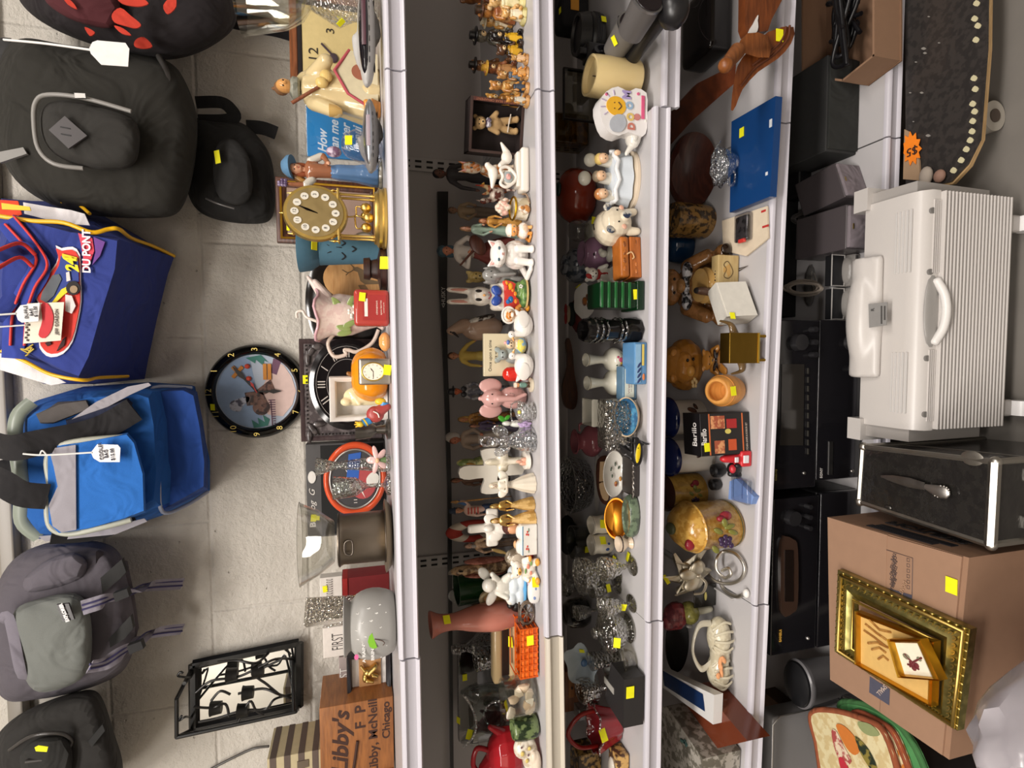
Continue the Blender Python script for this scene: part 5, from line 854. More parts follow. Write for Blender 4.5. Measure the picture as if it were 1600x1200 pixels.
fig(.05, 782, 434, 482, 'small garden figurine of colourful birds on a green flowery mound', [('mound', 'v#6c8c4c#48683a', [e(0, 0, .1, .5, .3, .22), e(.1, 0, .3, .3, .2, .15)], 'r'), ('base', 'g#d0b078', [l([(.001, 0), (.52, 0), (.52, .06), (.001, .08)], 28, sy=.6)]), ('bird', 'g#f0a028', [e(.2, -.2, .68, .13, .12, .1), e(.3, -.24, .84, .08, .08, .08)], 'r'), ('bird', 'g#2c68a8', [e(-.24, -.2, .66, .12, .12, .1), e(-.32, -.26, .78, .08, .08, .08)], 'r'), ('butterfly', 'g#e84c44', [e(.14, -.28, .86, .1, .03, .07, ry=30), e(.28, -.28, .92, .1, .03, .07, ry=-30)], 'r'), ('daisy', 'g#e8e0d8', [e(.2+.05*cos(a), -.3, .3+.05*sin(a), .03, .02, .03) for a in (0, 1.26, 2.5, 3.77, 5.0)], 'r'), ('leaf', 'g#e88828', [e(-.05, -.26, .5, .08, .03, .06), e(-.3, -.24, .48, .08, .03, .06), e(.06, -.26, .6, .06, .03, .05)])])
fig(.06, 783, 473, 512, 'brown dog figurine in a white bonnet hugging the nearest goose', [('body', 'v#c88038#e8dcc8', [e(0, 0, .3, .26, .22, .26), e(0, -.06, .66, .2, .18, .18), c(-.2, -.05, .4, .07, -.3, -.2, .3, .06), c(.2, -.05, .4, .07, .3, -.2, .3, .06)], 'r'), ('bonnet', 'g#e8e4dc', [e(0, .03, .74, .24, .16, .2), t(ringp(.23, 24, 0, -.08, .7), .035, 8, True)], 'r'), ('shoe', 'g#e09830', [e(-.18, -.2, .08, .1, .13, .07), e(.2, -.2, .08, .1, .13, .07)], ''), ('muzzle', 'g#f0e8dc', [e(0, -.22, .62, .08, .07, .06)]), ('eye', 'g#1a1210', [e(-.07, -.22, .7, .02), e(.07, -.22, .7, .02)])], name='dog_figurine')
# geese
fig(.035, 791, 482, 534, 'white goose sitting next to the bonneted dog, right one of the two geese', goose(), name='goose_figurine', rot=-62)
fig(.035, 792, 545, 598, 'white goose next to the red toy, left one of the two geese', goose(), name='goose_figurine', rot=62)
fig(.07, 790, 528, 552, 'tiny baby figurine with yellow blanket between the two geese', [('body', 'g#e0c8a8', [e(0, 0, .3, .3, .25, .3), e(0, -.05, .7, .22, .2, .2)], 'r'), ('blanket', 'v#e8d868#8ab0c8', [e(-.05, -.1, .25, .38, .26, .22)], 'r'), ('bow', 'g#6078b8', [e(.1, -.2, .84, .12, .06, .07)]), ('eye', 'g#1a1210', [e(-.07, -.24, .72, .03), e(.07, -.24, .72, .03)])])
# bird, lady, storybook
fig(.18, 697, 490, 532, 'tan long-necked seabird figurine with dark striped wing', [('body', 'g#a08470', [e(0, 0, .42, .26, .2, .34, ry=-18), c(.06, 0, .7, .15, -.06, -.05, .9, .1)], 'rh'), ('wing', 'v#3a302c#c8c0b4', [e(.2, -.03, .45, .07, .16, .26, ry=-22)]), ('tail', 'g#2a2422', [c(.12, 0, .1, .06, .26, 0, 0.0, .02)]), ('beak', 'g#2a2422', [c(-.1, -.12, .9, .03, -.2, -.24, .84, .01)]), ('eye', 'g#0a0808', [e(-.09, -.13, .94, .018)])], name='bird_figurine')
fig(.2, 699, 529, 574, 'dark haired lady figurine in a plain yellow dress', person('d#b89c48', 'd#b8a050', 'd#a87454', 'd#3a2418', None, sk=.17, L=((-.18, 0, .62), (-.2, -.06, .46)), Rr=((.22, 0, .66), (.3, -.08, .56))))
fig(.08, 757, 521, 588, 'cream storybook plaque with written verse and a grey mouse', [('book', 'g#ddd0b0', [b(0, .1, .55, 1, .12, .9, .02)]), ('lettering', 'd#3a302c', [tx("Once upon a time", .1, -.02, .035, .86), tx('there was a', .085, .0, .035, .74)], 's'), ('mouse', 'g#98a09c', [e(0, -.05, .36, .22, .16, .24), e(0, -.12, .62, .13, .12, .11), e(-.12, -.06, .72, .07, .03, .07), e(.12, -.06, .72, .07, .03, .07)], 'r'), ('eye', 'g#141414', [e(-.05, -.22, .65, .018), e(.05, -.22, .65, .018)]), ('flower', 'g#e8a8a8', [e(.28, -.08, .55, .04), e(.34, -.08, .38, .04), e(.3, -.08, .26, .04)])], name='storybook_plaque', cat='plaque')
fig(.06, 785, 573, 596, 'small bright red toy mailbox-like figure beside the goose', [('body', 'g#cc2c20', [c(0, 0, .2, .3, 0, 0, .7, .3), b(0, 0, .1, .5, .4, .2, .04)], 'r'), ('trim', 'g#e8e0d0', [b(0, -.3, .2, .4, .04, .08, .01), b(0, -.3, .45, .4, .04, .08, .01)])])
fig(.045, 803, 590, 613, 'little wooden nutcracker in green jacket upright at the shelf front', [('base', 'g#dcd0b8', [l([(.001, 0), (.42, 0), (.42, .1), (.001, .12)], 24)]), ('trousers', 'g#4c3828', [c(-.09, 0, .15, .07, -.08, 0, .4, .08), c(.09, 0, .15, .07, .08, 0, .4, .08)], 'r'), ('jacket', 'g#6c8c80', [c(0, 0, .42, .16, 0, 0, .62, .15)], 'r'), ('head', 'g#d89868', [e(0, -.02, .82, .13, .12, .13)]), ('hat', 'g#e8dcc8', [l([(.001, 0), (.16, 0), (.14, .12), (.001, .13)], 20, z=.9)])])
# elephant
P(1, .07, 747, 591, 653, 'elephant_ornament', 'shiny pink glass elephant head ornament with big ears', 'ornament', [('body', 'g#c89a94', [e(0, 0, .28, .3, .26, .3), e(0, -.08, .7, .24, .2, .24), e(-.32, 0, .74, .2, .07, .24), e(.32, 0, .74, .2, .07, .24), c(0, -.26, .62, .1, 0, -.34, .3, .06), c(0, -.34, .3, .06, .1, -.36, .12, .05), e(0, -.05, .95, .06, .06, .06)], 'rh'), ('eye', 'g#141010', [e(-.12, -.25, .76, .018), e(.12, -.25, .76, .018)]), ('beaded_trim', 'm#c8b8b4', [e(.14*cos(radians(a)), -.3, .4+.12*sin(radians(a)), .014, n=6) for a in range(180, 361, 20)])])
fig(.19, 700, 596, 626, 'clown figurine with dark bow and grey ruffled costume in the back row', person('v#9a9898#5c5c64', 'v#8a8888#4c4c54', 'd#b8603c', 'd#1c1818', 'p#17151a', male=True)+[('bow_tie', 'p#141216', [e(-.06, -.1, .79, .06, .03, .05), e(.06, -.1, .79, .06, .03, .05)], 'r')])
P(1, .035, 797, 625, 662, 'crystal_basket', 'small clear crystal basket with a tiny yellow flower', 'ornament', [('basket', 's#eef0f0', [l([(.3, 0), (.36, .04), (.34, .4), (.44, .6), (.4, .62), (.28, .4), (.002, .1)], 24, 12, .04)]), ('handle', 's#eef0f0', [t(sp([(-.4, 0, .6), (-.3, 0, .95), (.3, 0, .95), (.4, 0, .6)], 6), .03)]), ('flower', 'g#e8dc70', [e(0, -.1, .66, .08)])])
fig(.17, 715, 642, 666, 'brown and gold shepherd figurine with curly hair behind the pink elephant', person('v#a8783c#6c4824', 'v#8a5c30#5a3c20', 'd#a87048', 'v#a88848#6c5428', None, male=False, longhair=True, sk=.2))
fig(.15, 733, 652, 676, 'dark kneeling king figurine in violet robe beside the white lady', person('d#3a2c40', 'd#2c2430', 'd#8a5c44', 'd#3c2418', None, beard='d#5a4030', sk=.28))
fig(.2, 696, 667, 704, 'nun-like lady figurine in a pale beige coat and grey hood', person('d#9a8674', 'd#b8a898', 'd#a8684c', 'd#6a3420', None, sk=.2)+[('hood', 'd#a49c94', [tr(e(0, .05, 0, .1, .09, .13), x=.04, z=.92)], 'r')])
P(1, .06, 778, 648, 672, 'bird_ornament', 'white porcelain bird with a lilac flower and green leaf', 'ornament', [('bird', 'g#d8d8d0', [e(0, 0, .45, .2, .25, .25), e(.05, -.1, .78, .14, .14, .13), c(-.1, .1, .4, .1, -.3, .3, .2, .04)], 'r'), ('flower', 'g#b8a0c8', [e(.0+.12*cos(a), -.28, .3+.12*sin(a), .09, .05, .09) for a in (0, 1.26, 2.5, 3.77, 5)]+[e(0, -.33, .3, .06)], 'r'), ('leaf', 'g#3c8c28', [e(.3, -.05, .9, .2, .04, .09, ry=-20), e(.35, -.05, .75, .16, .04, .07, ry=20)])])
P(1, .045, 750, 664, 714, 'crystal_angel', 'clear crystal angel with round wings and ribbed gown', 'ornament', [('gown', 's#e8ecf0', [l([(.34, 0), (.36, .05), (.26, .3), (.15, .5), (.001, .52)], 28, 12, .06)]), ('torso', 's#eef0f4', [e(0, 0, .58, .16, .12, .14), c(-.1, -.05, .62, .05, 0, -.16, .55, .04), c(.1, -.05, .62, .05, 0, -.16, .55, .04)], 'r'), ('head', 's#eef0f4', [e(0, -.02, .82, .14, .13, .14)]), ('wing', 's#eef0f4', [e(-.27, .06, .62, .2, .05, .14, ry=40), e(.27, .06, .66, .2, .05, .14, ry=-40)]), ('halo', 's#eef0f4', [t(ringp(.12, 20, 0, .05, .93), .03, 8, True)])])
# crosses, angels
P(1, .1, 716, 700, 771, 'ceramic_cross', 'plain white ceramic cross standing behind the cream angels', 'cross', [('cross', 'g#dcd6ca', [x(rnd([(-.12, 0), (.12, 0), (.12, .4), (.3, .36), (.48, .34), (.52, .5), (.48, .66), (.3, .64), (.14, .62), (.16, .85), (.1, 1), (-.1, 1), (-.16, .85), (-.14, .62), (-.3, .64), (-.48, .66), (-.52, .5), (-.48, .34), (-.3, .36), (-.12, .4)], 2), -.05, .05)])])
P(1, .065, 757, 703, 738, 'lace_cross', 'cream lace-carved cross with pink roses at the foot', 'cross', [('cross', 'v#e8dfcc#cfc4ac', [c(0, 0, .1, .16, 0, 0, .9, .16), c(-.36, 0, .62, .14, .36, 0, .62, .14), e(0, -.05, .62, .2, .12, .13)], 'r'), ('roses', 'g#e0a890', [e(-.1, -.16, .14, .1), e(.08, -.17, .1, .1), e(0, -.18, .24, .08)], 'r'), ('base', IV, [l([(.001, 0), (.42, 0), (.4, .08), (.001, .1)], 24)])])
fig(.045, 764, 736, 778, 'cream pearl angel in a flowing gown with small white wings', person('g#e4dccc', 'g#dcd2c0', 'g#e0cdb8', 'g#d8ccb4', None, sk=.26, longhair=True, L=((-.16, -.06, .62), (-.02, -.17, .64)), Rr=((.16, -.06, .62), (.02, -.17, .64)))+[('wing', 'g#ece4d4', [e(-.2, .09, .66, .16, .04, .1, ry=30), e(.2, .09, .66, .16, .04, .1, ry=-30)])], name='angel_figurine')
fig(.2, 704, 738, 760, 'small brown haired figurine hidden behind the white cross', person('d#5a4030', 'd#4a3828', 'd#8a5c44', 'd#3c2418', None, male=True))
fig(.16, 712, 712, 730, 'small green and yellow parrot figurine behind the white cross', [('body', 'v#7a8c4c#c8c080', [e(0, 0, .4, .3, .25, .36), e(0, -.1, .82, .2, .2, .18)], 'r'), ('beak', 'g#d8a040', [c(0, -.3, .8, .06, 0, -.4, .74, .02)])], name='bird_figurine')
fig(.17, 702, 776, 808, 'sailor figurine in red and white striped shirt leaning on an oar', person('d#c8a898', 'd#2c3a54', 'd#b88460', 'd#2c3444', 'd#243040', male=True, Rr=((.22, 0, .8), (.26, -.06, .95)), hatw=.09)+[('stripe', 'd#a83c30', [b(0, -.09, .6+.05*i, .17, .02, .02, .004) for i in range(4)]), ('oar', 'w#a87838', [cy(.3, -.1, .05, .025, .26, -.1, .9, .025), e(.26, -.1, .95, .05, .03, .08)], 'r'), ('cuff', 'd#3c5a84', [c(.15, 0, .78, .04, .24, -.03, .9, .04)])])
P(1, .23, 696, 812, 846, 'life_ring', 'small red and white life ring propped at the back', 'life ring', [('ring', 'd#a83428', [t(ringp(.36, 40, 0, 0, .45), .14, 12, True)]), ('white_band', 'd#d8ccb8', [t([(.36*cos(radians(a+k)), 0, .45+.36*sin(radians(a+k))) for k in (-16, -8, 0, 8, 16)], .146, 12) for a in (45, 135, 225, 315)]), ('foot', 'd#5c3c2c', [b(0, 0, -.1, .3, .3, .08, .02)])])
fig(.05, 765, 778, 800, 'gilded figurine of a lady with scrolling robes, right of the gold pair', person('m#d0a860', 'v#c8a468#a88448', 'm#d8b878', 'm#b08c48', None, sk=.24, longhair=True), name='gilded_figurine')
fig(.045, 766, 799, 824, 'gilded figurine of a lady with a fluted skirt, left of the gold pair', person('m#d8b470', 'v#d8b478#b89050', 'g#e0b880', 'm#c09848', None, sk=.24, longhair=True), name='gilded_figurine', st=[(840, 805, 'y', 1.3)])
P(1, .08, 732, 795, 854, 'ceramic_cross', 'white ceramic cross carved with a kneeling angel', 'cross', [('cross', 'g#e0dad0', [b(0, 0, .5, .2, .12, 1, .03), b(0, 0, .6, .9, .12, .2, .03)], 'r'), ('angel_relief', 'g#e6e0d6', [e(0, -.08, .42, .16, .1, .2), e(.02, -.12, .68, .09, .08, .09), e(.2, -.05, .62, .16, .05, .12, ry=-30), e(-.2, -.05, .55, .15, .05, .12, ry=30)], 'r')])
fig(.06, 785, 812, 834, 'tiny brown haired baby figurine beside the small white house', [('head', 'g#d8a078', [e(0, -.05, .62, .26, .24, .26)]), ('hair', 'd#4a2018', [e(0, .02, .74, .28, .25, .2)], 'r'), ('body', 'g#e8dcc8', [e(0, 0, .25, .3, .25, .26)], 'r')])
P(1, .035, 806, 818, 866, 'toy_house', 'little white china house painted with red flowers and a blue roof edge', 'ornament', [('house', 'g#e4dfd6', [b(-.22, 0, .4, .46, .4, .8, .06), b(.22, 0, .4, .46, .4, .8, .06), e(-.22, 0, .84, .2, .16, .14), e(.22, 0, .84, .2, .16, .14)], 'r'), ('flower', 'g#cc3c30', [e(-.22+.05*cos(a), -.21, .5+.05*sin(a), .035, .02, .035) for a in (0, 2, 4)]+[e(.2+.05*cos(a), -.21, .5+.05*sin(a), .035, .02, .035) for a in (0, 2, 4)]), ('painted_border', 'g#4c88a8', [b(0, -.205, .72, .84, .01, .04, .004)]), ('leaf', 'g#5c7c5c', [e(-.3, -.21, .44, .06, .02, .02), e(.3, -.21, .44, .06, .02, .02)])])
fig(.15, 726, 838, 868, 'fisherman figurine holding two tan fish', person('v#a88a6c#7c6450', 'v#5a4838#3c3028', 'd#b08a74', 'd#5a4c44', None, male=True, beard='d#8a8078', L=((-.2, -.04, .62), (-.1, -.2, .5)))+[('fish', 'g#b8985c', [tr([e(0, 0, 0, .05, .04, .16), c(0, 0, -.14, .03, 0, 0, -.22, .05)], x=-.12, y=-.22, z=.4, ry=30), tr([e(0, 0, 0, .05, .04, .14)], x=.14, y=-.2, z=.46, ry=-40)], 'r')])
P(1, .06, 802, 842, 858, 'toy_figure', 'tiny orange and cream cherub figurine above the white house', 'figurine', [('body', 'g#d8a878', [e(0, 0, .35, .3, .25, .33), e(0, -.05, .8, .22, .2, .2)], 'r'), ('leaf', 'g#a85c3c', [e(.15, -.2, .5, .12, .08, .08), e(-.15, -.2, .3, .12, .08, .08)])], z0=.018)
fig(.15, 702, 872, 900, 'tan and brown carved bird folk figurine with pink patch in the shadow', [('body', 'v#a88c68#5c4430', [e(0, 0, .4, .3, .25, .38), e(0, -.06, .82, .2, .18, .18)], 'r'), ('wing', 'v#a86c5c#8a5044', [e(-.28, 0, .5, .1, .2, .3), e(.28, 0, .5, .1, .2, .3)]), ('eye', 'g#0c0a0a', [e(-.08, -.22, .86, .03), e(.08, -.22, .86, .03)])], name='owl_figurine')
P(1, .24, 700, 880, 893, 'pebble_ornament', 'small oval white stone ornament high in the back shadow', 'ornament', [('stone', 'g#b8b0a0', [e(0, 0, .86, .5, .3, .14, ry=20)]), ('stand', 'p#2c2824', [cy(0, 0, 0, .2, 0, 0, .8, .08)])])
P(1, .08, 789, 856, 884, 'seashell', 'large brown-grey clam shell with glassy inside', 'shell', [('shell', 'v#a89c88#6c6050', [e(0, 0, .5, .5, .3, .5, ry=30)], ''), ('inner_shell', 'g#c8bca8', [e(-.05, -.2, .5, .34, .14, .32, ry=30)])])
P(1, .06, 822, 855, 872, 'toy_block', 'small bright red block between the white house and flowered bear', 'block', [('block', 'g#c42420', [b(0, 0, .5, 1, 1, 1, .06)]), ('ball', 'g#e8a838', [e(-.3, -.3, 1.05, .2)])])
fig(.03, 799, 868, 913, 'white and orange bear figurine painted with flowers at the shelf front', bear('v#f0e8dc#ece0d0', 'g#e8a848')+[('painted_flower', 'g#e89078', [e(.1, -.2, .4, .06, .02, .06), e(-.06, -.21, .3, .05, .02, .05)]), ('leaf', 'g#6c9c4c', [e(.0, -.21, .5, .07, .02, .03), e(.16, -.19, .28, .06, .02, .03)]), ('paw', 'g#e0a040', [e(-.22, -.34, .1, .09, .08, .09), e(.22, -.34, .1, .09, .08, .09), e(-.27, -.18, .32, .07), e(.27, -.18, .32, .07)])], name='bear_figurine')
P(1, .1, 749, 885, 950, 'cherub_figurine', 'white cherub kneeling on a blue-tinted cloud', 'figurine', [('cloud', 'g#d8e0e4', [e(-.2, 0, .12, .25, .2, .14), e(.1, 0, .1, .28, .2, .13), e(.0, 0, .24, .22, .18, .14), e(-.25, -.05, .3, .15, .14, .12), e(.25, -.05, .26, .15, .14, .12)], 'r'), ('cloud>blue_tint', 'g#5ca4d4', [e(-.05, -.04, .04, .42, .2, .05)]), ('cherub', 'g#e0dcd0', [e(0, 0, .5, .16, .13, .2), e(.06, -.06, .78, .14, .13, .14), c(.14, -.02, .6, .07, .3, -.12, .72, .05), c(-.12, -.02, .6, .06, -.2, -.14, .42, .05), c(-.1, 0, .42, .1, -.3, -.1, .34, .07), c(.1, 0, .42, .1, .24, -.14, .36, .07)], 'rh'), ('wing', 'g#e6e2d8', [e(-.26, .1, .68, .18, .05, .1, ry=30), e(.24, .1, .84, .16, .05, .1, ry=-40)])])
fig(.15, 747, 918, 946, 'baby figurine in a cream ruffled bonnet behind the cherub', [('bonnet', 'g#c8b890', [e(0, .04, .62, .34, .2, .36), t(ringp(.32, 24, 0, -.1, .62, 'y', .34), .06, 8, True)], 'r'), ('face', 'g#d8a870', [e(0, -.12, .62, .25, .14, .27), e(0, -.27, .6, .04, .03, .04)], 'r'), ('eye', 'g#2a1c14', [e(-.09, -.24, .68, .03), e(.09, -.24, .68, .03)]), ('gown', 'g#b8a888', [e(0, 0, .15, .26, .2, .2)], 'r')])
P(1, .025, 824, 903, 943, 'heart_box', 'small white oval trinket box painted with blue flowers', 'trinket box', [('box', 'g#e6e2de', [l([(.4, 0), (.5, .2), (.48, .7), (.3, .95), (.001, 1)], 32, sy=.6, smooth=2)]), ('painted_flower', 'g#7c90c0', [e(-.2, -.27, .5, .09, .02, .12), e(.12, -.28, .4, .08, .02, .1)]), ('knob', 'g#c8b0c0', [e(.3, 0, .95, .08)])], st=[(836, 910, 'y', 1.2)])
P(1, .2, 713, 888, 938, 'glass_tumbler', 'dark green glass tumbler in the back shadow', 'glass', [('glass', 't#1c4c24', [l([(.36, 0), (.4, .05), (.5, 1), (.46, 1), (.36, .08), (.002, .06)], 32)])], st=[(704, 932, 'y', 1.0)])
P(1, .24, 700, 905, 945, 'glass_plate', 'large clear grey glass platter leaning at the back behind the green tumbler', 'plate', [('plate', 'x#9a9894', [tr(l([(.02, 0), (.5, 0), (.52, .04), (.48, .05), (.02, .03)], 36, rx=90), z=.5)])])
P(1, .12, 672, 946, 986, 'pink_vase', 'tall dusky pink flared vase, tallest thing on the second shelf', 'vase', [('vase', 'g#b87464', [l([(.3, 0), (.34, .03), (.5, .3), (.42, .55), (.28, .75), (.3, .9), (.44, 1), (.4, 1), (.25, .88), (.2, .7), (.002, .4)], 32, sy=.8, smooth=3)])], st=[(698, 969, 'y', 1.3)])
fig(.1, 791, 935, 956, 'small black cat-like stand under the pink vase', [('body', 'p#1a1614', [e(0, 0, .4, .4, .3, .4), e(.1, -.1, .8, .2, .2, .18)], 'r')], name='cat_figurine')
P(1, .05, 810, 937, 978, 'wagon_wheel', 'miniature grapevine wagon wheel ornament', 'ornament', [('rim', 'v#6a5a4c#4a3c32', [t(ringp(.44, 30, 0, 0, .5), .06, 8, True), t(ringp(.4, 30, 0, -.05, .5), .04, 8, True)]), ('hub', 'v#5c4c40#3c3028', [e(0, 0, .5, .1)]), ('spoke', 'v#6a5a4c#4a3c32', [cy(0, 0, .5, .03, .42*cos(a), 0, .5+.42*sin(a), .03) for a in [i*pi/4 for i in range(8)]], 's'), ('twig_bundle', 'v#5a4a3c#3a3028', [c(-.4+.05*i, .1, .92+.03*(i % 3), .035, .4, .1, .9+.04*(i % 3), .03) for i in range(4)], 'r')])
P(1, .05, 808, 975, 1052, 'wicker_basket', 'bright orange woven tray basket at the shelf front', 'basket', [('basket', 'g#e0641c', [b(0, .02, .3, .94, .5, .06, .02)]+[t([(-.48, -.28, z_), (.48, -.28, z_), (.48, .3, z_), (-.48, .3, z_)], .03, 6, True) for z_ in (.06, .3, .55, .8, 1.0)], ''), ('woven_panel', 'v#e87428#c8500f', [b(0, -.255, .5, .94, .03, .92, .01)]), ('upright_slat', 'g#c85414', [b(-.48+.12*i, -.28, .5, .035, .03, 1, .005) for i in range(9)]), ('inner_weave', 'v#c04c10#7c2c0c', [b(0, .25, .5, .9, .04, .9, .01), b(-.46, 0, .5, .03, .5, .9, .01), b(.46, 0, .5, .03, .5, .9, .01)])], st=[(828, 1000, 'y', 1.3)])
P(1, .1, 800, 955, 1045, 'wicker_basket', 'second orange basket nested behind the front one', 'basket', [('basket', 'g#d85a18', [t([(-.48, -.28, z_), (.48, -.28, z_), (.48, .3, z_), (-.48, .3, z_)], .03, 6, True) for z_ in (.1, .35, .6, .95)]+[b(0, 0, .05, .9, .5, .08, .02)]), ('upright_slat', 'g#c04c14', [b(-.48+.12*i, -.28, .5, .035, .03, .9, .005) for i in range(9)])])
P(1, .135, 768, 963, 1062, 'napkin_holder', 'two tan rounded wooden slabs with a dark gap between them', 'holder', [('slab', 'g#c8b084', [b(0, -.02, .82, 1, .3, .26, .1)]), ('slab', 'g#c8ae84', [b(.02, -.02, .3, .98, .3, .42, .12)]), ('gap_plate', 'p#2a1a14', [b(.05, 0, .6, .86, .26, .2, .01)])], st=[(797, 1002, 'y', 1.5)])
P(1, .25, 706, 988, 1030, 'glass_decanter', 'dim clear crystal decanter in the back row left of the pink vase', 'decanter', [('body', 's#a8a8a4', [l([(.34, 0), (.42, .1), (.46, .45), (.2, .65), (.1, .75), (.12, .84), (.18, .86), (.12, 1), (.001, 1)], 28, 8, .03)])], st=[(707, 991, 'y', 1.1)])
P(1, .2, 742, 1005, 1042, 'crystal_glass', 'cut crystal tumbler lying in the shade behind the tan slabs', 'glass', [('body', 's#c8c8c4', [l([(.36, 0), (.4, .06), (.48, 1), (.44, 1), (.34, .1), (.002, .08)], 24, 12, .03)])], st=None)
P(1, .33, 715, 1000, 1150, 'photo_holder', 'empty clear acrylic picture frame lying against the back panel', 'frame', [('frame', 'x#b0acaa', [b(0, 0, .5, 1, .1, 1, .02)]), ('backing', 'p#4a4442', [b(0, .06, .5, .9, .02, .9, .01)])], st=[(726, 1058, 'y', 1.1), (717, 1125, 'y', 1.1)])
# shells
P(1, .06, 786, 1058, 1118, 'shell_bowl', 'clear glass bowl filled with pale seashells', 'bowl', [('bowl', 'x#f2f2ee', [l([(.3, 0), (.44, .06), (.5, .4), (.48, .85), (.46, .85), (.47, .4), (.4, .1), (.002, .08)], 36)])]+[('seashell', c_, [tr([l([(.02, 0), (.12, .06), (.15, .2), (.001, .24)], 14, 7, .07, sy=.45)], x=a, y=-.28, z=z_, ry=r_)]) for a, z_, r_, c_ in ((-.26, .1, 30, 'g#e8d4bc'), (-.05, .08, -20, 'g#dcc0a4'), (.18, .12, 10, 'g#ecdcc8'), (-.2, .34, 120, 'g#e4c8ac'), (.02, .36, 200, 'g#f0e8dc'), (.25, .38, 90, 'g#dcc4a8'), (-.25, .6, 20, 'g#ece0d0'), (.0, .62, 80, 'g#e0c8b0'), (.22, .62, 150, 'g#e8d8c4'))])
P(1, .19, 719, 1066, 1160, 'glass_owl_dish', 'large clear cat-eared glass vase with two points', 'vase', [('body', 'x#d8dad8', [l([(.3, 0), (.4, .1), (.48, .5), (.46, .84), (.43, .84), (.45, .5), (.36, .12), (.002, .1)], 40, sy=.55), tr(l([(.16, 0), (.08, .2), (.02, .3)], 16), x=-.36, z=.74, ry=-12), tr(l([(.16, 0), (.08, .2), (.02, .3)], 16), x=.36, z=.74, ry=12)]), ('rim', 's#e8e8e4', [t(sp([(-.44, -.1, 1.0), (-.25, -.2, .86), (0, -.26, .8), (.25, -.2, .86), (.44, -.1, 1.0)], 6), .02)]), ('embossed_swirl', 's#e0e0dc', [t(ringp(.2, 24, .1, -.22, .45), .02, 6, True), t(ringp(.14, 24, -.22, -.2, .42), .018, 6, True)])], st=[(734, 1148, 'y', 1.3), (790, 1103, 'y', 1.4)])
P(1, .05, 800, 1118, 1154, 'stone_pot', 'small mottled dark green stone pot', 'pot', [('pot', 'v#1c2c18#6c7c50', [l([(.36, 0), (.46, .1), (.5, .5), (.46, .9), (.4, 1), (.34, 1), (.3, .8), (.002, .7)], 32, smooth=2)])], st=[(794, 1140, 'y', 1.0)])
P(1, .12, 735, 1130, 1215, 'bird_teapot', 'glossy dark red bird shaped pot with a curved handle', 'teapot', [('body', 'g#9c1c24', [e(0, 0, .4, .5, .4, .4), c(-.1, 0, .6, .24, -.25, 0, .8, .16)], 'rh'), ('handle', 'g#8c1820', [t(sp([(.1, 0, .72), (.2, 0, .98), (-.1, 0, 1.06), (-.3, 0, .95)], 6), .05)]), ('spout', 'g#8c1820', [c(.42, 0, .5, .1, .58, 0, .72, .05)])])
P(1, .04, 803, 1150, 1215, 'porcelain_shoe', 'cream lacy porcelain slipper with gold dots at the left end', 'ornament', [('shoe', 'v#e6dccc#c8b8a0', [e(0, 0, .3, .5, .2, .26, ry=-12), e(.2, 0, .5, .26, .2, .3), c(-.3, 0, .2, .12, -.45, 0, .1, .08)], 'rh'), ('flower', 'g#d8c070', [e(.2, -.22, .6, .06, .03, .06), e(.0, -.21, .46, .05, .03, .05), e(.28, -.2, .38, .05, .03, .05)]), ('painted_flower', 'g#6c4c54', [e(.14, -.22, .42, .03, .02, .03), e(.34, -.2, .62, .03, .02, .03)])])
P(1, .03, 828, 1172, 1212, 'seashell', 'small pale shell at the left front corner of the second shelf', 'shell', [('shell', 'g#e0d0bc', [e(0, 0, .4, .5, .3, .4), e(.25, -.05, .6, .25, .2, .3)], 'r')])
# ================================================================ third shelf
def T3(dp, px0, py0, py1, name, lab, cat, parts, **k): return P(2, dp, px0, py0, py1, name, lab, cat, parts, **k)
BK = 'p#121113'
# camera gear at the right end
T3(.3, 872, -30, 52, 'camera_bag', 'black padded bag with orange tag at the back right corner', 'bag', [('bag', 'f#141316', [b(0, 0, .5, 1, .6, 1, .12)]), ('tag', 'd#c88a2c', [b(-.1, -.32, .55, .2, .02, .3, .01)], 's', 'orange paper tag')], st=[(876, 17, 'y', .9)])
T3(.22, 900, 20, 95, 'camera_lens', 'black camera lens with a yellow sticker standing behind the silver ones', 'lens', [('barrel', 'p#151416', [l([(.4, 0), (.5, .05), (.5, .5), (.46, .55), (.5, .6), (.44, 1), (.38, 1), (.36, .9), (.002, .9)], 32)]), ('ridged_ring', 'p#242326', [t(ringp(.5, 32, 0, 0, z_, 'z'), .02, 6, True) for z_ in (.2, .26, .32, .38)])], st=[(943, 31, 'y', 1.1)])
def cylpx(a, c_, r0_, r1_): return cy(a.x, a.y, a.z, r0_, c_.x, c_.y, c_.z, r1_, 28)
Z3 = lambda X: shz(2, X)
def lens(name, lab, p0, p1, r, z, mat, st=None):
    A = onZ(*p0, z); B_ = onZ(*p1, z); o = (A+B_)/2; d = (B_-A).normalized()
    Wd(name, lab, 'binoculars', V((o.x, o.y, z-r)), [('barrel', mat, [cylpx(A, B_, r*.86, r)]), ('front_ring', 'm#b8b8b8', [cylpx(B_-d*.001, B_+d*.003, r*1.02, r*1.02)]), ('glass', 'g#1a1216', [cylpx(B_+d*.002, B_+d*.005, r*.9, r*.88)])], st=st)
lens('binocular_barrel', 'short grey barrel of binoculars lying beside the longer black one', (960, 80), (985, 40), .024, Z3(.4)+.045, 'p#6c6864', [(961, 63, 'y', 1.1)])
lens('binocular_barrel', 'long grey and black telescope barrel lying at the right end of the third shelf', (985, 52), (1012, 2), .024, Z3(.4)+.07, 'p#5c5856')
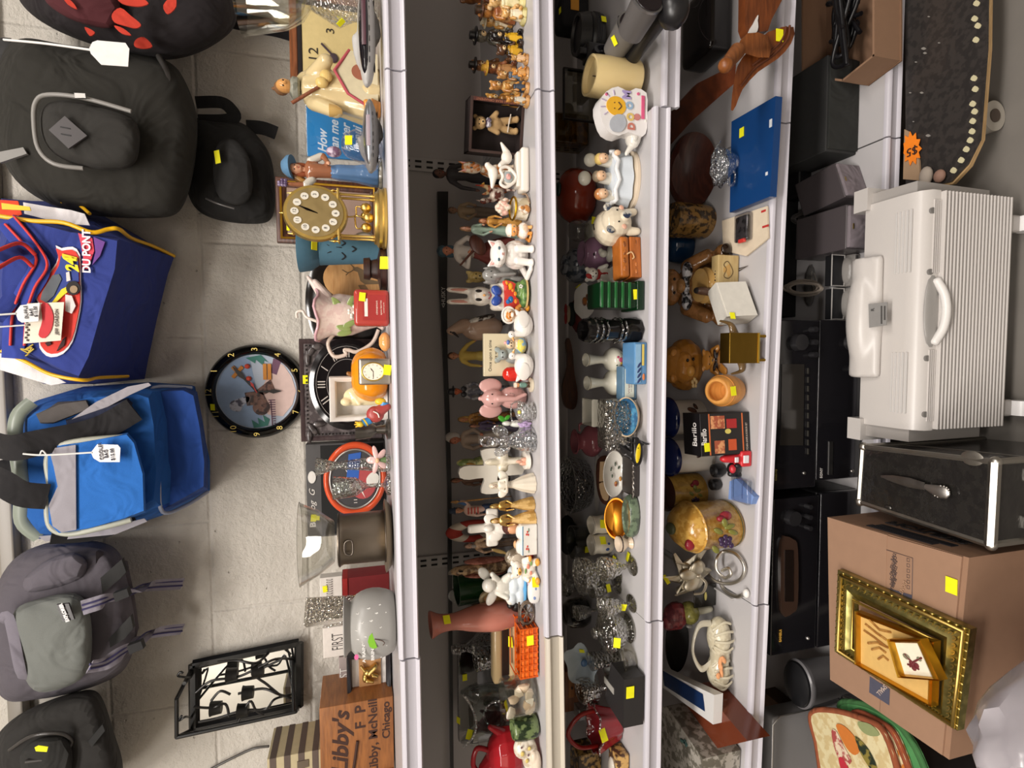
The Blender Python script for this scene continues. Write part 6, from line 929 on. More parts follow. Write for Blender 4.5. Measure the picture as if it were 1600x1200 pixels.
T3(.1, 955, 40, 92, 'camera_case', 'small open black leather case in front of the telescope barrels', 'case', [('case', 'p#1a191b', [b(0, 0, .3, 1, 1.2, .6, .1)]), ('flap', 'p#151416', [b(.1, -.5, .6, .9, .1, .7, .04, 30)])])
Wd('tripod', 'folded black tripod lying diagonally across the right end of the third shelf', 'tripod', onZ(1020, 50, Z3(.4)+.01), [('leg', 'p#161517', [cylpx(onZ(985, 100+dy, Z3(.4)+.02), onZ(1050, 10+dy, Z3(.4)+.02), .011, .013)]) for dy in (-14, -4)]+[('head', 'p#1c1b1d', [e(*onZ(1052, 14, Z3(.4)+.025), .03, .026, .024)])])
T3(.16, 905, 68, 108, 'compact_camera', 'small black camera with strap behind the ivory candle', 'camera', [('body', BK, [b(0, 0, .4, 1, .5, .8, .08)]), ('viewfinder', BK, [b(0, 0, .88, .35, .4, .24, .05)]), ('lens', 'g#1c1b20', [tr(l([(.24, 0), (.25, .2), (.2, .2), (.002, .15)], 24, rx=90), y=-.25, z=.4)]), ('strap', 'p#0e0d0f', [t(sp([(-.5, 0, .6), (-.8, -.2, .3), (-.4, -.5, .1)], 5), .05, 6, flat=.3)])])
T3(.07, 921, 90, 154, 'pillar_candle', 'thick ivory pillar candle with a wavy melted rim', 'candle', [('wax', 'g#dcc48e', [l([(.48, 0), (.5, .04), (.47, .9), (.46, 1.0), (.4, 1.0), (.37, .9), (.002, .86)], 40, 3, .03)]), ('wick', 'd#3a2c20', [cy(0, 0, .85, .015, 0, 0, .93, .012)])])
# sunshine block
T3(.03, 932, 140, 217, 'sunshine_sign', 'white cutout sign with smiling sun, cloud and pastel letters', 'sign',
   [('block', 'g#ece8e6', [x(rnd([(-.5, .1), (-.3, 0), (.1, 0), (.45, .02), (.52, .25), (.42, .4), (.5, .62), (.36, .86), (.1, 1.0), (-.2, .96), (-.46, .84), (-.54, .6), (-.44, .4)], 2), -.1, .12)]),
    ('sun', 'd#e8b02c', [x(circ(.2, 24, .08, .66, rz=.2), -.112, -.1)], 's'), ('sun_smile', 'd#4a3420', [t(sp([(.0, -.115, .62), (.08, -.115, .56), (.16, -.115, .62)], 4), .01), e(.02, -.114, .7, .012), e(.14, -.114, .7, .012)]), ('sun_ray', 'd#b8a8c8', [b(.08+.28*cos(a), -.108, .66+.27*sin(a), .1, .01, .015, 0, 0, -math.degrees(a)) for a in [radians(q) for q in (10, 40, 70, 100, 130)]], 's'),
    ('cloud', 'd#b4b8c0', [x(rnd([(-.46, .56), (-.3, .46), (-.12, .5), (-.1, .64), (-.2, .76), (-.34, .8), (-.46, .74)], 3), -.12, -.112)], 's'), ('letter', 'd#a898c8', [tr(tx('M', .24, bold=.012), x=.34, y=-.116, z=.44)], 's'), ('letter', 'd#98b4d0', [tr(tx('O', .2, bold=.012), x=.12, y=-.116, z=.38)], 's'), ('letter', 'd#e0c070', [tr(tx('O', .2, bold=.012), x=-.12, y=-.116, z=.36)], 's'), ('letter', 'd#c87868', [tr(tx('D', .2, bold=.012), x=-.32, y=-.116, z=.34)], 's'),
    ('flower_print', 'd#c8807c', [x(circ(.07, 14, -.1, .22), -.112, -.1)], 's'), ('pink_band', 'd#d85c84', [b(.12, -.112, .1, .5, .01, .07, .01)], 's'), ('heart_print', 'd#d86c90', [x(circ(.035, 10, -.36, .66+.0), -.113, -.1), x(circ(.03, 10, .3, .86), -.113, -.1), x(circ(.03, 10, .4, .2), -.113, -.1)], 's')], dep=.03)
T3(.035, 973, 186, 244, 'bird_ornament', 'white porcelain duckling ornament with a dark gold-edged beak', 'ornament', [('body', 'g#e6e2da', [e(0, 0, .4, .34, .3, .34), e(.24, 0, .74, .18, .16, .16), c(-.2, 0, .4, .14, -.46, 0, .7, .07), c(.1, -.1, .15, .1, .3, -.3, .06, .08)], 'rh'), ('wing', 'g#d8d4cc', [e(-.02, -.26, .46, .2, .06, .14)]), ('bill', 'g#2a201c', [e(.1, -.28, .28, .07, .05, .09)]), ('bill_edge', 'm#d8c838', [e(.02, -.28, .28, .04, .04, .06)])])
# girls with tablecloth
def child(x0, hair, z0=.1): return [('head', 'g#e0b894', [e(x0, -.1, z0+.52, .09, .09, .1)]), ('hair', hair, [e(x0, -.05, z0+.57, .1, .09, .09)], 'r'), ('eye', 'g#2a1c14', [e(x0-.03, -.19, z0+.52, .01), e(x0+.03, -.19, z0+.52, .01)])]
T3(.07, 907, 233, 324, 'children_figurine', 'pale porcelain figurine of three children behind a draped table', 'figurine',
   [('base', 'g#dccbb4', [l([(.001, 0), (.5, 0), (.5, .05), (.001, .07)], 36, sy=.6)]), ('tablecloth', 'g#d4dce4', [l([(.46, .1), (.42, .3), (.38, .44), (.001, .46)], 48, 8, .06, sy=.5)]), ('table_drape', 'g#e4e6e8', [t([(.44*cos(a/32*2*pi)*(1+.05*cos(a)), .23*sin(a/32*2*pi), .4+.03*cos(a*1.5)) for a in range(32)], .04, 8, True)]),
    ('robe', 'g#d8d4c8', [c(x_, .02, .4, .12, x_, .02, .62, .09) for x_ in (-.3, 0, .3)], 'r'), ('bonnet', 'g#cfccbe', [e(0, .1, .88, .13, .1, .12), e(.3, .04, .8, .12, .09, .12)], 'r')]+child(-.3, 'g#d89058')+child(0, 'g#9a8a74', .14)+child(.3, 'g#e8c878', .1)+[('clasped_hands', 'g#e4c0a0', [e(.38, -.2, .4, .05, .04, .06)], 'r')])
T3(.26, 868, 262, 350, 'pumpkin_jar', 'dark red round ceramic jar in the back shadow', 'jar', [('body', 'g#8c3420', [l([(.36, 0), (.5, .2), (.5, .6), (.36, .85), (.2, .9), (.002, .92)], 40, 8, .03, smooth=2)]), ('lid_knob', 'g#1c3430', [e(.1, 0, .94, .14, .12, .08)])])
T3(.3, 862, 185, 232, 'glass_lantern', 'amber tinted square glass jar at the back right', 'jar', [('glass', 'x#b8a060', [b(0, 0, .5, 1, .8, 1, .06)]), ('filling', 'v#a08038#6a5424', [b(0, 0, .25, .86, .66, .46, .04)])])
T3(.2, 880, 110, 190, 'glass_plate', 'clear square glass frame tilted behind the sunshine sign', 'frame', [('pane', 'x#d0ccc0', [b(0, 0, .5, 1, .06, 1, .01)]), ('frame', 'p#2a2624', [fr(1, 1, .04, .08, 0, -.04, .5)])])
T3(.06, 931, 322, 384, 'piggy_bank', 'cream ceramic piggy bank with blue flowered ears and snout', 'piggy bank', [('body', 'g#ddd0b8', [e(0, .1, .52, .48, .42, .42), e(0, -.2, .5, .4, .28, .36), c(-.25, -.2, .2, .12, -.27, -.25, .06, .1), c(.25, -.2, .2, .12, .27, -.25, .06, .1), e(0, -.48, .4, .13, .08, .11)], 'rh'), ('ear', 'v#d8d0c0#3c4658', [e(-.3, -.32, .74, .11, .05, .1, ry=-30), e(.3, -.32, .74, .11, .05, .1, ry=30)]), ('snout', 'v#c8c4b8#303a50', [tr(l([(.001, 0), (.11, 0), (.1, .05), (.001, .05)], 20, rx=90), y=-.54, z=.4)]), ('eye', 'g#141010', [e(-.16, -.46, .58, .022), e(.16, -.46, .58, .022)]), ('cheek', 'g#e4b098', [e(-.26, -.42, .44, .07, .03, .06), e(.26, -.42, .44, .07, .03, .06)]), ('coin_slot', 'd#241c18', [b(0, .1, .94, .16, .03, .02)])], rot=18)
T3(.2, 886, 343, 378, 'snow_globe', 'small empty clear globe on a white block with yellow sticker', 'snow globe', [('base', 'g#c8c8b8', [b(0, 0, .2, .8, .7, .4, .05)]), ('globe', 'x#e0dedc', [e(0, 0, .68, .44, .4, .33, n=28)])], st=[(928, 345, 'y', 1.1)])
T3(.17, 908, 370, 424, 'potpourri_jar', 'lilac ceramic jar pierced with leaf shaped holes', 'jar', [('body', 'g#8c6880', [l([(.32, 0), (.4, .05), (.5, .4), (.46, .7), (.3, .88), (.3, .95), (.36, 1.0), (.28, 1.0), (.002, .9)], 36, smooth=2)]), ('pierced_hole', 'd#140c10', [e(.3*sin(a), -.42*cos(a), z_, .05, .03, .08, ry=r_) for a, z_, r_ in ((-.7, .6, 30), (-.2, .7, -40), (.3, .6, 50), (.7, .72, -20), (-.4, .4, 70), (.15, .4, 20), (.6, .44, -50))])])
T3(.12, 936, 384, 410, 'bust_figurine', 'small grey-white lady bust figurine before the lilac jar', 'figurine', [('bust', 'g#c0bcae', [l([(.001, 0), (.3, 0), (.24, .1), (.14, .22), (.3, .34), (.34, .5), (.14, .6), (.001, .62)], 24), e(0, -.02, .78, .16, .18, .18), e(.1, .06, .86, .14, .14, .12)], 'r')])
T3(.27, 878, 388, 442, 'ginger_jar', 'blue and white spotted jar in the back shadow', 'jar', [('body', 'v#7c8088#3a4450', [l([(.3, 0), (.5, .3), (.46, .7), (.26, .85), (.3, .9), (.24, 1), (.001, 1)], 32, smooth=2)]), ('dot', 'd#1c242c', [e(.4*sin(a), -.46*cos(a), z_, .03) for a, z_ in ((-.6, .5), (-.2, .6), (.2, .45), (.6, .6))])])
T3(.12, 914, 412, 446, 'bear_figurine', 'little white polar bear figurine wearing a red scarf', 'figurine', bear('g#d8d4c8', 'g#d8d4c8', sit=True)+[('scarf', 'd#a82c28', [e(0, -.03, .56, .18, .17, .05), b(.02, -.2, .42, .07, .03, .24, .01)], 'r')])
T3(.05, 963, 372, 439, 'wooden_chest', 'small carved orange-brown wooden chest with rope latch', 'chest', [('lower_box', 'w#b8682c#94501c', [b(0, 0, .26, 1, .62, .52, .03)]), ('lid', 'w#c0702c#9c5820', [b(0, 0, .78, 1, .64, .42, .1)]), ('carving', 'v#8a4c1c#b86c30', [e(-.3+.2*i, -.32, .8, .08, .02, .06, ry=30*(-1)**i) for i in range(4)]+[e(-.36+.18*i, -.31, .25, .06, .02, .05) for i in range(2)]+[e(.36, -.31, .25, .06, .02, .05)]), ('rope_latch', 'd#d8b080', [t(sp([(.05, -.34, .7), (.1, -.36, .5), (-.02, -.36, .38), (-.06, -.35, .46)], 5), .02)]), ('clasp', 'm#b88c48', [e(0, -.34, .4, .03)])], rot=6)
T3(.24, 896, 442, 500, 'scalloped_dish', 'white scalloped porcelain dish with fruit painting, leaning back', 'dish', [('dish', 'g#d0ccc4', [tr(l([(.02, 0), (.3, .02), (.5, .12), (.5, .15), (.3, .06), (.02, .04)], 40, 6, .04, rx=90), z=.5)]), ('painted_fruit', 'v#a0602c#5c3a28', [e(0, -.07, .45, .13, .03, .12), e(.12, -.07, .32, .1, .03, .08), e(-.1, -.07, .28, .08, .03, .06)], 'r')], st=[(904, 448, 'y', .9)])
T3(.05, 927, 441, 486, 'glass_lantern', 'rectangular dark green glass block vase with yellow sticker', 'vase', [('body', 't#0c3c1c', [b(0, 0, .08, 1, .9, .16, .04), b(0, 0, .5, .86, .8, .8, .05)]), ('rib', 'g#1c5c2c', [b(0, -.41, .3+.14*i, .88, .04, .06, .02) for i in range(5)])], st=[(994, 460, 'y', 1.3)])
T3(.05, 911, 495, 537, 'smoky_vase', 'tall black smoky cut glass vase', 'vase', [('body', 'g#141212', [l([(.4, 0), (.5, .03), (.46, .22), (.38, .3), (.42, .62), (.46, .9), (.42, 1), (.36, 1), (.002, .6)], 8)]), ('cut_bands', 's#8a8684', [t([(.47*cos(a/8*2*pi), .47*sin(a/8*2*pi), z_) for a in range(8)], .02, 6, True) for z_ in (.32, .4, .66, .76, .86)])])
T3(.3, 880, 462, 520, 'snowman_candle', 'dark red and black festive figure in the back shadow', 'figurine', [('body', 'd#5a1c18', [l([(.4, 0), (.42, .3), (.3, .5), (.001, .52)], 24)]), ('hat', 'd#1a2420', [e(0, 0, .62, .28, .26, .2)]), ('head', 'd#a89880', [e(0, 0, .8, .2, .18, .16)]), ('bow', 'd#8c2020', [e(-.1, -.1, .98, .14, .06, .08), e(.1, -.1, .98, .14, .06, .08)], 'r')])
T3(.33, 878, 528, 640, 'violin_tray', 'brown polished wooden leaf shaped tray leaning against the back', 'tray', [('tray', 'w#5c3418#3c200e', [x(rnd([(-.5, .1), (-.3, 0), (0, .2), (.3, .3), (.5, .5), (.44, .7), (.1, .6), (-.2, .9), (-.46, .8), (-.54, .4)], 3), -.04, .06)])], st=[(906, 565, 'y', 1.2)])
for (a, c_, px0, dp, lb) in ((543, 581, 915, .1, 'white rose-painted bud vase with trumpet neck, nearer the smoky vase'), (578, 618, 917, .1, 'white rose-painted bud vase with trumpet neck, left of its twin')):
    T3(dp, px0, a, c_, 'bud_vase', lb, 'vase', [('body', 'g#d8d4c4', [l([(.2, 0), (.3, .03), (.5, .22), (.44, .38), (.2, .5), (.16, .65), (.26, .98), (.28, 1), (.24, .98), (.12, .66), (.002, .6)], 36, smooth=3)]), ('rose', 'g#b8506c', [e(.0, -.5, .24, .1, .03, .06), e(.1, -.47, .3, .06, .03, .04)], 'r'), ('leaf', 'g#4c5c48', [e(-.2, -.42, .3, .07, .03, .03, ry=30), e(.22, -.42, .18, .07, .03, .03, ry=-30), e(-.1, -.46, .12, .06, .03, .02)]), ('gold_bloom', 'g#c8a048', [e(-.14, -.47, .22, .06, .03, .04)]), ('gold_rim', 'm#b8a070', [t(ringp(.27, 28, 0, 0, .99, 'z'), .012, 6, True)])], g=None)
T3(.03, 982, 535, 600, 'picture_tin', 'flat blue tin box printed with surfboards and yellow stripes', 'tin box', [('tin', 'g#5c8cb8', [b(0, 0, .5, 1, .6, 1, .06)]), ('print', 'd#88b0d0', [b(0, -.31, .72, .9, .02, .4)], 's'), ('print>yellow_band', 'd#d8c060', [b(.2, -.322, .35, .5, .01, .16)], 's'), ('print>surfboard', 'd#2c3a68', [tr(e(-.4+.12*i, -.325, .66, .04, .01, .16, ry=-20)) for i in range(4)]), ('print>orange_fish', 'd#d88048', [e(-.32, -.325, .3, .08, .01, .1)])], dep=.05)
T3(.055, 968, 572, 624, 'picture_tin', 'grey-blue tin box with a beach print standing behind the surfboard tin', 'tin box', [('tin', 'g#5c7c94', [b(0, 0, .5, 1, .3, 1, .06)]), ('print', 'd#c8ccc0', [b(0, -.16, .55, .84, .02, .6)], 's'), ('print>lettering', 'd#8a5c64', [tx('Welcome', .16, 0, -.172, .6), tx('to the beach', .1, 0, -.172, .44)], 's')], dep=.03)
T3(.12, 917, 622, 664, 'planter', 'white square-lipped porcelain planter', 'planter', [('body', 'g#d0ccbe', [l([(.3, 0), (.36, .05), (.42, .5), (.5, 1), (.44, 1), (.36, .5), (.002, .2)], 4, x=0, rz=45, smooth=2)])])
T3(.06, 937, 624, 702, 'crystal_box', 'rectangular clear pressed crystal dish with diagonal ribs', 'dish', [('dish', 's#ccc8be', [b(0, 0, .45, 1, .6, .9, .08)]), ('rib', 's#e8e4da', [tr(t([(-.5+.1*i, -.31, .1), (-.36+.1*i, -.31, .8)], .012, 5)) for i in range(9)]), ('beaded_rim', 's#e8e4dc', [e(-.46+.077*i, -.28, .92, .035, .035, .06, n=8) for i in range(13)])])
def t3dish():
    T3(.035, 965, 620, 682, 'blue_dish', 'oval stoneware dish with blue glazed inside, tipped toward the viewer', 'dish', [('dish', 'g#c8b090', [l([(.3, 0), (.4, .03), (.5, .3), (.48, .34), (.36, .14), (.002, .1)], 44, sy=.7, smooth=2)]), ('blue_glaze', 'v#2c5c84#4c88a8', [l([(.47, .335), (.35, .15), (.002, .11), (.002, .1)], 40, sy=.7, cap=False, smooth=2)])], rx=38, st=[(993, 675, 'y', 1.0)])
t3dish()
T3(.2, 897, 659, 714, 'pitcher', 'small mauve glazed pitcher with a flared mouth and embossed flower', 'pitcher', [('body', 'g#8c4c54', [l([(.26, 0), (.32, .04), (.46, .3), (.4, .55), (.22, .75), (.3, .94), (.36, 1), (.3, 1), (.16, .78), (.002, .6)], 32, 3, .03, smooth=3)]), ('handle', 'g#8c4c54', [t(sp([(.3, 0, .8), (.5, 0, .8), (.52, 0, .5), (.4, 0, .3)], 6), .035)]), ('embossed_flower', 'g#a8646c', [e(-.1+.1*cos(a), -.4, .35+.08*sin(a), .07, .04, .06) for a in (0, 1.26, 2.5, 3.77, 5)], 'r')])
# tape measure
T3(-.004, 968, 678, 730, 'tape_measure', 'black and yellow cased tape measure lying on the shelf lip', 'tape measure', [('case', 'p#1b1a1c', [e(-.12, 0, .38, .44, .16, .3, n=24), b(.3, 0, .7, .3, .2, .5, .06), b(.1, 0, .5, .5, .22, .3, .06)], 'r'), ('label', 'p#e8c818', [tr(e(0, 0, 0, .3, .03, .13, n=20), x=-.12, y=-.15, z=.46, ry=12)]), ('label>screw', 'm#5a5430', [e(-.3, -.18, .42, .02), e(.04, -.18, .5, .02)]), ('clip', 'p#0f0e10', [b(.3, -.1, .95, .12, .2, .08, .02), b(.12, -.1, .8, .3, .06, .05, .01)])], dep=.02)
# plates and frames
T3(.09, 940, 703, 776, 'dinner_plates', 'white oval plate painted with small fruit, on top of the plate stack', 'plate', [('plate', 'g#d4d0c8', [tr(l([(.02, 0), (.3, .02), (.48, .1), (.5, .12), (.48, .13), (.3, .06), (.02, .04)], 44, rx=90), z=.5)]), ('painted_fruit', 'v#c88c3c#8a4c3c', [e(-.22, -.1, .4, .06, .02, .07), e(-.12, -.1, .2, .05, .02, .06)]), ('painted_leaf', 'g#3c4a38', [e(.1, -.09, .6, .05, .015, .03, ry=30), e(.2, -.09, .42, .05, .015, .03), e(-.05, -.09, .55, .04, .015, .03), e(.12, -.09, .26, .05, .015, .03, ry=60)])], dep=.015)
T3(.115, 946, 700, 772, 'dinner_plates', 'plain white oval plate beneath the fruit painted one', 'plate', [('plate', 'g#c4bfb6', [tr(l([(.02, 0), (.3, .02), (.48, .1), (.5, .12), (.48, .13), (.3, .06), (.02, .04)], 44, rx=90), z=.5)])], dep=.015)
T3(.05, 978, 712, 775, 'metal_tray', 'small dark tray with twisted silver edge in front of the plates', 'tray', [('tray', 'p#2c2624', [b(0, 0, .4, 1, 1.2, .5, .1)]), ('twisted_edge', 'm#a8a098', [t([(-.5+.05*i, -.6+.02*sin(i*2), .75+.05*cos(i*2)) for i in range(21)], .05, 6)])])
T3(.15, 932, 712, 790, 'wooden_hedgehog', 'flat wooden pieces in cream and dark brown behind the plates', 'ornament', [('dark_edge', 'w#4c2818#341a10', [x(rnd([(-.5, .1), (-.46, .7), (0, 1), (.5, .9), (.5, .1)], 3), 0, .1)]), ('cream_inlay', 'd#c8a880', [x(rnd([(-.44, .2), (-.4, .6), (-.05, .85), (-.08, .2)], 3), -.03, 0), x([(.0, .2), (.0, .85), (.46, .8), (.46, .2)], -.03, 0)], 's'), ('lettering', 'd#4a3020', [tx('THANKS', .1, .23, -.034, .5)], 's')])
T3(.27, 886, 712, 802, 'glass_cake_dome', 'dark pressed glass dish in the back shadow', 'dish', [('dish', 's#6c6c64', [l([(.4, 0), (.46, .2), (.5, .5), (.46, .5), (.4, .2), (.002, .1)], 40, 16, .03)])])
T3(.2, 928, 705, 800, 'serving_platter', 'thin pale oval platter seen edge-on behind the wooden pieces', 'platter', [('platter', 'g#a8a49c', [tr(l([(.02, 0), (.48, .06), (.5, .09), (.48, .09), (.02, .03)], 44, rx=90), z=.5)])])
# amber and green covered dish
T3(.075, 945, 776, 840, 'amber_dish', 'shiny amber gold glass bowl tipped on its side', 'bowl', [('bowl', 'm#c8842c', [tr(l([(.02, 0), (.3, .05), (.48, .3), (.5, .36), (.46, .36), (.36, .18), (.02, .1)], 44, rx=72), z=.5)]), ('loop', 'm#c8842c', [t(ringp(.07, 14, -.4, -.1, .06), .02, 6, True)])], dep=.04)
T3(.04, 978, 772, 840, 'green_dish', 'rough green weave-textured ceramic dish at the shelf front', 'dish', [('dish', 'v#4c5848#6c7c64', [l([(.38, 0), (.46, .1), (.5, .5), (.46, .95), (.4, 1), (.36, .9), (.002, .8)], 44, 20, .015, smooth=2)])], dep=.04)
for a, c_, dp, lb in ((804, 834, .14, 'white tulip-rimmed mug with a tiny blue mark, right of the pair'), (833, 866, .14, 'white tulip-rimmed mug painted with a blue windmill flower')):
    T3(dp, 923, a, c_, 'tulip_cup', lb, 'mug', [('cup', 'g#d8d0c0', [l([(.3, 0), (.44, .1), (.46, .5), (.42, .75), (.48, 1), (.43, 1), (.38, .75), (.002, .5)], 36, 4, .06, smooth=2)]), ('rim_line', 'g#2c3038', [t([(.47*cos(i/32*2*pi)*(1+.06*cos(4*i/32*2*pi)), .47*sin(i/32*2*pi)*(1+.06*cos(4*i/32*2*pi)), 1.0) for i in range(32)], .012, 6, True)]), ('blue_print', 'g#2c4c8c', [e(-.1, -.45, .4, .1, .04, .1), e(.12, -.44, .34, .07, .04, .07)] if a > 820 else [e(.2, -.42, .2, .05, .03, .04)])], st=[(942, 819 if a < 820 else 845, 'y', 1.2)])
T3(.24, 893, 820, 872, 'glass_tumbler', 'large clear glass vase behind the tulip mugs', 'vase', [('body', 'x#d0d0cc', [l([(.4, 0), (.44, .05), (.5, 1), (.47, 1), (.4, .08), (.002, .05)], 36)])], st=[(917, 858, 'y', 1.1)])
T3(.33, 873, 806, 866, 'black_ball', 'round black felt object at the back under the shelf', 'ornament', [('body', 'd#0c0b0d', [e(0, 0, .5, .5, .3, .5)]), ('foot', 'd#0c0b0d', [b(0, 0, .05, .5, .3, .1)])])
T3(.055, 965, 836, 862, 'ceramic_spoon', 'cream ceramic egg cup with a dark stripe beside the green dish', 'egg cup', [('body', 'g#dcc8b0', [l([(.3, 0), (.36, .05), (.2, .3), (.46, .7), (.44, 1), (.38, 1), (.002, .7)], 28)]), ('stripe', 'g#2c1c18', [t(ringp(.45, 28, 0, 0, .85, 'z'), .04, 8, True)])])
# crystal
def goblet(dp, px0, a, c_, lb, st=None, lob=10, cat='glass'):
    T3(dp, px0, a, c_, 'crystal_glass', lb, cat, [('bowl', 's#dad8d0', [l([(.12, .36), (.3, .46), (.46, .75), (.5, 1), (.46, 1), (.4, .75), (.24, .5), (.002, .44)], 36, lob, .035)]), ('stem', 's#dad8d0', [l([(.4, 0), (.42, .03), (.12, .1), (.08, .2), (.13, .28), (.1, .38)], 24)])], st=st)
goblet(.12, 905, 868, 925, 'large flared cut crystal compote right of the glass group', [(960, 876, 'y', 1.3)])
goblet(.05, 940, 868, 905, 'square footed clear crystal candlestick at the shelf front', [(982, 870, 'y', 1.2)], 4, 'candlestick')
goblet(.28, 880, 895, 930, 'small crystal glass at the far back with yellow sticker', [(896, 896, 'y', 1.1)])
goblet(.11, 923, 905, 932, 'narrow crystal candle holder with star foot, back one of two', [(950, 919, 'y', 1.1)], 6, 'candlestick')
goblet(.05, 940, 930, 962, 'crystal candle holder with star shaped foot at the shelf front', [(973, 948, 'y', 1.3)], 6, 'candlestick')
goblet(.19, 900, 944, 966, 'small clear glass bell upright behind the sugar bowl', None, 6)
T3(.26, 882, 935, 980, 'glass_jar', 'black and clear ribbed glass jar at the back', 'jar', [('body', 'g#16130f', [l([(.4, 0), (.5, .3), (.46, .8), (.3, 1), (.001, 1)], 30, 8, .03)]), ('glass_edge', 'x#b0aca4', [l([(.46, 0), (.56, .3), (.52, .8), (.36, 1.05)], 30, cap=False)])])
T3(.06, 925, 953, 1018, 'crystal_sugar_bowl', 'lidded cut crystal sugar bowl with a round knob', 'bowl', [('bowl', 's#d8d6cc', [l([(.3, 0), (.34, .04), (.2, .1), (.4, .3), (.5, .6), (.47, .6), (.36, .32), (.002, .2)], 40, 14, .02)]), ('lid', 's#e0ded6', [l([(.5, .6), (.46, .7), (.28, .82), (.08, .86), (.06, .9), (.14, .96), (.1, 1.04), (.001, 1.05)], 40, 14, .02)])], st=[(964, 1004, 'y', 1.3)])
T3(.15, 885, 998, 1078, 'glass_lily', 'pale blue-white art glass lily vase with a ruffled mouth', 'vase', [('petal', 'g#b0bcc4', [tr(l([(.02, 0), (.2, .1), (.34, .3), (.44, .36), (.33, .31), (.18, .12), (.02, .02)], 36, 5, .12), x=.14, z=.62, rx=50)]), ('throat', 'g#4c6c94', [e(.12, -.16, .7, .08, .05, .1)]), ('leaf', 'g#c4ccd0', [e(-.22, -.05, .5, .16, .06, .28, ry=35), e(-.3, -.05, .36, .12, .05, .2, ry=60)], ''), ('stem', 'g#8a9090', [t(sp([(.1, 0, .6), (.02, 0, .3), (.05, 0, 0)], 5), .06)]), ('foot', 'g#9a9c98', [l([(.001, 0), (.28, 0), (.1, .08), (.001, .1)], 24)])], st=[(910, 1016, 'y', 1.3)])
T3(.04, 966, 1010, 1056, 'glass_plate', 'small round clear glass saucer on the front of the third shelf', 'saucer', [('plate', 'x#e8e6de', [l([(.2, 0), (.3, .1), (.5, .8), (.48, 1), (.28, .3), (.002, .25)], 40)]), ('rim', 's#e8e6de', [t(ringp(.49, 40, 0, 0, .9, 'z'), .02, 6, True)])], dep=.05)
T3(.11, 922, 1018, 1042, 'glass_cylinder', 'frosted grey glass cylinder below the art glass lily', 'vase', [('body', 's#a8a49c', [cy(0, 0, 0, .4, 0, 0, 1, .5, 28)])])
# black frame box
z_ = Z3(-.4)+.045
flat('frame_box', 'black box frame lying flat with silver mat and yellow price sticker', 'frame', [(955, 1036), (975, 1062), (974, 1138), (945, 1092)], z_, .04, 'p#2c2a2a', lambda at: [('mat', 'p#a8a49c', [tr([b(*[(at(.1, .3)[i]+at(.1, .8)[i])/2 for i in range(3)], .012, .04, .002)])], 's')], st=[(984, 1081, 'y', 1.6)])
T3(.29, 878, 1040, 1102, 'wooden_cabinet', 'small orange-brown wooden cabinet in the back shadow', 'cabinet', [('cabinet', 'w#7c4824#5c3418', [b(0, 0, .5, 1, .7, 1, .02)]), ('drawer', 'w#a86c30#8a5424', [b(.1, -.36, .3, .5, .04, .3, .02), b(.1, -.36, .68, .5, .04, .3, .02)]), ('knob', 'p#1c1612', [e(.1, -.4, .3, .04), e(.1, -.4, .68, .04)])])
T3(.13, 905, 1058, 1094, 'crystal_glass', 'clear footed candle glass behind the black box frame', 'glass', [('bowl', 's#c8bcae', [l([(.24, .4), (.44, .55), (.46, .9), (.4, 1), (.36, .98), (.38, .6), (.002, .5)], 28, 8, .03)]), ('foot', 's#d8d0c8', [l([(.44, 0), (.46, .08), (.14, .2), (.12, .36), (.24, .42)], 28, 8, .03)])])
T3(.1, 884, 1100, 1178, 'glass_basket', 'deep red glass basket with ruffled rim and tall looped handle', 'basket', [('basket', 'g#8c1c24', [l([(.3, 0), (.34, .04), (.44, .3), (.5, .42), (.54, .5), (.5, .5), (.42, .36), (.002, .2)], 44, 8, .07, sy=.7)]), ('handle', 'g#8c201c', [t(sp([(-.42, 0, .42), (-.36, 0, .8), (0, 0, 1.02), (.36, 0, .8), (.42, 0, .42)], 7), .045)]), ('clear_ruffle', 's#d89890', [t([(.53*cos(i/40*2*pi)*(1+.07*cos(8*i/40*2*pi)), .38*sin(i/40*2*pi)*(1+.07*cos(8*i/40*2*pi)), .5+.02*sin(i)) for i in range(40)], .022, 6, True)])], st=[(942, 1149, 'y', 1.6)])
T3(.2, 897, 1165, 1215, 'glitter_box', 'dark glittery trinket box at the left end behind', 'box', [('box', 'v#3c2c1c#b08c50', [b(0, 0, .5, 1, .8, 1, .05)])])
T3(.07, 952, 1172, 1215, 'glitter_box', 'brown glitter box with white top at the left end front', 'box', [('box', 'v#5a4030#c8a060', [b(0, 0, .4, 1, .8, .8, .05)]), ('lid', 'g#d0c8bc', [e(-.1, 0, .85, .4, .3, .15)])])
T3(.2, 900, 1100, 1118, 'glass_tumbler', 'small clear square glass beside the red basket', 'glass', [('body', 'x#b8b4b0', [b(0, 0, .5, 1, .8, 1, .08)])])
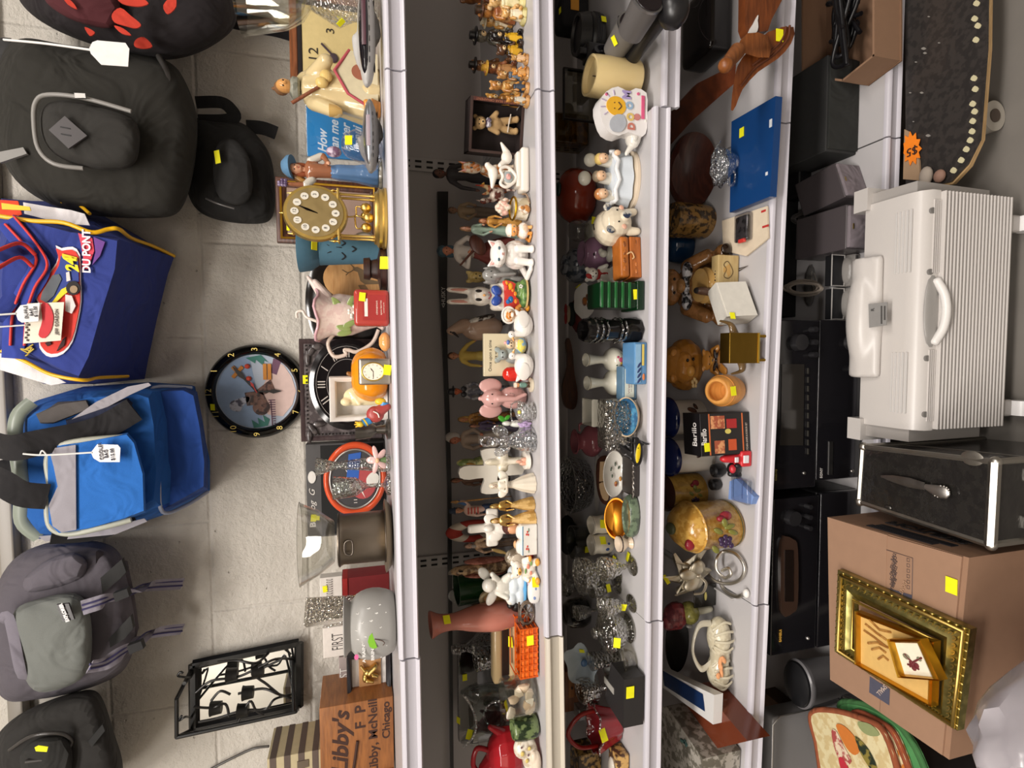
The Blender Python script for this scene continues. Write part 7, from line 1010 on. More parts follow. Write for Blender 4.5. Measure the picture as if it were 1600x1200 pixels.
# ================================================================ fourth shelf
def T4(dp, px0, py0, py1, name, lab, cat, parts, **k): return P(3, dp, px0, py0, py1, name, lab, cat, parts, **k)
Z4 = lambda X: shz(3, X)
Wd('wooden_rack', 'carved oak heart-back shelf rack lying at the right end of the fourth shelf', 'rack', onZ(1190, 60, Z4(.5)),
   [('base_board', 'w#84481f#6a3414', [tr(lo([(rnd([(1240, 42), (1236, 68), (1215, 92), (1185, 112), (1160, 140), (1150, 165), (1142, 172), (1148, 120), (1160, 90), (1200, 50)], 2), .80), (rnd([(1240, 42), (1236, 68), (1215, 92), (1185, 112), (1160, 140), (1150, 165), (1142, 172), (1148, 120), (1160, 90), (1200, 50)], 2), .822)]))]),
    ('back_board', 'w#7a401c#5c2e12', [dc([(1165, -30), (1225, -30), (1222, 0), (1206, 30), (1200, 48), (1185, 50), (1180, 52), (1168, 52), (1164, 40)], .83, .018)]),
    ('cutout', 'g#e8e6e2', [dc(rnd([(1185, 23), (1184, 32), (1185, 42), (1181, 52), (1170, 51), (1178, 36)], 2), .827, .004)], '', 'white cut-out showing shelf'),
    ('shelf_block', 'w#8e5226#74401a', [lo([(rnd([(1168, 52), (1200, 56), (1202, 90), (1165, 84), (1152, 74)], 2), .79), (rnd([(1168, 52), (1200, 56), (1202, 90), (1165, 84), (1152, 74)], 2), .82)])]),
    ('groove', 'd#5a2c12', [pw([(1234, 40, .798), (1230, 62, .798), (1208, 86, .798), (1180, 106, .798), (1158, 134, .798)], .002), pw([(1228, 42, .798), (1222, 62, .798), (1202, 82, .798), (1176, 102, .798)], .002)]),
    ('peg', 'w#945828#74401a', [cylpx(onY(1152, 80, .79), onY(1134, 102, .77), .013, .010), e(*onY(1134, 102, .77), .012)])], st=[(1217, 56, 'y', 1.5)])
Wd('wooden_board', 'long dark brown wooden board slanting across behind the oak rack', 'board', onZ(1100, 150, Z4(.5)), [('board', 'w#6c3418#4c220e', [dc([(1150, 100), (1148, 130), (1080, 190), (1040, 235), (1035, 190), (1090, 130)], [.9, .9, 1.0, 1.08, 1.1, 1.0], .018)])])
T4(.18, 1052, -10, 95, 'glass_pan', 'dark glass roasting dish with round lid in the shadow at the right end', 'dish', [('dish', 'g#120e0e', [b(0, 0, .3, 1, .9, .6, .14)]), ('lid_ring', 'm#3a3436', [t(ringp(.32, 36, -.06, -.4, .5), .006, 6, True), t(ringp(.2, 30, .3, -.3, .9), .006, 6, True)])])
T4(.2, 1050, 208, 328, 'wooden_bowl', 'round dark brown wooden bowl leaning at the back', 'bowl', [('bowl', 'w#4c2418#34160e', [tr(l([(.02, 0), (.36, .04), (.5, .18), (.48, .22), (.34, .1), (.02, .06)], 44, rx=75), z=.5)])], dep=.08)
# blue tray/book and glass basket
def bluex(at): return [('spine', 'g#142238', [tr(b(0, 0, 0, .001, .001, .001))])][:0]+[('white_mark', 'd#d8dce0', [b(*at(.93, .25), .014, .006, .002), b(*at(.9, .75), .006, .005, .002)], 's')]
flat('glossy_book', 'large glossy deep blue hardcover lying flat under the glass basket', 'book', [(1143, 190), (1212, 150), (1203, 307), (1140, 332)], Z4(.3)+.02, .0145, 'g#153e74', bluex, st=[(1160, 207, 'y', 1.3)])
T4(.07, 1112, 220, 296, 'crystal_bell', 'cut crystal basket with twisted looped handle lying on the blue book', 'basket', [('basket', 's#e4e8ec', [tr(l([(.1, 0), (.16, .1), (.3, .5), (.46, .9), (.42, .9), (.26, .5), (.002, .1)], 36, 8, .08), x=.05, z=.1, ry=-12)]), ('handle', 's#eef2f4', [t(sp([(-.4, 0, .85), (-.3, 0, 1.2), (.1, 0, 1.3), (.45, 0, .95)], 7), .03)]), ('foot', 'g#e4dccc', [e(0, 0, .05, .16, .14, .06)]), ('ring', 's#e4e8ec', [t(ringp(.2, 24, -.35, -.1, .5), .04, 8, True)])], z0=.017)
T4(.2, 1046, 318, 372, 'tin_box', 'brown tin printed with dark skeleton trees', 'tin box', [('tin', 'v#8a6838#3a2c1c', [l([(.48, 0), (.5, .05), (.5, .8), (.46, .9), (.001, .92)], 36)]), ('print', 'd#1c1510', [e(.3*sin(a), -.48*cos(a), z_, .06, .02, .12, ry=r_) for a, z_, r_ in ((-.8, .3, 20), (-.3, .5, -30), (.2, .3, 40), (.7, .5, 10), (0, .7, 80))])], st=[(1120, 334, 'y', 1.2)])
flat('parts_packet', 'clear packet of dark screws and a red clip on a printed card', 'packet', [(1128, 345), (1198, 322), (1200, 372), (1166, 400), (1130, 392)], Z4(.2)+.005, .004, 'd#d8c8b0', lambda at: [('packet', 'x#e0e0e4', [b(*at(.45, .4, .008), .055, .04, .014, .005)]), ('screws', 'v#4c4848#2a2828', [b(*at(.4, .42, .006), .05, .034, .01, .004)]), ('red_clip', 'p#c83a34', [b(*at(.3, .72, .012), .008, .018, .006, .002)]), ('red_print', 'd#b82c28', [b(*at(.93, .12), .004, .012, .001), b(*at(.94, .6), .004, .016, .001)], 's')])
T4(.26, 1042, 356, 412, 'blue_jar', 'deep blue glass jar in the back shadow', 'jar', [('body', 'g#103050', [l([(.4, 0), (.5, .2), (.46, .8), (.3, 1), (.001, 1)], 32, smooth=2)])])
# honey bear
T4(.15, 1036, 385, 512, 'honey_bear_jar', 'large brown ceramic bear cookie jar with dotted bow holding a honey pot', 'cookie jar',
   [('body', 'v#8c6038#74502c', [e(0, .05, .3, .34, .3, .34), e(0, 0, .82, .26, .22, .2), e(-.22, 0, .98, .09, .06, .08), e(.22, 0, .98, .09, .06, .08), c(-.28, -.05, .52, .11, -.4, -.3, .3, .1), c(.28, -.05, .52, .11, .4, -.3, .3, .1), c(-.24, -.1, .1, .12, -.42, -.42, .1, .13), c(.24, -.1, .1, .12, .42, -.42, .1, .13)], 'rh'), ('paw_pad', 'g#241810', [e(-.46, -.53, .11, .08, .04, .1), e(.46, -.53, .11, .08, .04, .1)]), ('honey_pot', 'g#c8a060', [l([(.16, 0), (.24, .08), (.24, .3), (.18, .36), (.22, .4), (.001, .41)], 32, y=-.36, z=.1)]), ('lettering', 'd#2a1a10', [tr(tx('Honey', .15, sh=.25, bold=.003), x=0, y=-.61, z=.22)], 's'), ('bow', 'v#14151c#b8b8c0', [e(0, -.2, .66, .2, .08, .07), e(-.2, -.22, .64, .13, .07, .1), e(.2, -.22, .64, .13, .07, .1)], 'r'), ('dot', 'g#2a1a14', [e(-.16+.04*i, -.595, .37+.015*(i % 2), .012) for i in range(9)]), ('eye', 'g#100c0a', [e(-.09, -.2, .88, .022), e(.09, -.2, .88, .022)]), ('muzzle', 'v#a87c50#8c6438', [e(0, -.22, .77, .1, .08, .08)])])
T4(.075, 1124, 398, 450, 'wood_plaque', 'small cream wooden block plaque painted with a heart and leaf', 'plaque', [('block', 'w#c8b07c#b89c68', [b(0, 0, .5, 1, .4, 1, .03)]), ('painted_heart', 'd#c09858', [tr(x([(0, -.2), (.2, .06), (.14, .18), (0, .1), (-.14, .18), (-.2, .06)], -.21, -.2), x=.06, z=.55, ry=-60)], 's'), ('wire_heart', 'd#5a4628', [t(sp([(0, -.215, .3), (.3, -.215, .55), (.2, -.215, .75), (.06, -.215, .62), (-.14, -.215, .74), (-.2, -.215, .5)], 5, True), .012, 6, True)]), ('peg', 'p#4a4038', [t([(.1, -.1, -.02), (.12, -.7, .02), (.02, -.1, -.02)], .02, 6)])])
T4(.05, 1118, 440, 508, 'white_box', 'open white cardboard gift box tipped on its corner', 'box', [('box', 'd#dcd8ce', [b(0, 0, .5, 1, .5, .05), b(-.48, 0, .25, .04, .5, .5), b(.48, 0, .25, .04, .5, .5), b(0, .24, .25, 1, .04, .5), b(0, -.24, .25, 1, .04, .5)], 's')], rx=-12, rot=22, st=[(1144, 494, 'y', 1.0)])
T4(.1, 1085, 448, 482, 'wooden_shoe', 'pair-shaped small brown carved shoe leaning on the white box', 'ornament', [('shoe', 'g#5c4438', [e(0, 0, .25, .4, .25, .22), c(.2, 0, .3, .2, .3, 0, .8, .2), e(-.3, -.05, .2, .2, .18, .14)], 'rh'), ('opening', 'd#1a1210', [e(.3, 0, .95, .14, .12, .05)])], z0=0)
T4(.06, 1120, 455, 482, 'wooden_shoe', 'small brown ring-shaped carved piece in front of the shoe', 'ornament', [('ring', 'g#6c5044', [t(ringp(.35, 26, 0, 0, .5), .15, 10, True)])], z0=.012)
T4(.19, 1036, 530, 610, 'cookie_jar', 'large glossy tan bear cookie jar with black spectacles-like bow', 'cookie jar', [('body', 'g#a8702c', [e(0, .05, .42, .46, .4, .42), e(0, 0, .7, .34, .3, .3)], 'rh'), ('face', 'g#b87c34', [e(-.04, -.2, .62, .28, .2, .24), e(-.22, -.16, .84, .08, .05, .08), e(.2, -.16, .84, .08, .05, .08)], 'rh'), ('eye', 'g#1a100a', [e(.08, -.38, .66, .03), e(.1, -.38, .52, .03)]), ('muzzle', 'g#c48c40', [e(-.1, -.38, .58, .1, .08, .1)]), ('painted_flower', 'g#d8b880', [e(-.3+.06*cos(a), -.3, .42+.05*sin(a), .04, .03, .035) for a in (0, 1.26, 2.5, 3.77, 5)], 'r')])
T4(.12, 1100, 538, 588, 'bear_bank', 'glossy amber bear figurine with a dark brown bow', 'figurine', bear('g#b87c34', 'g#c08838')+[('bow', 'g#1c100c', [e(-.12, -.2, .54, .12, .05, .06, ry=30), e(.12, -.2, .54, .12, .05, .06, ry=-30), e(-.1, -.2, .42, .1, .04, .04, ry=-40), e(.1, -.2, .42, .1, .04, .04, ry=40), e(0, -.22, .5, .05)], 'r')])
T4(-.002, 1128, 500, 586, 'brass_lighter', 'brown and brass rectangular box on curved horn legs at the shelf front', 'box', [('box', 'm#8a6c2c', [b(0, 0, .62, 1, .4, .74, .02)]), ('gold_edge', 'm#e8c860', [b(0, -.205, .28, 1.0, .012, .04)]), ('horn', 'g#6c5434', [t(sp([(-.5, .1, .5), (-.75, .1, .5), (-.86, .1, .75)], 6), [.1-.0055*i for i in range(13)]), t(sp([(.5, .1, .7), (.8, .1, .8), (.9, .1, 1.05)], 6), [.1-.0055*i for i in range(13)])]), ('leg', 'm#a8842c', [cy(-.4, 0, 0, .05, -.4, 0, .26, .05), cy(.4, 0, 0, .05, .4, 0, .26, .05)])])
T4(.055, 1107, 585, 635, 'wooden_barrel', 'small turned yellow wood pot with hollow orange inside', 'pot', [('pot', 'w#dc9c50#c88840', [l([(.34, 0), (.42, .1), (.5, .45), (.46, .8), (.4, .96), (.34, 1), (.28, .96), (.3, .7), (.002, .3)], 36, smooth=2)]), ('band', 'w#c88438#b0702c', [t(ringp(.47, 32, 0, 0, .76, 'z'), .02, 8, True)])], rx=22, st=[(1145, 611, 'y', 1.3)])
for (a, c_, dp, lb) in ((620, 684, .2, 'white canister with glossy dark blue lid and a brown leaf print, right of the pair'), (683, 742, .17, 'white canister with glossy dark blue lid, left of the pair beside the knife set box')):
    T4(dp, 1034, a, c_, 'canister', lb, 'canister', [('body', 'g#c8c0b4', [cy(0, 0, 0, .44, 0, 0, .82, .44, 40)]), ('lid', 'g#0f1c4c', [l([(.44, .8), (.52, .82), (.52, .88), (.4, .98), (.001, 1)], 40)]), ('leaf_print', 'v#4c2c1c#2c1810', [e(.22, -.4, .42, .06, .03, .14, ry=20), e(.1, -.43, .36, .05, .03, .1, ry=-40), e(.3, -.36, .3, .04, .03, .1, ry=50)])])
T4(.055, 1081, 643, 710, 'knife_set_box', 'black printed box with orange stripe reading Barillo', 'box', [('box', 'p#141214', [b(0, 0, .5, 1, .6, 1, .01)], 's'), ('print', 'd#24201f', [b(0, -.305, .45, .96, .01, .8)], 's'), ('print>brand', 'd#e4e0dc', [tx('Barillo', .15, -.05, -.313, .94, bold=.003), tr(tx('Barillo', .22, bold=.003), x=0, y=-.1, z=1.004, rx=-90)], 's'), ('print>orange_stripe', 'd#d8703c', [b(0, -.313, .83, .96, .006, .02), b(0, -.313, .16, .96, .006, .02)], 's'), ('print>meat_photo', 'v#a85840#e0a070', [b(.28, -.313, .66, .3, .006, .28), b(-.3, -.313, .64, .3, .006, .2)], 's'), ('print>red_photo', 'd#a82828', [b(.24, -.314, .38, .22, .008, .2)], 's'), ('print>orange_photo', 'd#c8542c', [b(-.26, -.314, .38, .26, .008, .16)], 's'), ('print>caption', 'd#d8c8b8', [tx('KITCHEN KNIFE & SCISSOR SET', .05, -.1, -.313, .08)], 's'), ('print>round_badge', 'd#d8c868', [tr(x(circ(.06, 16), -.318, -.312), x=.06, z=.46)], 's')], st=[(1104, 699, 'y', 1.2)], rot=5)
T4(.03, 1126, 704, 731, 'toy_car', 'bright red toy car with clear plastic base standing on end', 'toy', [('body', 'p#cc2c34', [c(0, 0, .3, .3, 0, 0, .8, .22), b(0, 0, .2, .9, .6, .4, .1)], 'r'), ('window', 'g#e8e4e8', [b(0, -.32, .6, .3, .06, .14, .03), b(0, -.32, .25, .44, .06, .2, .03)]), ('clip', 'p#1c1c20', [e(-.4, -.1, .4, .14)])])
T4(.05, 1136, 722, 746, 'bottle_stopper', 'black rubber stopper with red top next to the toy car', 'stopper', [('stopper', 'p#1c1a1c', [e(0, 0, .4, .5, .4, .4), c(-.3, 0, .6, .2, -.4, -.1, .1, .15)], 'r'), ('cap', 'p#c8303c', [e(.1, -.3, .7, .3, .2, .2)])])
T4(.1, 1113, 724, 746, 'rubber_foot', 'small round black rubber cup between the canister and stopper', 'cup', [('cup', 'p#121112', [l([(.3, 0), (.5, .4), (.46, .9), (.3, 1), (.001, .8)], 24)])])
T4(.11, 1110, 748, 766, 'rubber_foot', 'small black rubber cup beside the fruit painted canister', 'cup', [('cup', 'p#121112', [l([(.3, 0), (.5, .4), (.46, .9), (.3, 1), (.001, .8)], 24)])])
FR_ = lambda S: [('painted_grapes', 'g#3c2a4c', [e(X_, -.47*cos(X_*1.1), z_, .055, .03, .04) for X_, z_ in ((-.2, .4), (-.12, .42), (-.24, .34), (-.16, .34), (-.08, .35), (-.2, .28), (-.12, .28), (-.26, .24))]), ('painted_leaves', 'g#7c7c3c', [e(X_, -.46, z_, .05, .03, .09, ry=r_) for X_, z_, r_ in ((.05, .46, 40), (.12, .28, -20), (.0, .22, 30), (.2, .36, 80), (-.3, .5, 60))]), ('painted_pear', 'g#8c2c34', [e(.3, -.38, .3, .1, .05, .1), e(.27, -.41, .4, .06, .05, .06)], 'r')]
T4(.19, 1034, 740, 796, 'fruit_canister', 'tan canister painted with grapes and leaves, back right of the fruit pair', 'canister', [('body', 'v#c09848#a88038', [cy(0, 0, 0, .48, 0, 0, .9, .48, 40)]), ('lid', 'g#3a1c14', [l([(.46, .9), (.5, .92), (.4, 1), (.001, 1)], 36)])]+FR_(0))
T4(.08, 1042, 783, 860, 'fruit_canister', 'tan lidded canister painted with pear and purple grapes at the shelf front', 'canister', [('body', 'v#d0a454#bc8c3c', [l([(.42, 0), (.46, .03), (.46, .62), (.5, .66), (.46, .7), (.001, .7)], 44)]), ('lid', 'v#cca050#b48438', [l([(.48, .68), (.46, .74), (.3, .88), (.1, .94), (.001, .94)], 40)]), ('lid_knob', 'g#4c5038', [e(0, 0, .97, .12, .12, .06)]), ('lid_apple', 'g#8c2430', [e(-.22, -.3, .82, .12, .06, .08)]), ('foot_line', 'g#4a4a30', [t(ringp(.455, 40, 0, 0, .05, 'z'), .012, 6, True)])]+FR_(0))
flat('soap_bar', 'periwinkle blue folded cloth in a clear bubbly wrapper', 'packet', [(1140, 752), (1150, 748), (1178, 776), (1174, 788), (1138, 780)], Z4(-.2)+.014, .012, 'd#7c98d0', lambda at: [('wrapper', 'x#eceef0', [b(*at(.5, .5, .002), .05, .05, .014, .006)]), ('fold', 'd#5c74a8', [b(*at(.5, .5, .0005), .034, .002, .001)])])
# silver wire sculpture
T4(.1, 1037, 858, 932, 'wire_bow', 'large silver mylar bow with trailing ribbons', 'ornament', [('loops', 'm#c8c0ae', [tr(e(0, 0, .24, .2, .1, .27), x=0, y=0, z=.36, ry=a_, rx=r_) for a_, r_ in ((-50, 10), (-20, -15), (15, 10), (45, -10), (80, 15), (-85, -10))], ''), ('ribbon_tail', 'm#b8b0a0', [t(sp([(0, 0, .36), (-.2, -.1, .2), (-.45, -.15, .3), (-.5, -.1, .5)], 6), .03, 8, flat=.25), t(sp([(0, 0, .36), (.3, 0, .6), (.45, 0, .9)], 6), .03, 8, flat=.25), t(sp([(0, 0, .36), (.2, -.1, .5), (.4, -.1, .45)], 6), .03, 8, flat=.3)]), ('knot', 'm#d0c8b8', [e(0, -.05, .36, .07)])], z0=.02, st=[(1040, 906, 'y', 1.4)])
zc = Z4(-.3)
Wd('candle_ring', 'shiny chrome spiral wire ring with white tip in front of the silver bow', 'ornament', onZ(1140, 890, zc), [('ring', 'm#d8d4cc', [t(sp([tuple(onZ(a, c_, zc+.012+dz)) for a, c_, dz in ((1106, 896, .01), (1118, 908, .01), (1140, 912, 0), (1158, 904, 0), (1163, 885, 0), (1150, 866, 0), (1130, 862, 0), (1120, 874, .02), (1120, 890, .02), (1132, 903, .015), (1142, 897, .015), (1138, 888, .015), (1128, 892, .015))], 6), .0035)]), ('tail', 'm#c8c4bc', [t(sp([tuple(onZ(a, c_, zc+.008)) for a, c_ in ((1124, 905), (1132, 922), (1150, 932), (1160, 930))], 6), .004)]), ('tip', 'p#f0eeea', [e(*onZ(1166, 927, zc+.01), .009, .007, .006)])])
T4(.13, 1036, 940, 982, 'frog_planter', 'red gloved hand and green leaf ceramic piece behind the shell basket', 'ornament', [('body', 'v#5c242c#7c3438', [e(0, 0, .8, .5, .3, .3), e(-.2, 0, .95, .3, .2, .2)], 'r'), ('leaf_cup', 'v#7c783c#9c9850', [e(.1, -.1, .5, .4, .3, .22)]), ('stem', 'g#c8c4b0', [c(.1, -.1, .4, .14, .2, -.2, .06, .12)]), ('knob', 'g#8a8884', [e(-.3, -.2, .55, .08)])])
T4(.11, 1085, 914, 948, 'glass_photo', 'dark glass tile printed with a pale fish between the silver bow and leaf piece', 'tile', [('tile', 'g#24221f', [b(0, .2, .5, 1, .06, 1, .02)]), ('print', 'd#c8bc70', [e(.0, .14, .5, .2, .02, .06)])], z0=0)
T4(.06, 1084, 968, 1078, 'shell_basket', 'cream ribbed ceramic shell basket with tall handle and peach ribbon bow', 'basket', [('basket', 'v#c4baa0#d4ccb4', [e(.26, 0, .45, .3, .3, .46), e(-.26, 0, .45, .26, .3, .44), e(0, 0, .4, .3, .28, .34)], 'rh'), ('rib', 'g#d0c8b0', [t(sp([(.26+.28*sin(a)*.9, -.3*cos(a)*.9, .08), (.26+.3*sin(a), -.32*cos(a), .45), (.26+.16*sin(a), -.2*cos(a), .88)], 5), .02) for a in (-1, -.5, 0, .5, 1)]+[t(sp([(-.26+.24*sin(a)*.9, -.3*cos(a)*.9, .1), (-.26+.27*sin(a), -.32*cos(a), .45), (-.26+.14*sin(a), -.2*cos(a), .85)], 5), .02) for a in (-1, -.5, 0, .5, 1)]), ('handle', 'g#c8c2b0', [t(sp([(-.12, .05, .7), (-.2, .05, 1.2), (.1, .05, 1.6), (.44, .05, 1.35), (.46, .05, .8)], 7), .05)]), ('ribbon', 'f#e0a070', [e(-.02, -.3, .75, .1, .05, .06, ry=30), e(-.16, -.3, .68, .1, .05, .06, ry=-40), e(.02, -.32, .6, .05, .04, .12, ry=20), e(-.2, -.32, .84, .05, .04, .1), e(-.08, -.33, .72, .05)], 'r')], st=None)
T4(.2, 1040, 960, 1050, 'glass_plate', 'dark picture plate leaning behind the shell basket', 'plate', [('plate', 'g#1c1a18', [tr(l([(.02, 0), (.5, 0), (.5, .04), (.02, .04)], 36, rx=90), z=.5)])])
# frames and boxes bottom-left
flat('framed_print', 'white edged framed dark blue print leaning on the brown box', 'picture', [(1030, 1045), (1116, 1086), (1114, 1132), (1030, 1070)], Z4(-.45)+.075, .02, 'g#dcdad8', lambda at: [('print', 'g#142c54', [x([(0, 0)]*0+[(at(u, v)[0], at(u, v)[1]) for u, v in ((.08, .1), (.88, .12), (.86, .82), (.08, .7))], -.0005, .0005)][:0]+[tr(x([(at(u, v)[0], at(u, v)[1]) for u, v in ((.08, .12), (.86, .12), (.84, .8), (.08, .72))], 0, .001), rx=-90, sy=-1, z=at(0, 0)[2]+.0006)][:0]+[t([at(.1, .4, .001), at(.85, .45, .001)], .016, 4, flat=.06, up=(0, 0, 1))], 's')], st=[(1096, 1120, 'y', 1.3)])
flat('brown_box', 'long brown leatherette box with yellow sticker at its end', 'box', [(1092, 1068), (1168, 1158), (1118, 1170), (1064, 1092)], Z4(-.47)+.054, .0495, 'g#6c3420', lambda at: [('edge_band', 'g#a85c34', [b(*at(.6, 1.0, -.004), .08, .003, .02, 0, 0, 0, -52)][:0]+[b(*at(.97, .9, -.02), .004, .004, .02)], 's')], st=[(1160, 1172, 'y', 1.5)])
flat('stone_box', 'grey marbled stone box with a green lizard-like chip, left end of the fourth shelf', 'box', [(1032, 1105), (1042, 1104), (1098, 1186), (1096, 1230), (1032, 1230)], Z4(-.6)+.094, .086, 'v#a8a298#6c675c', lambda at: [('chip', 'g#4c6c68', [b(*at(.5, .55, .001), .006, .02, .003, .001, 0, 0, 20), b(*at(.6, .6, .001), .008, .012, .003, .001, 0, 0, -30)])])
# ================================================================ bottom shelf
ZB = H-SA[4]
def T5(dp, px0, py0, py1, name, lab, cat, parts, **k): return P(4, dp, px0, py0, py1, name, lab, cat, parts, **k)
# box of cables
base = [(1408, -70), (1408, 95), (1356, 134), (1290, 126), (1290, -70)]; bp = [onZ(a, c_, ZB+.001) for a, c_ in base]; hB = onY(1367, 84, bp[1].y).z-ZB
def cwall(i, j):
    def f(bm):
        A, B_ = bp[i], bp[j]; n = (B_-A).cross(V((0, 0, 1))).normalized()*.004
        vs = [[bm.verts.new(p+q_+V((0, 0, z))) for z in (0, hB)] for p in (A, B_) for q_ in (V(), n)]
        a0, a1 = vs[0]; n0, n1 = vs[1]; b0, b1 = vs[2]; m0, m1 = vs[3]
        for q_ in ((a0, b0, b1, a1), (n0, n1, m1, m0), (a1, b1, m1, n1), (a0, n0, m0, b0), (a0, a1, n1, n0), (b0, m0, m1, b1)): bm.faces.new(q_)
    return f
def cord(n_, ex, ey, seed, zc_):
    r = random.Random(seed); return [tuple((ex[0]+(ex[1]-ex[0])*r.random(), ey[0]+(ey[1]-ey[0])*r.random(), zc_+r.random()*.03)) for _ in range(n_)]
cen = sum(bp, V())/5
Wd('cardboard_box', 'open brown cardboard box full of black cables at the right end of the bottom shelf', 'box', V((cen.x, cen.y, ZB)),
   [('wall', 'k#8c6c54', [cwall(i, (i+1) % 5)], 's') for i in range(5)]+[('floor_panel', 'k#7a5c46', [qd(base, ZB+.004, .003)], 's')])
for i in range(5):
    r = random.Random(40+i); pts = []
    for k in range(9): pts.append((1330+r.uniform(-34, 18), 40+r.uniform(-60, 62), ZB+.03+i*.015+r.uniform(0, .015)))
    Wd('cable', 'tangled black cable heaped in the open cardboard box', 'cable', onZ(1330, 40, ZB+.03), [('cable', 'p#121114', [ql(pts, .0045, 8, 7)])], g='black cables in the open cardboard box')
T5(.16, 1237, 124, 263, 'speaker', 'large matte black speaker box standing beside the cable box', 'speaker', [('cabinet', 'd#2a2a2a', [b(0, .02, .5, 1, .9, 1, .02)]), ('grille_cloth', 'f#262725', [b(0, -.44, .5, .95, .03, .95, .03)])], dep=.2)
T5(.2, 1238, 258, 312, 'speaker', 'small black rounded speaker behind the silver ones', 'speaker', [('cabinet', 'p#19181a', [b(0, 0, .5, 1, .8, 1, .15)]), ('cone', 'p#0f0e10', [tr(l([(.02, .04), (.3, 0), (.34, .04), (.02, .06)], 24, rx=90), y=-.4, z=.5)])])
for a, c_, px0, dp, rot, lb in ((266, 332, 1280, .1, 12, 'silver-grey speaker with fabric front turned a little, right of its twin'), (333, 399, 1283, .08, 0, 'silver-grey speaker with fabric front standing square, left of its twin')):
    T5(dp, px0, a, c_, 'speaker', lb, 'speaker', [('cabinet', 'p#4a4446', [b(0, .05, .5, 1, .8, 1, .03)]), ('grille_cloth', 'f#7c7378', [b(0, -.36, .5, .93, .06, .95, .03)]), ('emblem', 'm#b8a468', [b(-.0, -.395, .86, .12, .01, .03)])], rot=rot, dep=.14)
def loops(cx_, cy_, z, rx_, ry_, n_, col, name, lab):
    Wd(name, lab, 'cord', onZ(cx_, cy_, z-.002), [('cord', col, [ql([(cx_+rx_*(1+.2*sin(3*j))*cos(a)+3*sin(j), cy_+ry_*(1+.25*cos(2*j))*sin(a), z+.004*(j % 3)) for j in range(n_) for a in [2*pi*q_/7 for q_ in range(7)]], .0026, 6, 4)])])
loops(1262, 342, ZB+.03, 24, 8, 4, 'p#5c5856', 'coiled_cord', 'grey coiled cord above the square silver speaker')
loops(1256, 450, ZB+.04, 26, 10, 6, 'p#a89c90', 'coiled_cord', 'beige coiled cord bundle near the grey computer speakers')
for a, c_, lb in ((398, 448, 'grey desktop computer speaker with black mesh front, right one'), (450, 500, 'grey desktop computer speaker with black mesh front, left one')):
    T5(.07, 1298, a, c_, 'computer_speaker', lb, 'speaker', [('stand', 'p#8c8884', [b(0, -.1, .15, .95, .8, .3, .08), e(0, -.2, .3, .42, .3, .2)], 'r'), ('mesh_panel', 'p#1c1c1e', [b(0, 0, .68, .9, .3, .6, .03)]), ('trim', 'p#a8a4a0', [fr(.94, .64, .03, .04, 0, -.17, .68)], 's'), ('foot_pad', 'p#2c2a28', [b(-.36, -.5, .2, .1, .05, .1, .01), b(.36, -.5, .2, .1, .05, .1, .01)])])
T5(.17, 1262, 416, 478, 'computer_speaker', 'rounded grey speaker pod lying under the beige cord', 'speaker', [('pod', 'p#6c6a68', [e(0, 0, .45, .5, .4, .45)]), ('cord', 'p#c8c0b4', [t(sp([(.3, -.3, .5), (.1, -.45, .4), (-.1, -.4, .7), (.2, -.3, .9), (.35, -.2, .6)], 6), .02)])])
def recv(px0, px1, py0, py1, dp, lab, extra, g=None, st=None):
    zt_ = onY(px0, (py0+py1)/2, FR+dp-.14).z; zb_ = max(onY(px1, (py0+py1)/2, FR+dp-.14).z, ZB)
    Yf = FR+dp-.14; X0 = onY((px0+px1)/2, py1, Yf).x; X1 = onY((px0+px1)/2, py0, Yf).x
    o = V(((X0+X1)/2, Yf+.14, zb_))
    ex = extra(lambda px, py: onY(px, py, Yf-.002), Yf)
    return Wd('stereo_receiver', lab, 'receiver', o, [('cabinet', 'p#1b1a1b', [b(o.x, Yf+.145, (zt_+zb_)/2, X1-X0, .27, zt_-zb_, .004)]), ('faceplate', 'g#18171a', [b(o.x, Yf+.004, (zt_+zb_)/2, X1-X0, .012, zt_-zb_, .003)])]+ex, st=st)
def knobp(p, r, col='p#1f1e20'): return tr(l([(.001, 0), (r*.92, 0), (r, -.002), (r, .014), (.001, .016)][::-1], 28, rx=90), x=p.x, y=p.y-.001, z=p.z)
def dk(q_, px, py, r, col='p#232224'):
    p = q_(px, py); return ('knob', col, [cy(p.x, p.y, p.z, r, p.x, p.y-.014, p.z, r*.92, 28)])
recv(1207, 1276, 500, 763, .165, 'black stereo receiver with big volume knob and wide display, topmost of the stack',
     lambda q_, Y: [dk(q_, 1245, 535, .017), dk(q_, 1267, 515, .006), dk(q_, 1267, 535, .006), dk(q_, 1267, 554, .006), ('display', 'g#2a2724', [dc([(1222, 569), (1257, 569), (1255, 696), (1220, 696)], Y-.004, .003)], 's'), ('button_row', 'p#3a3834', [dc([(1262, 575+14*i), (1264, 575+14*i), (1264, 584+14*i), (1262, 584+14*i)], Y-.005) for i in range(10)], 's'), ('lettering', 'd#8a7c3c', [wt('ONKYO', 1212, 742, Y-.003, 5)], 's'), ('jack', 'm#8a8884', [e(*q_(1256, 739), .004)])])
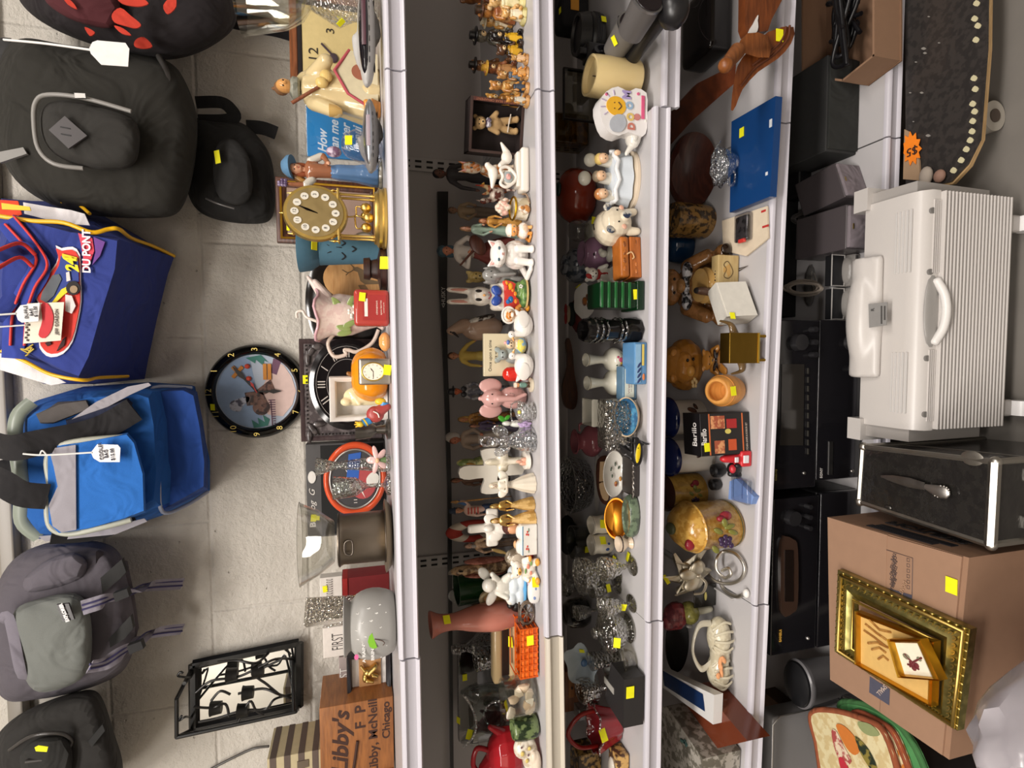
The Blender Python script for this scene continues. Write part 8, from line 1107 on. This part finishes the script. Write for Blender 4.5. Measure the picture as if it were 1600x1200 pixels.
recv(1277, 1345, 500, 748, .165, 'black receiver lettered SONY with two knobs, under the top receiver',
     lambda q_, Y: [dk(q_, 1328, 535, .016), dk(q_, 1331, 576, .010), ('lettering', 'd#b8b4b0', [wt('SONY', 1283, 739, Y-.003, 6, bold=.1)], 's'), ('silver_slot', 'm#8c8a88', [dc([(1296, 690), (1302, 690), (1301, 742), (1295, 742)], Y-.004, .003)], 's'), ('jack', 'm#a8a4a0', [e(*q_(1331, 736), .004)]), ('indicator', 'd#c8c4c0', [dc([(1332, 679), (1335, 679), (1335, 685), (1332, 685)], Y-.004)], 's')])
recv(1205, 1276, 777, 1018, .17, 'older brown-black stereo receiver with a rounded display trim, left of the receiver stack',
     lambda q_, Y: [dk(q_, 1235, 808, .016), dk(q_, 1259, 806, .005), dk(q_, 1259, 823, .005), dk(q_, 1259, 790, .005), ('display_trim', 'g#3c2c24', [dc(rnd([(1222, 848), (1240, 843), (1247, 860), (1247, 940), (1240, 957), (1222, 955)], 3), Y-.01, .009)]), ('display', 'g#1c1512', [dc([(1227, 860), (1240, 860), (1240, 940), (1227, 940)], Y-.012, .003)], 's'), ('indicator', 'd#a88c6c', [e(*q_(1219, 845+9*i), .0014, n=6) for i in range(12)]), ('lettering', 'd#d8a844', [wt('SANSUI', 1219, 993, Y-.003, 6, bold=.2)], 's'), ('jack', 'm#c8c4c0', [e(*q_(1262, 997), .004)])])
recv(1279, 1345, 768, 1005, .17, 'low dark player deck under the older brown-black receiver', lambda q_, Y: [('tray_line', 'p#2c2c30', [dc([(1296, 830), (1302, 830), (1302, 930), (1296, 930)], Y-.004, .003)], 's')])
T5(.06, 1238, 1026, 1098, 'waste_bin', 'grey plastic bin with rounded rim and dark lid beside the old receiver', 'bin', [('bin', 'p#6c6a6c', [l([(.36, 0), (.4, .03), (.47, .8), (.5, .82), (.5, .88), (.46, .9), (.44, .85), (.002, .84)], 40)]), ('lid', 'p#1a1a1c', [l([(.46, .86), (.44, .93), (.2, 1), (.001, 1)], 40)])], dep=.08)
T5(.07, 1196, 1100, 1230, 'file_holder', 'grey plastic file holder standing on end at the left of the bottom shelf', 'holder', [('panel', 'p#7a7878', [b(0, 0, .5, 1, .5, 1, .06)]), ('edge', 'm#b0aeac', [t([(-.5, -.25, .99), (.42, -.25, .99), (.5, -.25, .9), (.5, -.25, 0)], .012)])], dep=.04)
T5(.2, 1215, 1098, 1235, 'cardboard_box', 'plain brown cardboard box behind the grey file holder', 'box', [('box', 'k#6a5040', [b(0, 0, .5, 1, .9, 1, .01)], 's'), ('flap_seam', 'd#4a3628', [b(0, 0, 1.0, 1, .01, .005)], 's')], dep=.12)
# ================================================================ on the floor
# skateboard
zd = .105
dk_ = [(1414, -250), (1450, -275), (1500, -270), (1530, -240), (1540, -180), (1543, 0), (1542, 77), (1536, 154), (1531, 218), (1512, 256), (1486, 284), (1450, 292), (1415, 288)]
sk = [('grip_deck', 'v#3a3634#302d2c', [qd(dk_, zd, .004)]), ('deck_edge', 'w#b8986c#9a7c54', [qd([(a+(3 if a > 1440 else 0), c_+(3 if c_ > 250 else 0)) for a, c_ in dk_], zd-.0045, .008)])]
sk += [('tooth_print', 'd#c8c09c', [tr(qd(rnd([(a-6, c_+2), (a-1, c_-5), (a+5, c_-1), (a+1, c_+5)], 2), zd+.0012, .001))], 's') for a, c_ in ((1526, 5), (1523, 29), (1528, 40), (1525, 62), (1522, 122), (1524, 139), (1520, 162), (1523, 174), (1520, 189), (1519, 205), (1516, 219), (1510, 233), (1502, 250), (1490, 266))]
sk += [('scuff', 'd#8a8680', [qd(rnd([(a-w_, c_), (a, c_-w_*.6), (a+w_, c_), (a, c_+w_*.5)], 2), zd+.0011, .001) for a, c_, w_ in ((1443, 76, 4), (1451, 26, 2), (1431, 97, 2), (1467, 67, 2), (1450, 212, 4), (1440, 145, 3), (1427, 190, 1.5), (1445, 83, 3), (1422, 145, 2))], 's')]
wp = onZ(1556, 180, .028); wp.y += .004
sk += [('truck', 'm#6c6a68', [cy(wp.x, wp.y+.02, .03, .008, wp.x, wp.y+.15, .03, .008), b(wp.x, wp.y+.08, .055, .04, .06, .04, .01)])]+[('wheel', 'p#a8a298', [cy(wp.x, yy-.014, .028, .027, wp.x, yy+.014, .028, .027, 28)]) for yy in (wp.y+.012, wp.y+.135)]+[('wheel_hub', 'p#4c4038', [cy(wp.x, wp.y-.004, .028, .012, wp.x, wp.y-.001, .028, .012)])]
wx2 = wp.x+.4
sk += [('truck', 'm#6c6a68', [cy(wx2, wp.y+.02, .03, .008, wx2, wp.y+.15, .03, .008), b(wx2, wp.y+.08, .055, .04, .06, .04, .01)])]+[('wheel', 'p#a8a298', [cy(wx2, yy-.014, .028, .027, wx2, yy+.014, .028, .027, 28)]) for yy in (wp.y+.012, wp.y+.135)]
Wd('skateboard', 'worn black gripped skateboard with a row of cream tooth marks along its edge', 'skateboard', V((wp.x+.2, wp.y+.08, 0)), sk)
Wd('cardboard_tag', 'scrap of brown cardboard lying on the skateboard under the orange star', 'cardboard', onZ(1425, 268, zd), [('card', 'k#a08468', [qd([(1413, 202), (1421, 206), (1436, 250), (1438, 282), (1411, 280)], zd+.006, .004)], 's')])
stp = []
for i in range(22):
    a = 2*pi*i/22; r_ = (17 if i % 2 == 0 else 12); stp.append((1424+r_*.95*cos(a), 232+r_*1.6*sin(a)))
Wd('price_star', 'fluorescent orange starburst price card handwritten with 5', 'price card', onZ(1424, 232, zd), [('card', 'd#f48414', [qd([(max(1411.5, p[0]), p[1]) for p in stp], zd+.009, .001)], 's'), ('handwriting', 'd#2a1a18', [zt('$5', 1425, 236, zd+.0105, 18, 90)], 's')])
Wd('work_glove', 'crumpled grey and brown rag at the nose of the skateboard', 'glove', onZ(1450, 275, zd), [('cloth', 'd#a89c90', [tr(e(*onZ(1447, 275, zd+.01), .018, .012, .009), x=0)], ''), ('finger', 'd#9a7868', [tr(e(*onZ(1468, 275, zd+.01), .012, .010, .008))], '')])
# convector heater
Yf = .69; XL = onY(1500, 670, Yf).x; XR = onY(1500, 300, Yf).x; xm = (XL+XR)/2; W_ = XR-XL; PL = 'p#c6c1bd'; PG = 'p#a19c98'
def sec(pts, x0, x1):
    def f(bm):
        A = [bm.verts.new((x0, y, z)) for y, z in pts]; B = [bm.verts.new((x1, y, z)) for y, z in pts]; K = len(A); fa = bm.faces.new(A); fb = bm.faces.new(B[::-1]); fa.normal_update(); fb.normal_update()
        for j in range(K): bm.faces.new((A[j], A[(j+1) % K], B[(j+1) % K], B[j]))
        bmesh.ops.triangulate(bm, faces=[fa, fb])
    return f
S1 = [(Yf+.012, .055), (Yf+.012, .212), (Yf, .216), (Yf, .234), (Yf+.012, .246), (Yf+.03, .25), (.80, .25), (.805, .24), (.805, .055)]
def xp(py, Y=Yf, px=1500): return onY(px, py, Y).x
ac = [('body', PL, [sec(S1, XL, XR)]), ('side_panel', PG, [sec([(Yf+.03, .06), (Yf+.022, .24), (.812, .246), (.812, .06)], XR, XR+.02)]), ('side_panel', PG, [sec([(Yf+.03, .06), (Yf+.022, .24), (.812, .246), (.812, .06)], XL-.022, XL)]),
      ('shadow_back', 'p#3c3836', [b(xm, Yf+.009, .134, W_-.012, .008, .152)], 's')]
NS = 20
for i in range(NS):
    z_ = .062+i*.152/(NS-1); ac.append(('slat', PL, [b(xm, Yf-.002, z_, W_-.004, .012, .0036, .0012)], 's'))
ac += [('rib', PL, [b(XL+.012+i*(W_-.024)/13, Yf+.004, .137, .0024, .008, .155)], 's') for i in range(14)]
ac += [('vent_ridge', PL, [b(xm+s_*W_*.31, Yf-.0006, .218+.0042*j-.0, W_*.3, .003, .0016)], 's') for s_ in (-1, 1) for j in range(4)]
ac += [('top_ridge', 'p#c9c6c3', [b(xm+s_*W_*.3, Yf+.022+.0065*j, .2508, W_*.26, .003, .0016)], 's') for s_ in (-1, 1) for j in range(5)]
ac += [('grip_recess', 'p#9a9794', [tr(e(0, 0, 0, .062, .004, .017), x=xm, y=Yf, z=.228)]), ('grip', 'p#e0ddda', [t(sp([(xm-.055, Yf-.002, .225), (xm-.03, Yf-.009, .214), (xm, Yf-.011, .210), (xm+.03, Yf-.009, .214), (xm+.055, Yf-.002, .225)], 6), [.004]+[.007]*23+[.004], 10)])]
dome = [(1372, 398), (1350, 430), (1340, 470), (1338, 500), (1342, 545), (1352, 580), (1376, 596)]
ac += [('control_dome', PL, [sec([(.755, .25), (.76, .262), (.79, .272), (.812, .268), (.815, .25)], xp(590, .78, 1360), xp(402, .78, 1360)), tr(e(0, 0, 0, (xp(408, .79, 1350)-xp(585, .79, 1350))/2, .03, .034, n=28), x=(xp(408, .79, 1350)+xp(585, .79, 1350))/2, y=.793, z=.25)], 'r'),
       ('rating_label', 'd#8c8a88', [qd([(1357, 475), (1386, 472), (1385, 508), (1358, 512)], .2755, .0012)], 's'), ('rating_label>print', 'd#4c4a48', [zt('R', 1364, 484, .276, 8, 0), qd([(1376, 478), (1378, 478), (1378, 506), (1376, 506)], .2765, .001), qd([(1381, 478), (1383, 478), (1383, 500), (1381, 500)], .2765, .001)], 's'),
       ('display_box', PL, [sec([(.79, .2), (.79, .258), (.82, .256), (.82, .2)], XR-.01, XR+.03), sec([(.79, .2), (.79, .258), (.82, .256), (.82, .2)], XL-.03, XL+.01)])]
ac += [('screw_hole', 'p#7c7976', [cy(xp(p_, Yf, 1436), Yf+.002, .234, .005, xp(p_, Yf, 1436), Yf-.0012, .234, .005, 14)]) for p_ in (327, 424, 560, 648)]
for p_, q_ in ((353, 1582), (636, 1570)):
    X_ = onZ(q_, p_, .03).x; ac += [('caster', 'p#eceaea', [cy(X_-.013, Yf-.01, .019, .019, X_+.013, Yf-.01, .019, .019, 26)]), ('caster_bracket', PG, [b(X_, Yf+.01, .046, .03, .03, .024, .004)]), ('caster', 'p#eceaea', [cy(X_-.013, .79, .019, .019, X_+.013, .79, .019, .019, 26)])]
SPLIT.update(['control_dome_', 'display_box', 'caster'])
Wd('convector_heater', 'white plastic convector heater with slatted grille and caster feet', 'heater', V((xm, .75, 0)), ac)
# black case
zc = .30; cq = [(1347, 698), (1553, 722), (1546, 852), (1341, 784)]; C = [onZ(*p, zc) for p in cq]
def prism(P4, z0_, z1_, k=1):
    def f(bm):
        ce = sum(P4, V())/len(P4); A = [bm.verts.new((ce.x+(p.x-ce.x)*k, ce.y+(p.y-ce.y)*k, z0_)) for p in P4]; B = [bm.verts.new((ce.x+(p.x-ce.x)*k, ce.y+(p.y-ce.y)*k, z1_)) for p in P4]; K = len(A)
        bm.faces.new(A); bm.faces.new(B[::-1])
        for j in range(K): bm.faces.new((A[j], B[j], B[(j+1) % K], A[(j+1) % K]))
    return f
cs_ = [('case_body', 'v#242220#1e1c1b', [prism(C, .0, zc-.001)], 's'), ('lid_seam', 'm#8c8880', [prism(C, .205, .212, 1.012)], 's')]
for i in range(4):
    A, B_ = C[i], C[(i+1) % 4]; cs_.append(('edge_strip', 'm#a8a49c', [cy(A.x, A.y, zc-.002, .0075 if i == 1 else .0045, B_.x, B_.y, zc-.002, .0075 if i == 1 else .0045, 6), cy(A.x, A.y, .004, .005, A.x, A.y, zc-.002, .005, 6)], 's')); cs_.append(('corner_cap', 'm#b8b4ac', [e(A.x, A.y, zc-.003, .008, .008, .007)]))
fm = C[1]*.5+C[2]*.5; cs_ += [('latch', 'm#b0aca4', [b(fm.x+dx, fm.y-.006, .212, .02, .008, .03, .002)]) for dx in (-.035, .035)]+[('stud', 'm#a8a49c', [tr(e(0, 0, 0, .011, .016, .002), x=onZ(1519, 716, zc).x, y=onZ(1519, 716, zc).y, z=zc), ]), ('stud', 'm#6c6a66', [e(*onZ(1388, 793, zc), .004, .006, .002)])]
Wd('equipment_case', 'black hard case with aluminium edges and latches', 'case', V((sum(p.x for p in C)/4, sum(p.y for p in C)/4, 0)), cs_)
Wd('cake_server', 'ornate silver serving utensil lying on the black case', 'utensil', onZ(1440, 762, zc+.004), [('blade', 'm#8a8682', [t([tuple(onZ(*p, zc+.006)) for p in ((1376, 744), (1395, 748), (1420, 754), (1445, 760))], [.0015, .006, .008, .006], 8, flat=.25, up=(0, 0, 1))]), ('handle', 'm#b8b4b0', [t([tuple(onZ(*p, zc+.008)) for p in ((1445, 760), (1455, 764), (1468, 768), (1480, 771), (1484, 772))], [.004, .007, .010, .009, .003], 10, flat=.4, up=(0, 0, 1))]), ('beading', 'm#c8c4c0', [e(*onZ(1470+13*cos(a), 768+9*sin(a), zc+.008), .0016, n=6) for a in [2*pi*i/16 for i in range(16)]])])
# moving box
zm = .33; mq = [(1293, 808), (1511, 872), (1480, 1188), (1297, 1062)]; MQ = [onZ(*p, zm) for p in mq]
nm = (MQ[1]-MQ[0]).normalized()
def sidep(u, z, off=.0012):
    A = MQ[0].lerp(MQ[1], u); n = V((nm.y, -nm.x, 0)); n = n if n.x > 0 else -n; return (A.x+n.x*off, A.y+n.y*off, z)
def sq(u0, u1, z0_, z1_):
    def f(bm):
        vs = [bm.verts.new(sidep(u, z, o_)) for o_ in (.0002, .0015) for u, z in ((u0, z0_), (u1, z0_), (u1, z1_), (u0, z1_))]
        for q_ in ((0, 1, 2, 3), (4, 5, 6, 7), (0, 1, 5, 4), (1, 2, 6, 5), (2, 3, 7, 6), (3, 0, 4, 7)): bm.faces.new([vs[i] for i in q_])
    return f
mv = [('carton', 'k#94725a', [prism(MQ, 0, zm-.004)], 's'), ('top_flap', 'k#9c7a62', [qd([mq[0], (1386, 836), (1384, 925), (1374, 1112), (1297, 1062)], zm, .0035)], 's'), ('top_flap', 'k#9a7860', [qd([(1386, 837), (1503, 870), (1472, 1180), (1375, 1113)], zm-.0006, .003)], 's'),
      ('print_box', 'd#4c4a58', [qd([(1384, 918), (1425, 930), (1424, 941), (1384, 929)], zm+.0004, .0006)], 's'), ('print_box>lettering', 'd#b89478', [zt('DONT FORGET', 1406, 931, zm+.001, 8, 163)], 's'),
      ('checklist', 'd#5c4c48', [ql([(1385, 859, zm), (1426, 872, zm), (1425, 930, zm)], .0007, 4, 1)]+[zt(w_, 1396+0, 870+i*8.5, zm, 6.5, 163) for i, w_ in enumerate(('TAPE', 'CRATES', 'PACKING', 'STRETCH', 'MOVING', 'BUBBLE'))]+[ql([(1417, 872+i*8.5, zm), (1421, 873+i*8.5, zm), (1421, 878+i*8.5, zm), (1417, 877+i*8.5, zm)], .0005, 4, 1, True) for i in range(6)], 's'),
      ('size_panel', 'd#4c4c5c', [qd([(1359, 1057), (1390, 1077), (1389, 1102), (1358, 1082)], zm+.0006, .0006)], 's'), ('size_panel>lettering', 'd#c8b4a8', [zt('SMALL', 1378, 1078, zm+.001, 9, 150)], 's'),
      ('side_print', 'd#1c1a20', [sq(.3, .82, .285, .3), sq(.28, .75, .302, .316)], 's'), ('side_print>lettering', 'd#2a2424', [tr(tx('PICTURES', .03, bold=.001), x=sidep(.55, .26, .002)[0], y=sidep(.55, .26, .002)[1], z=.262, rz=math.degrees(math.atan2(nm.y, nm.x)))], 's')]
SPLIT.update(['side_print', 'checklist'])
Wd('moving_box', 'brown cardboard moving box with printed flaps that carries the gilt frames', 'box', V((sum(p.x for p in MQ)/4, sum(p.y for p in MQ)/4, 0)), mv, st=[(1488, 915, 'y', 1.7)])
O1 = [(1309, 890), (1516, 983), (1496, 1142), (1304, 1018)]; I1 = [(1333, 938), (1464, 1002), (1461, 1102), (1331, 1014)]; zf = zm+.014
orn = []
for i in range(4):
    A, B_ = O1[i], O1[(i+1) % 4]; a_, c_ = I1[i], I1[(i+1) % 4]; n_ = 16 if i % 2 == 0 else 12
    for k in range(n_):
        u = (k+.5)/n_; p = [(A[j]*(1-u)+B_[j]*u)*.52+(a_[j]*(1-u)+c_[j]*u)*.48 for j in (0, 1)]; q_ = [(A[j]*(1-u)+B_[j]*u)*.93+(a_[j]*(1-u)+c_[j]*u)*.07 for j in (0, 1)]
        orn.append(t([tuple(v) for v in [onZ(p[0]+3.6*cos(w), p[1]+3*sin(w), zf-.001) for w in [2*pi*j/10 for j in range(10)]]], .0011, 5, True)); orn.append(e(*onZ(q_[0], q_[1], zf-.001), .0022, .0032, .0018, n=6))
Wd('ornate_frame', 'large ornate olive and gold frame lying empty on the moving box', 'frame', onZ(1400, 1010, zm+.001), [('moulding', 'm#b0a468#8c8550', [qf(O1, I1, zf, .013)]), ('ornament_band', 'm#c8b068', orn), ('gilt_lip', 'm#d8b860', [ql([(p[0], p[1], zf+.001) for p in I1], .0026, 8, 1, True)]), ('outer_gilt', 'm#b89c58', [ql([(a*.8+c_*.2, d*.8+e_*.2, zf+.001) for (a, d), (c_, e_) in zip(O1, I1)], .004, 8, 1, True)])])
O2 = [(1335, 955), (1459, 1003), (1455, 1105), (1335, 1038)]; I2 = shrink(O2, .9)
Wd('gilt_picture', 'thin gold framed amber leaf print lying inside the ornate frame', 'picture', onZ(1395, 1025, zm+.01), [('frame', 'm#d0a440', [qf(O2, I2, zf+.012, .014)]), ('print', 'd#d8b068', [qd(I2, zf+.006, .004)], 's'), ('print>leaf_painting', 'v#9a6834#b88848', [t([tuple(onZ(*p, zf+.0075)) for p in q_], .0018, 5) for q_ in ([(1352, 975), (1368, 988), (1385, 1000)], [(1350, 985), (1366, 996), (1384, 1010)], [(1356, 1005), (1370, 1004), (1388, 1012)], [(1362, 1015), (1374, 1012), (1384, 1020)], [(1358, 968), (1374, 984), (1392, 988)], [(1372, 1030), (1380, 1025), (1388, 1032)])])])
O3 = [(1385, 999), (1437, 999), (1468, 1064), (1402, 1059)]; I3 = [(1394, 1004), (1433, 1005), (1456, 1059), (1409, 1054)]
Wd('gilt_picture', 'small gold frame with white mat and dark red flower, topmost of the frames', 'picture', onZ(1420, 1030, zf+.014), [('frame', 'm#d0a038', [qf(O3, I3, zf+.03, .016)]), ('mat', 'd#ece2cc', [qd(I3, zf+.024, .003)], 's'), ('mat>flower_print', 'd#6c2428', [t([tuple(onZ(*p, zf+.025)) for p in q_], .0014, 5) for q_ in ([(1414, 1022), (1424, 1034), (1430, 1046)], [(1422, 1042), (1428, 1034), (1440, 1028)], [(1418, 1038), (1426, 1040), (1436, 1046)])]+[e(*onZ(a, c_, zf+.025), .004, .004, .0012, n=8) for a, c_ in ((1424, 1036), (1432, 1040), (1428, 1044))]), ('mat>leaf_print', 'd#7c7c64', [e(*onZ(1416, 1026, zf+.025), .004, .006, .001, n=8), e(*onZ(1436, 1030, zf+.025), .003, .004, .001, n=8)])])
# bin, pot holders, bag
Wd('storage_tub', 'black plastic tub with a chrome rim under the quilted pot holders', 'tub', V((onZ(1340, 1150, .2).x, onZ(1340, 1150, .2).y, 0)), [('tub', 'p#1a191b', [prism([onZ(*p, .26) for p in ((1308, 1100), (1316, 1086), (1395, 1140), (1450, 1230), (1306, 1230))], 0, .26)]), ('rim', 'm#a8a6a4', [ql([(1318, 1088, .262), (1360, 1108, .262), (1400, 1142, .262), (1450, 1225, .262)], .003, 8)])])
def pad(name, lab, out, z, border, fill, extra=(), st=None):
    o2 = rnd(out, 3); Wd(name, lab, 'pot holder', onZ(sum(p[0] for p in out)/len(out), sum(p[1] for p in out)/len(out), z-.01), [('quilting', fill, [qd(o2, z, .009)]), ('binding', border, [ql([(p[0], p[1], z-.004) for p in o2], .0055, 8, 2, True)])]+list(extra))
pad('pot_holder', 'green quilted pot holder, lowest of the pot holders', [(1312, 1104), (1350, 1100), (1400, 1128), (1436, 1180), (1450, 1240), (1390, 1240), (1360, 1170)], .282, 'f#3c6c3c', 'f#4c8a50')
pad('pot_holder', 'rust bordered cream pot holder under the rooster one', [(1330, 1120), (1378, 1130), (1404, 1160), (1424, 1240), (1350, 1240)], .294, 'f#8a4428', 'v#d8c8a0#c87c3c')
zp = .306
pad('pot_holder', 'cream pot holder printed with a rooster and bound in rust brown, topmost', [(1268, 1116), (1298, 1110), (1345, 1122), (1384, 1148), (1400, 1240), (1300, 1240), (1276, 1160)], zp, 'f#8c4a2c', 'v#dccfa4#cdb888',
    [('rooster_print', 'd#c8742c', [qd(rnd([(1306, 1134), (1318, 1134), (1334, 1150), (1344, 1168), (1336, 1180), (1322, 1168)], 3), zp+.002, .001)], 's'), ('rooster_print>tail', 'v#2c3428#8a7c3c', [qd(rnd([(1336, 1150), (1356, 1170), (1370, 1200), (1362, 1204), (1346, 1180), (1340, 1166)], 3), zp+.0024, .001)], 's'), ('rooster_print>neck', 'v#e0ccb0#a8504c', [qd(rnd([(1299, 1143), (1306, 1142), (1318, 1166), (1330, 1190), (1316, 1196), (1304, 1170)], 3), zp+.0026, .001)], 's'), ('rooster_print>wattle', 'd#b82838', [qd(rnd([(1310, 1186), (1316, 1184), (1326, 1204), (1316, 1206)], 3), zp+.003, .001)], 's'), ('leaf_print', 'd#8c9464', [qd(rnd([(1340, 1128), (1360, 1132), (1374, 1148), (1360, 1150), (1346, 1142)], 3), zp+.002, .001)], 's')])
bc_ = onZ(1560, 1150, .15)
def crinkle(cx_, cy_, cz_, R_, seed, k=(1, 1, 1)):
    def f(bm):
        n = len(bm.verts); bmesh.ops.create_icosphere(bm, subdivisions=4, radius=1); bm.verts.ensure_lookup_table(); r = random.Random(seed); W_s = [(V((r.uniform(-1, 1), r.uniform(-1, 1), r.uniform(-1, 1))).normalized(), r.uniform(4, 11), r.uniform(0, 6)) for _ in range(9)]
        for v in bm.verts[n:]:
            d = 1+sum(.028*abs(sin(w.dot(v.co)*f_+p_)) for w, f_, p_ in W_s); v.co = V((cx_+v.co.x*R_*k[0]*d, cy_+v.co.y*R_*k[1]*d, max(.002, cz_+v.co.z*R_*k[2]*d)))
    return f
Wd('plastic_bag', 'crumpled translucent white plastic bag in the lower left corner', 'bag', V((onY(1570, 1198, .41).x, .41, 0)), [('bag', 't#dcd6dc', [crinkle(onY(1570, 1180, .41).x, .41, .22, .09, 3, (1, .8, 2.65))])])
Wd('plastic_bag', 'crumpled pinkish plastic bag tucked behind the white one', 'bag', V((onY(1590, 1100, .47).x, .47, 0)), [('bag', 't#c49aa4', [crinkle(onY(1590, 1100, .47).x, .47, .15, .05, 9, (1, .8, 3.0))])])
T5(.28, 1190, 300, 498, 'filler', 'wide black amplifier box added to darken the back of the bottom shelf behind the coiled cords', 'filler', [('cabinet', 'd#161516', [b(0, 0, .5, 1, .6, 1, .01)])], dep=.12)  # added black box that keeps the back of the bottom shelf dark
for r_, s_ in STK: sticker(r_, s_)
bpy.context.view_layer.update()
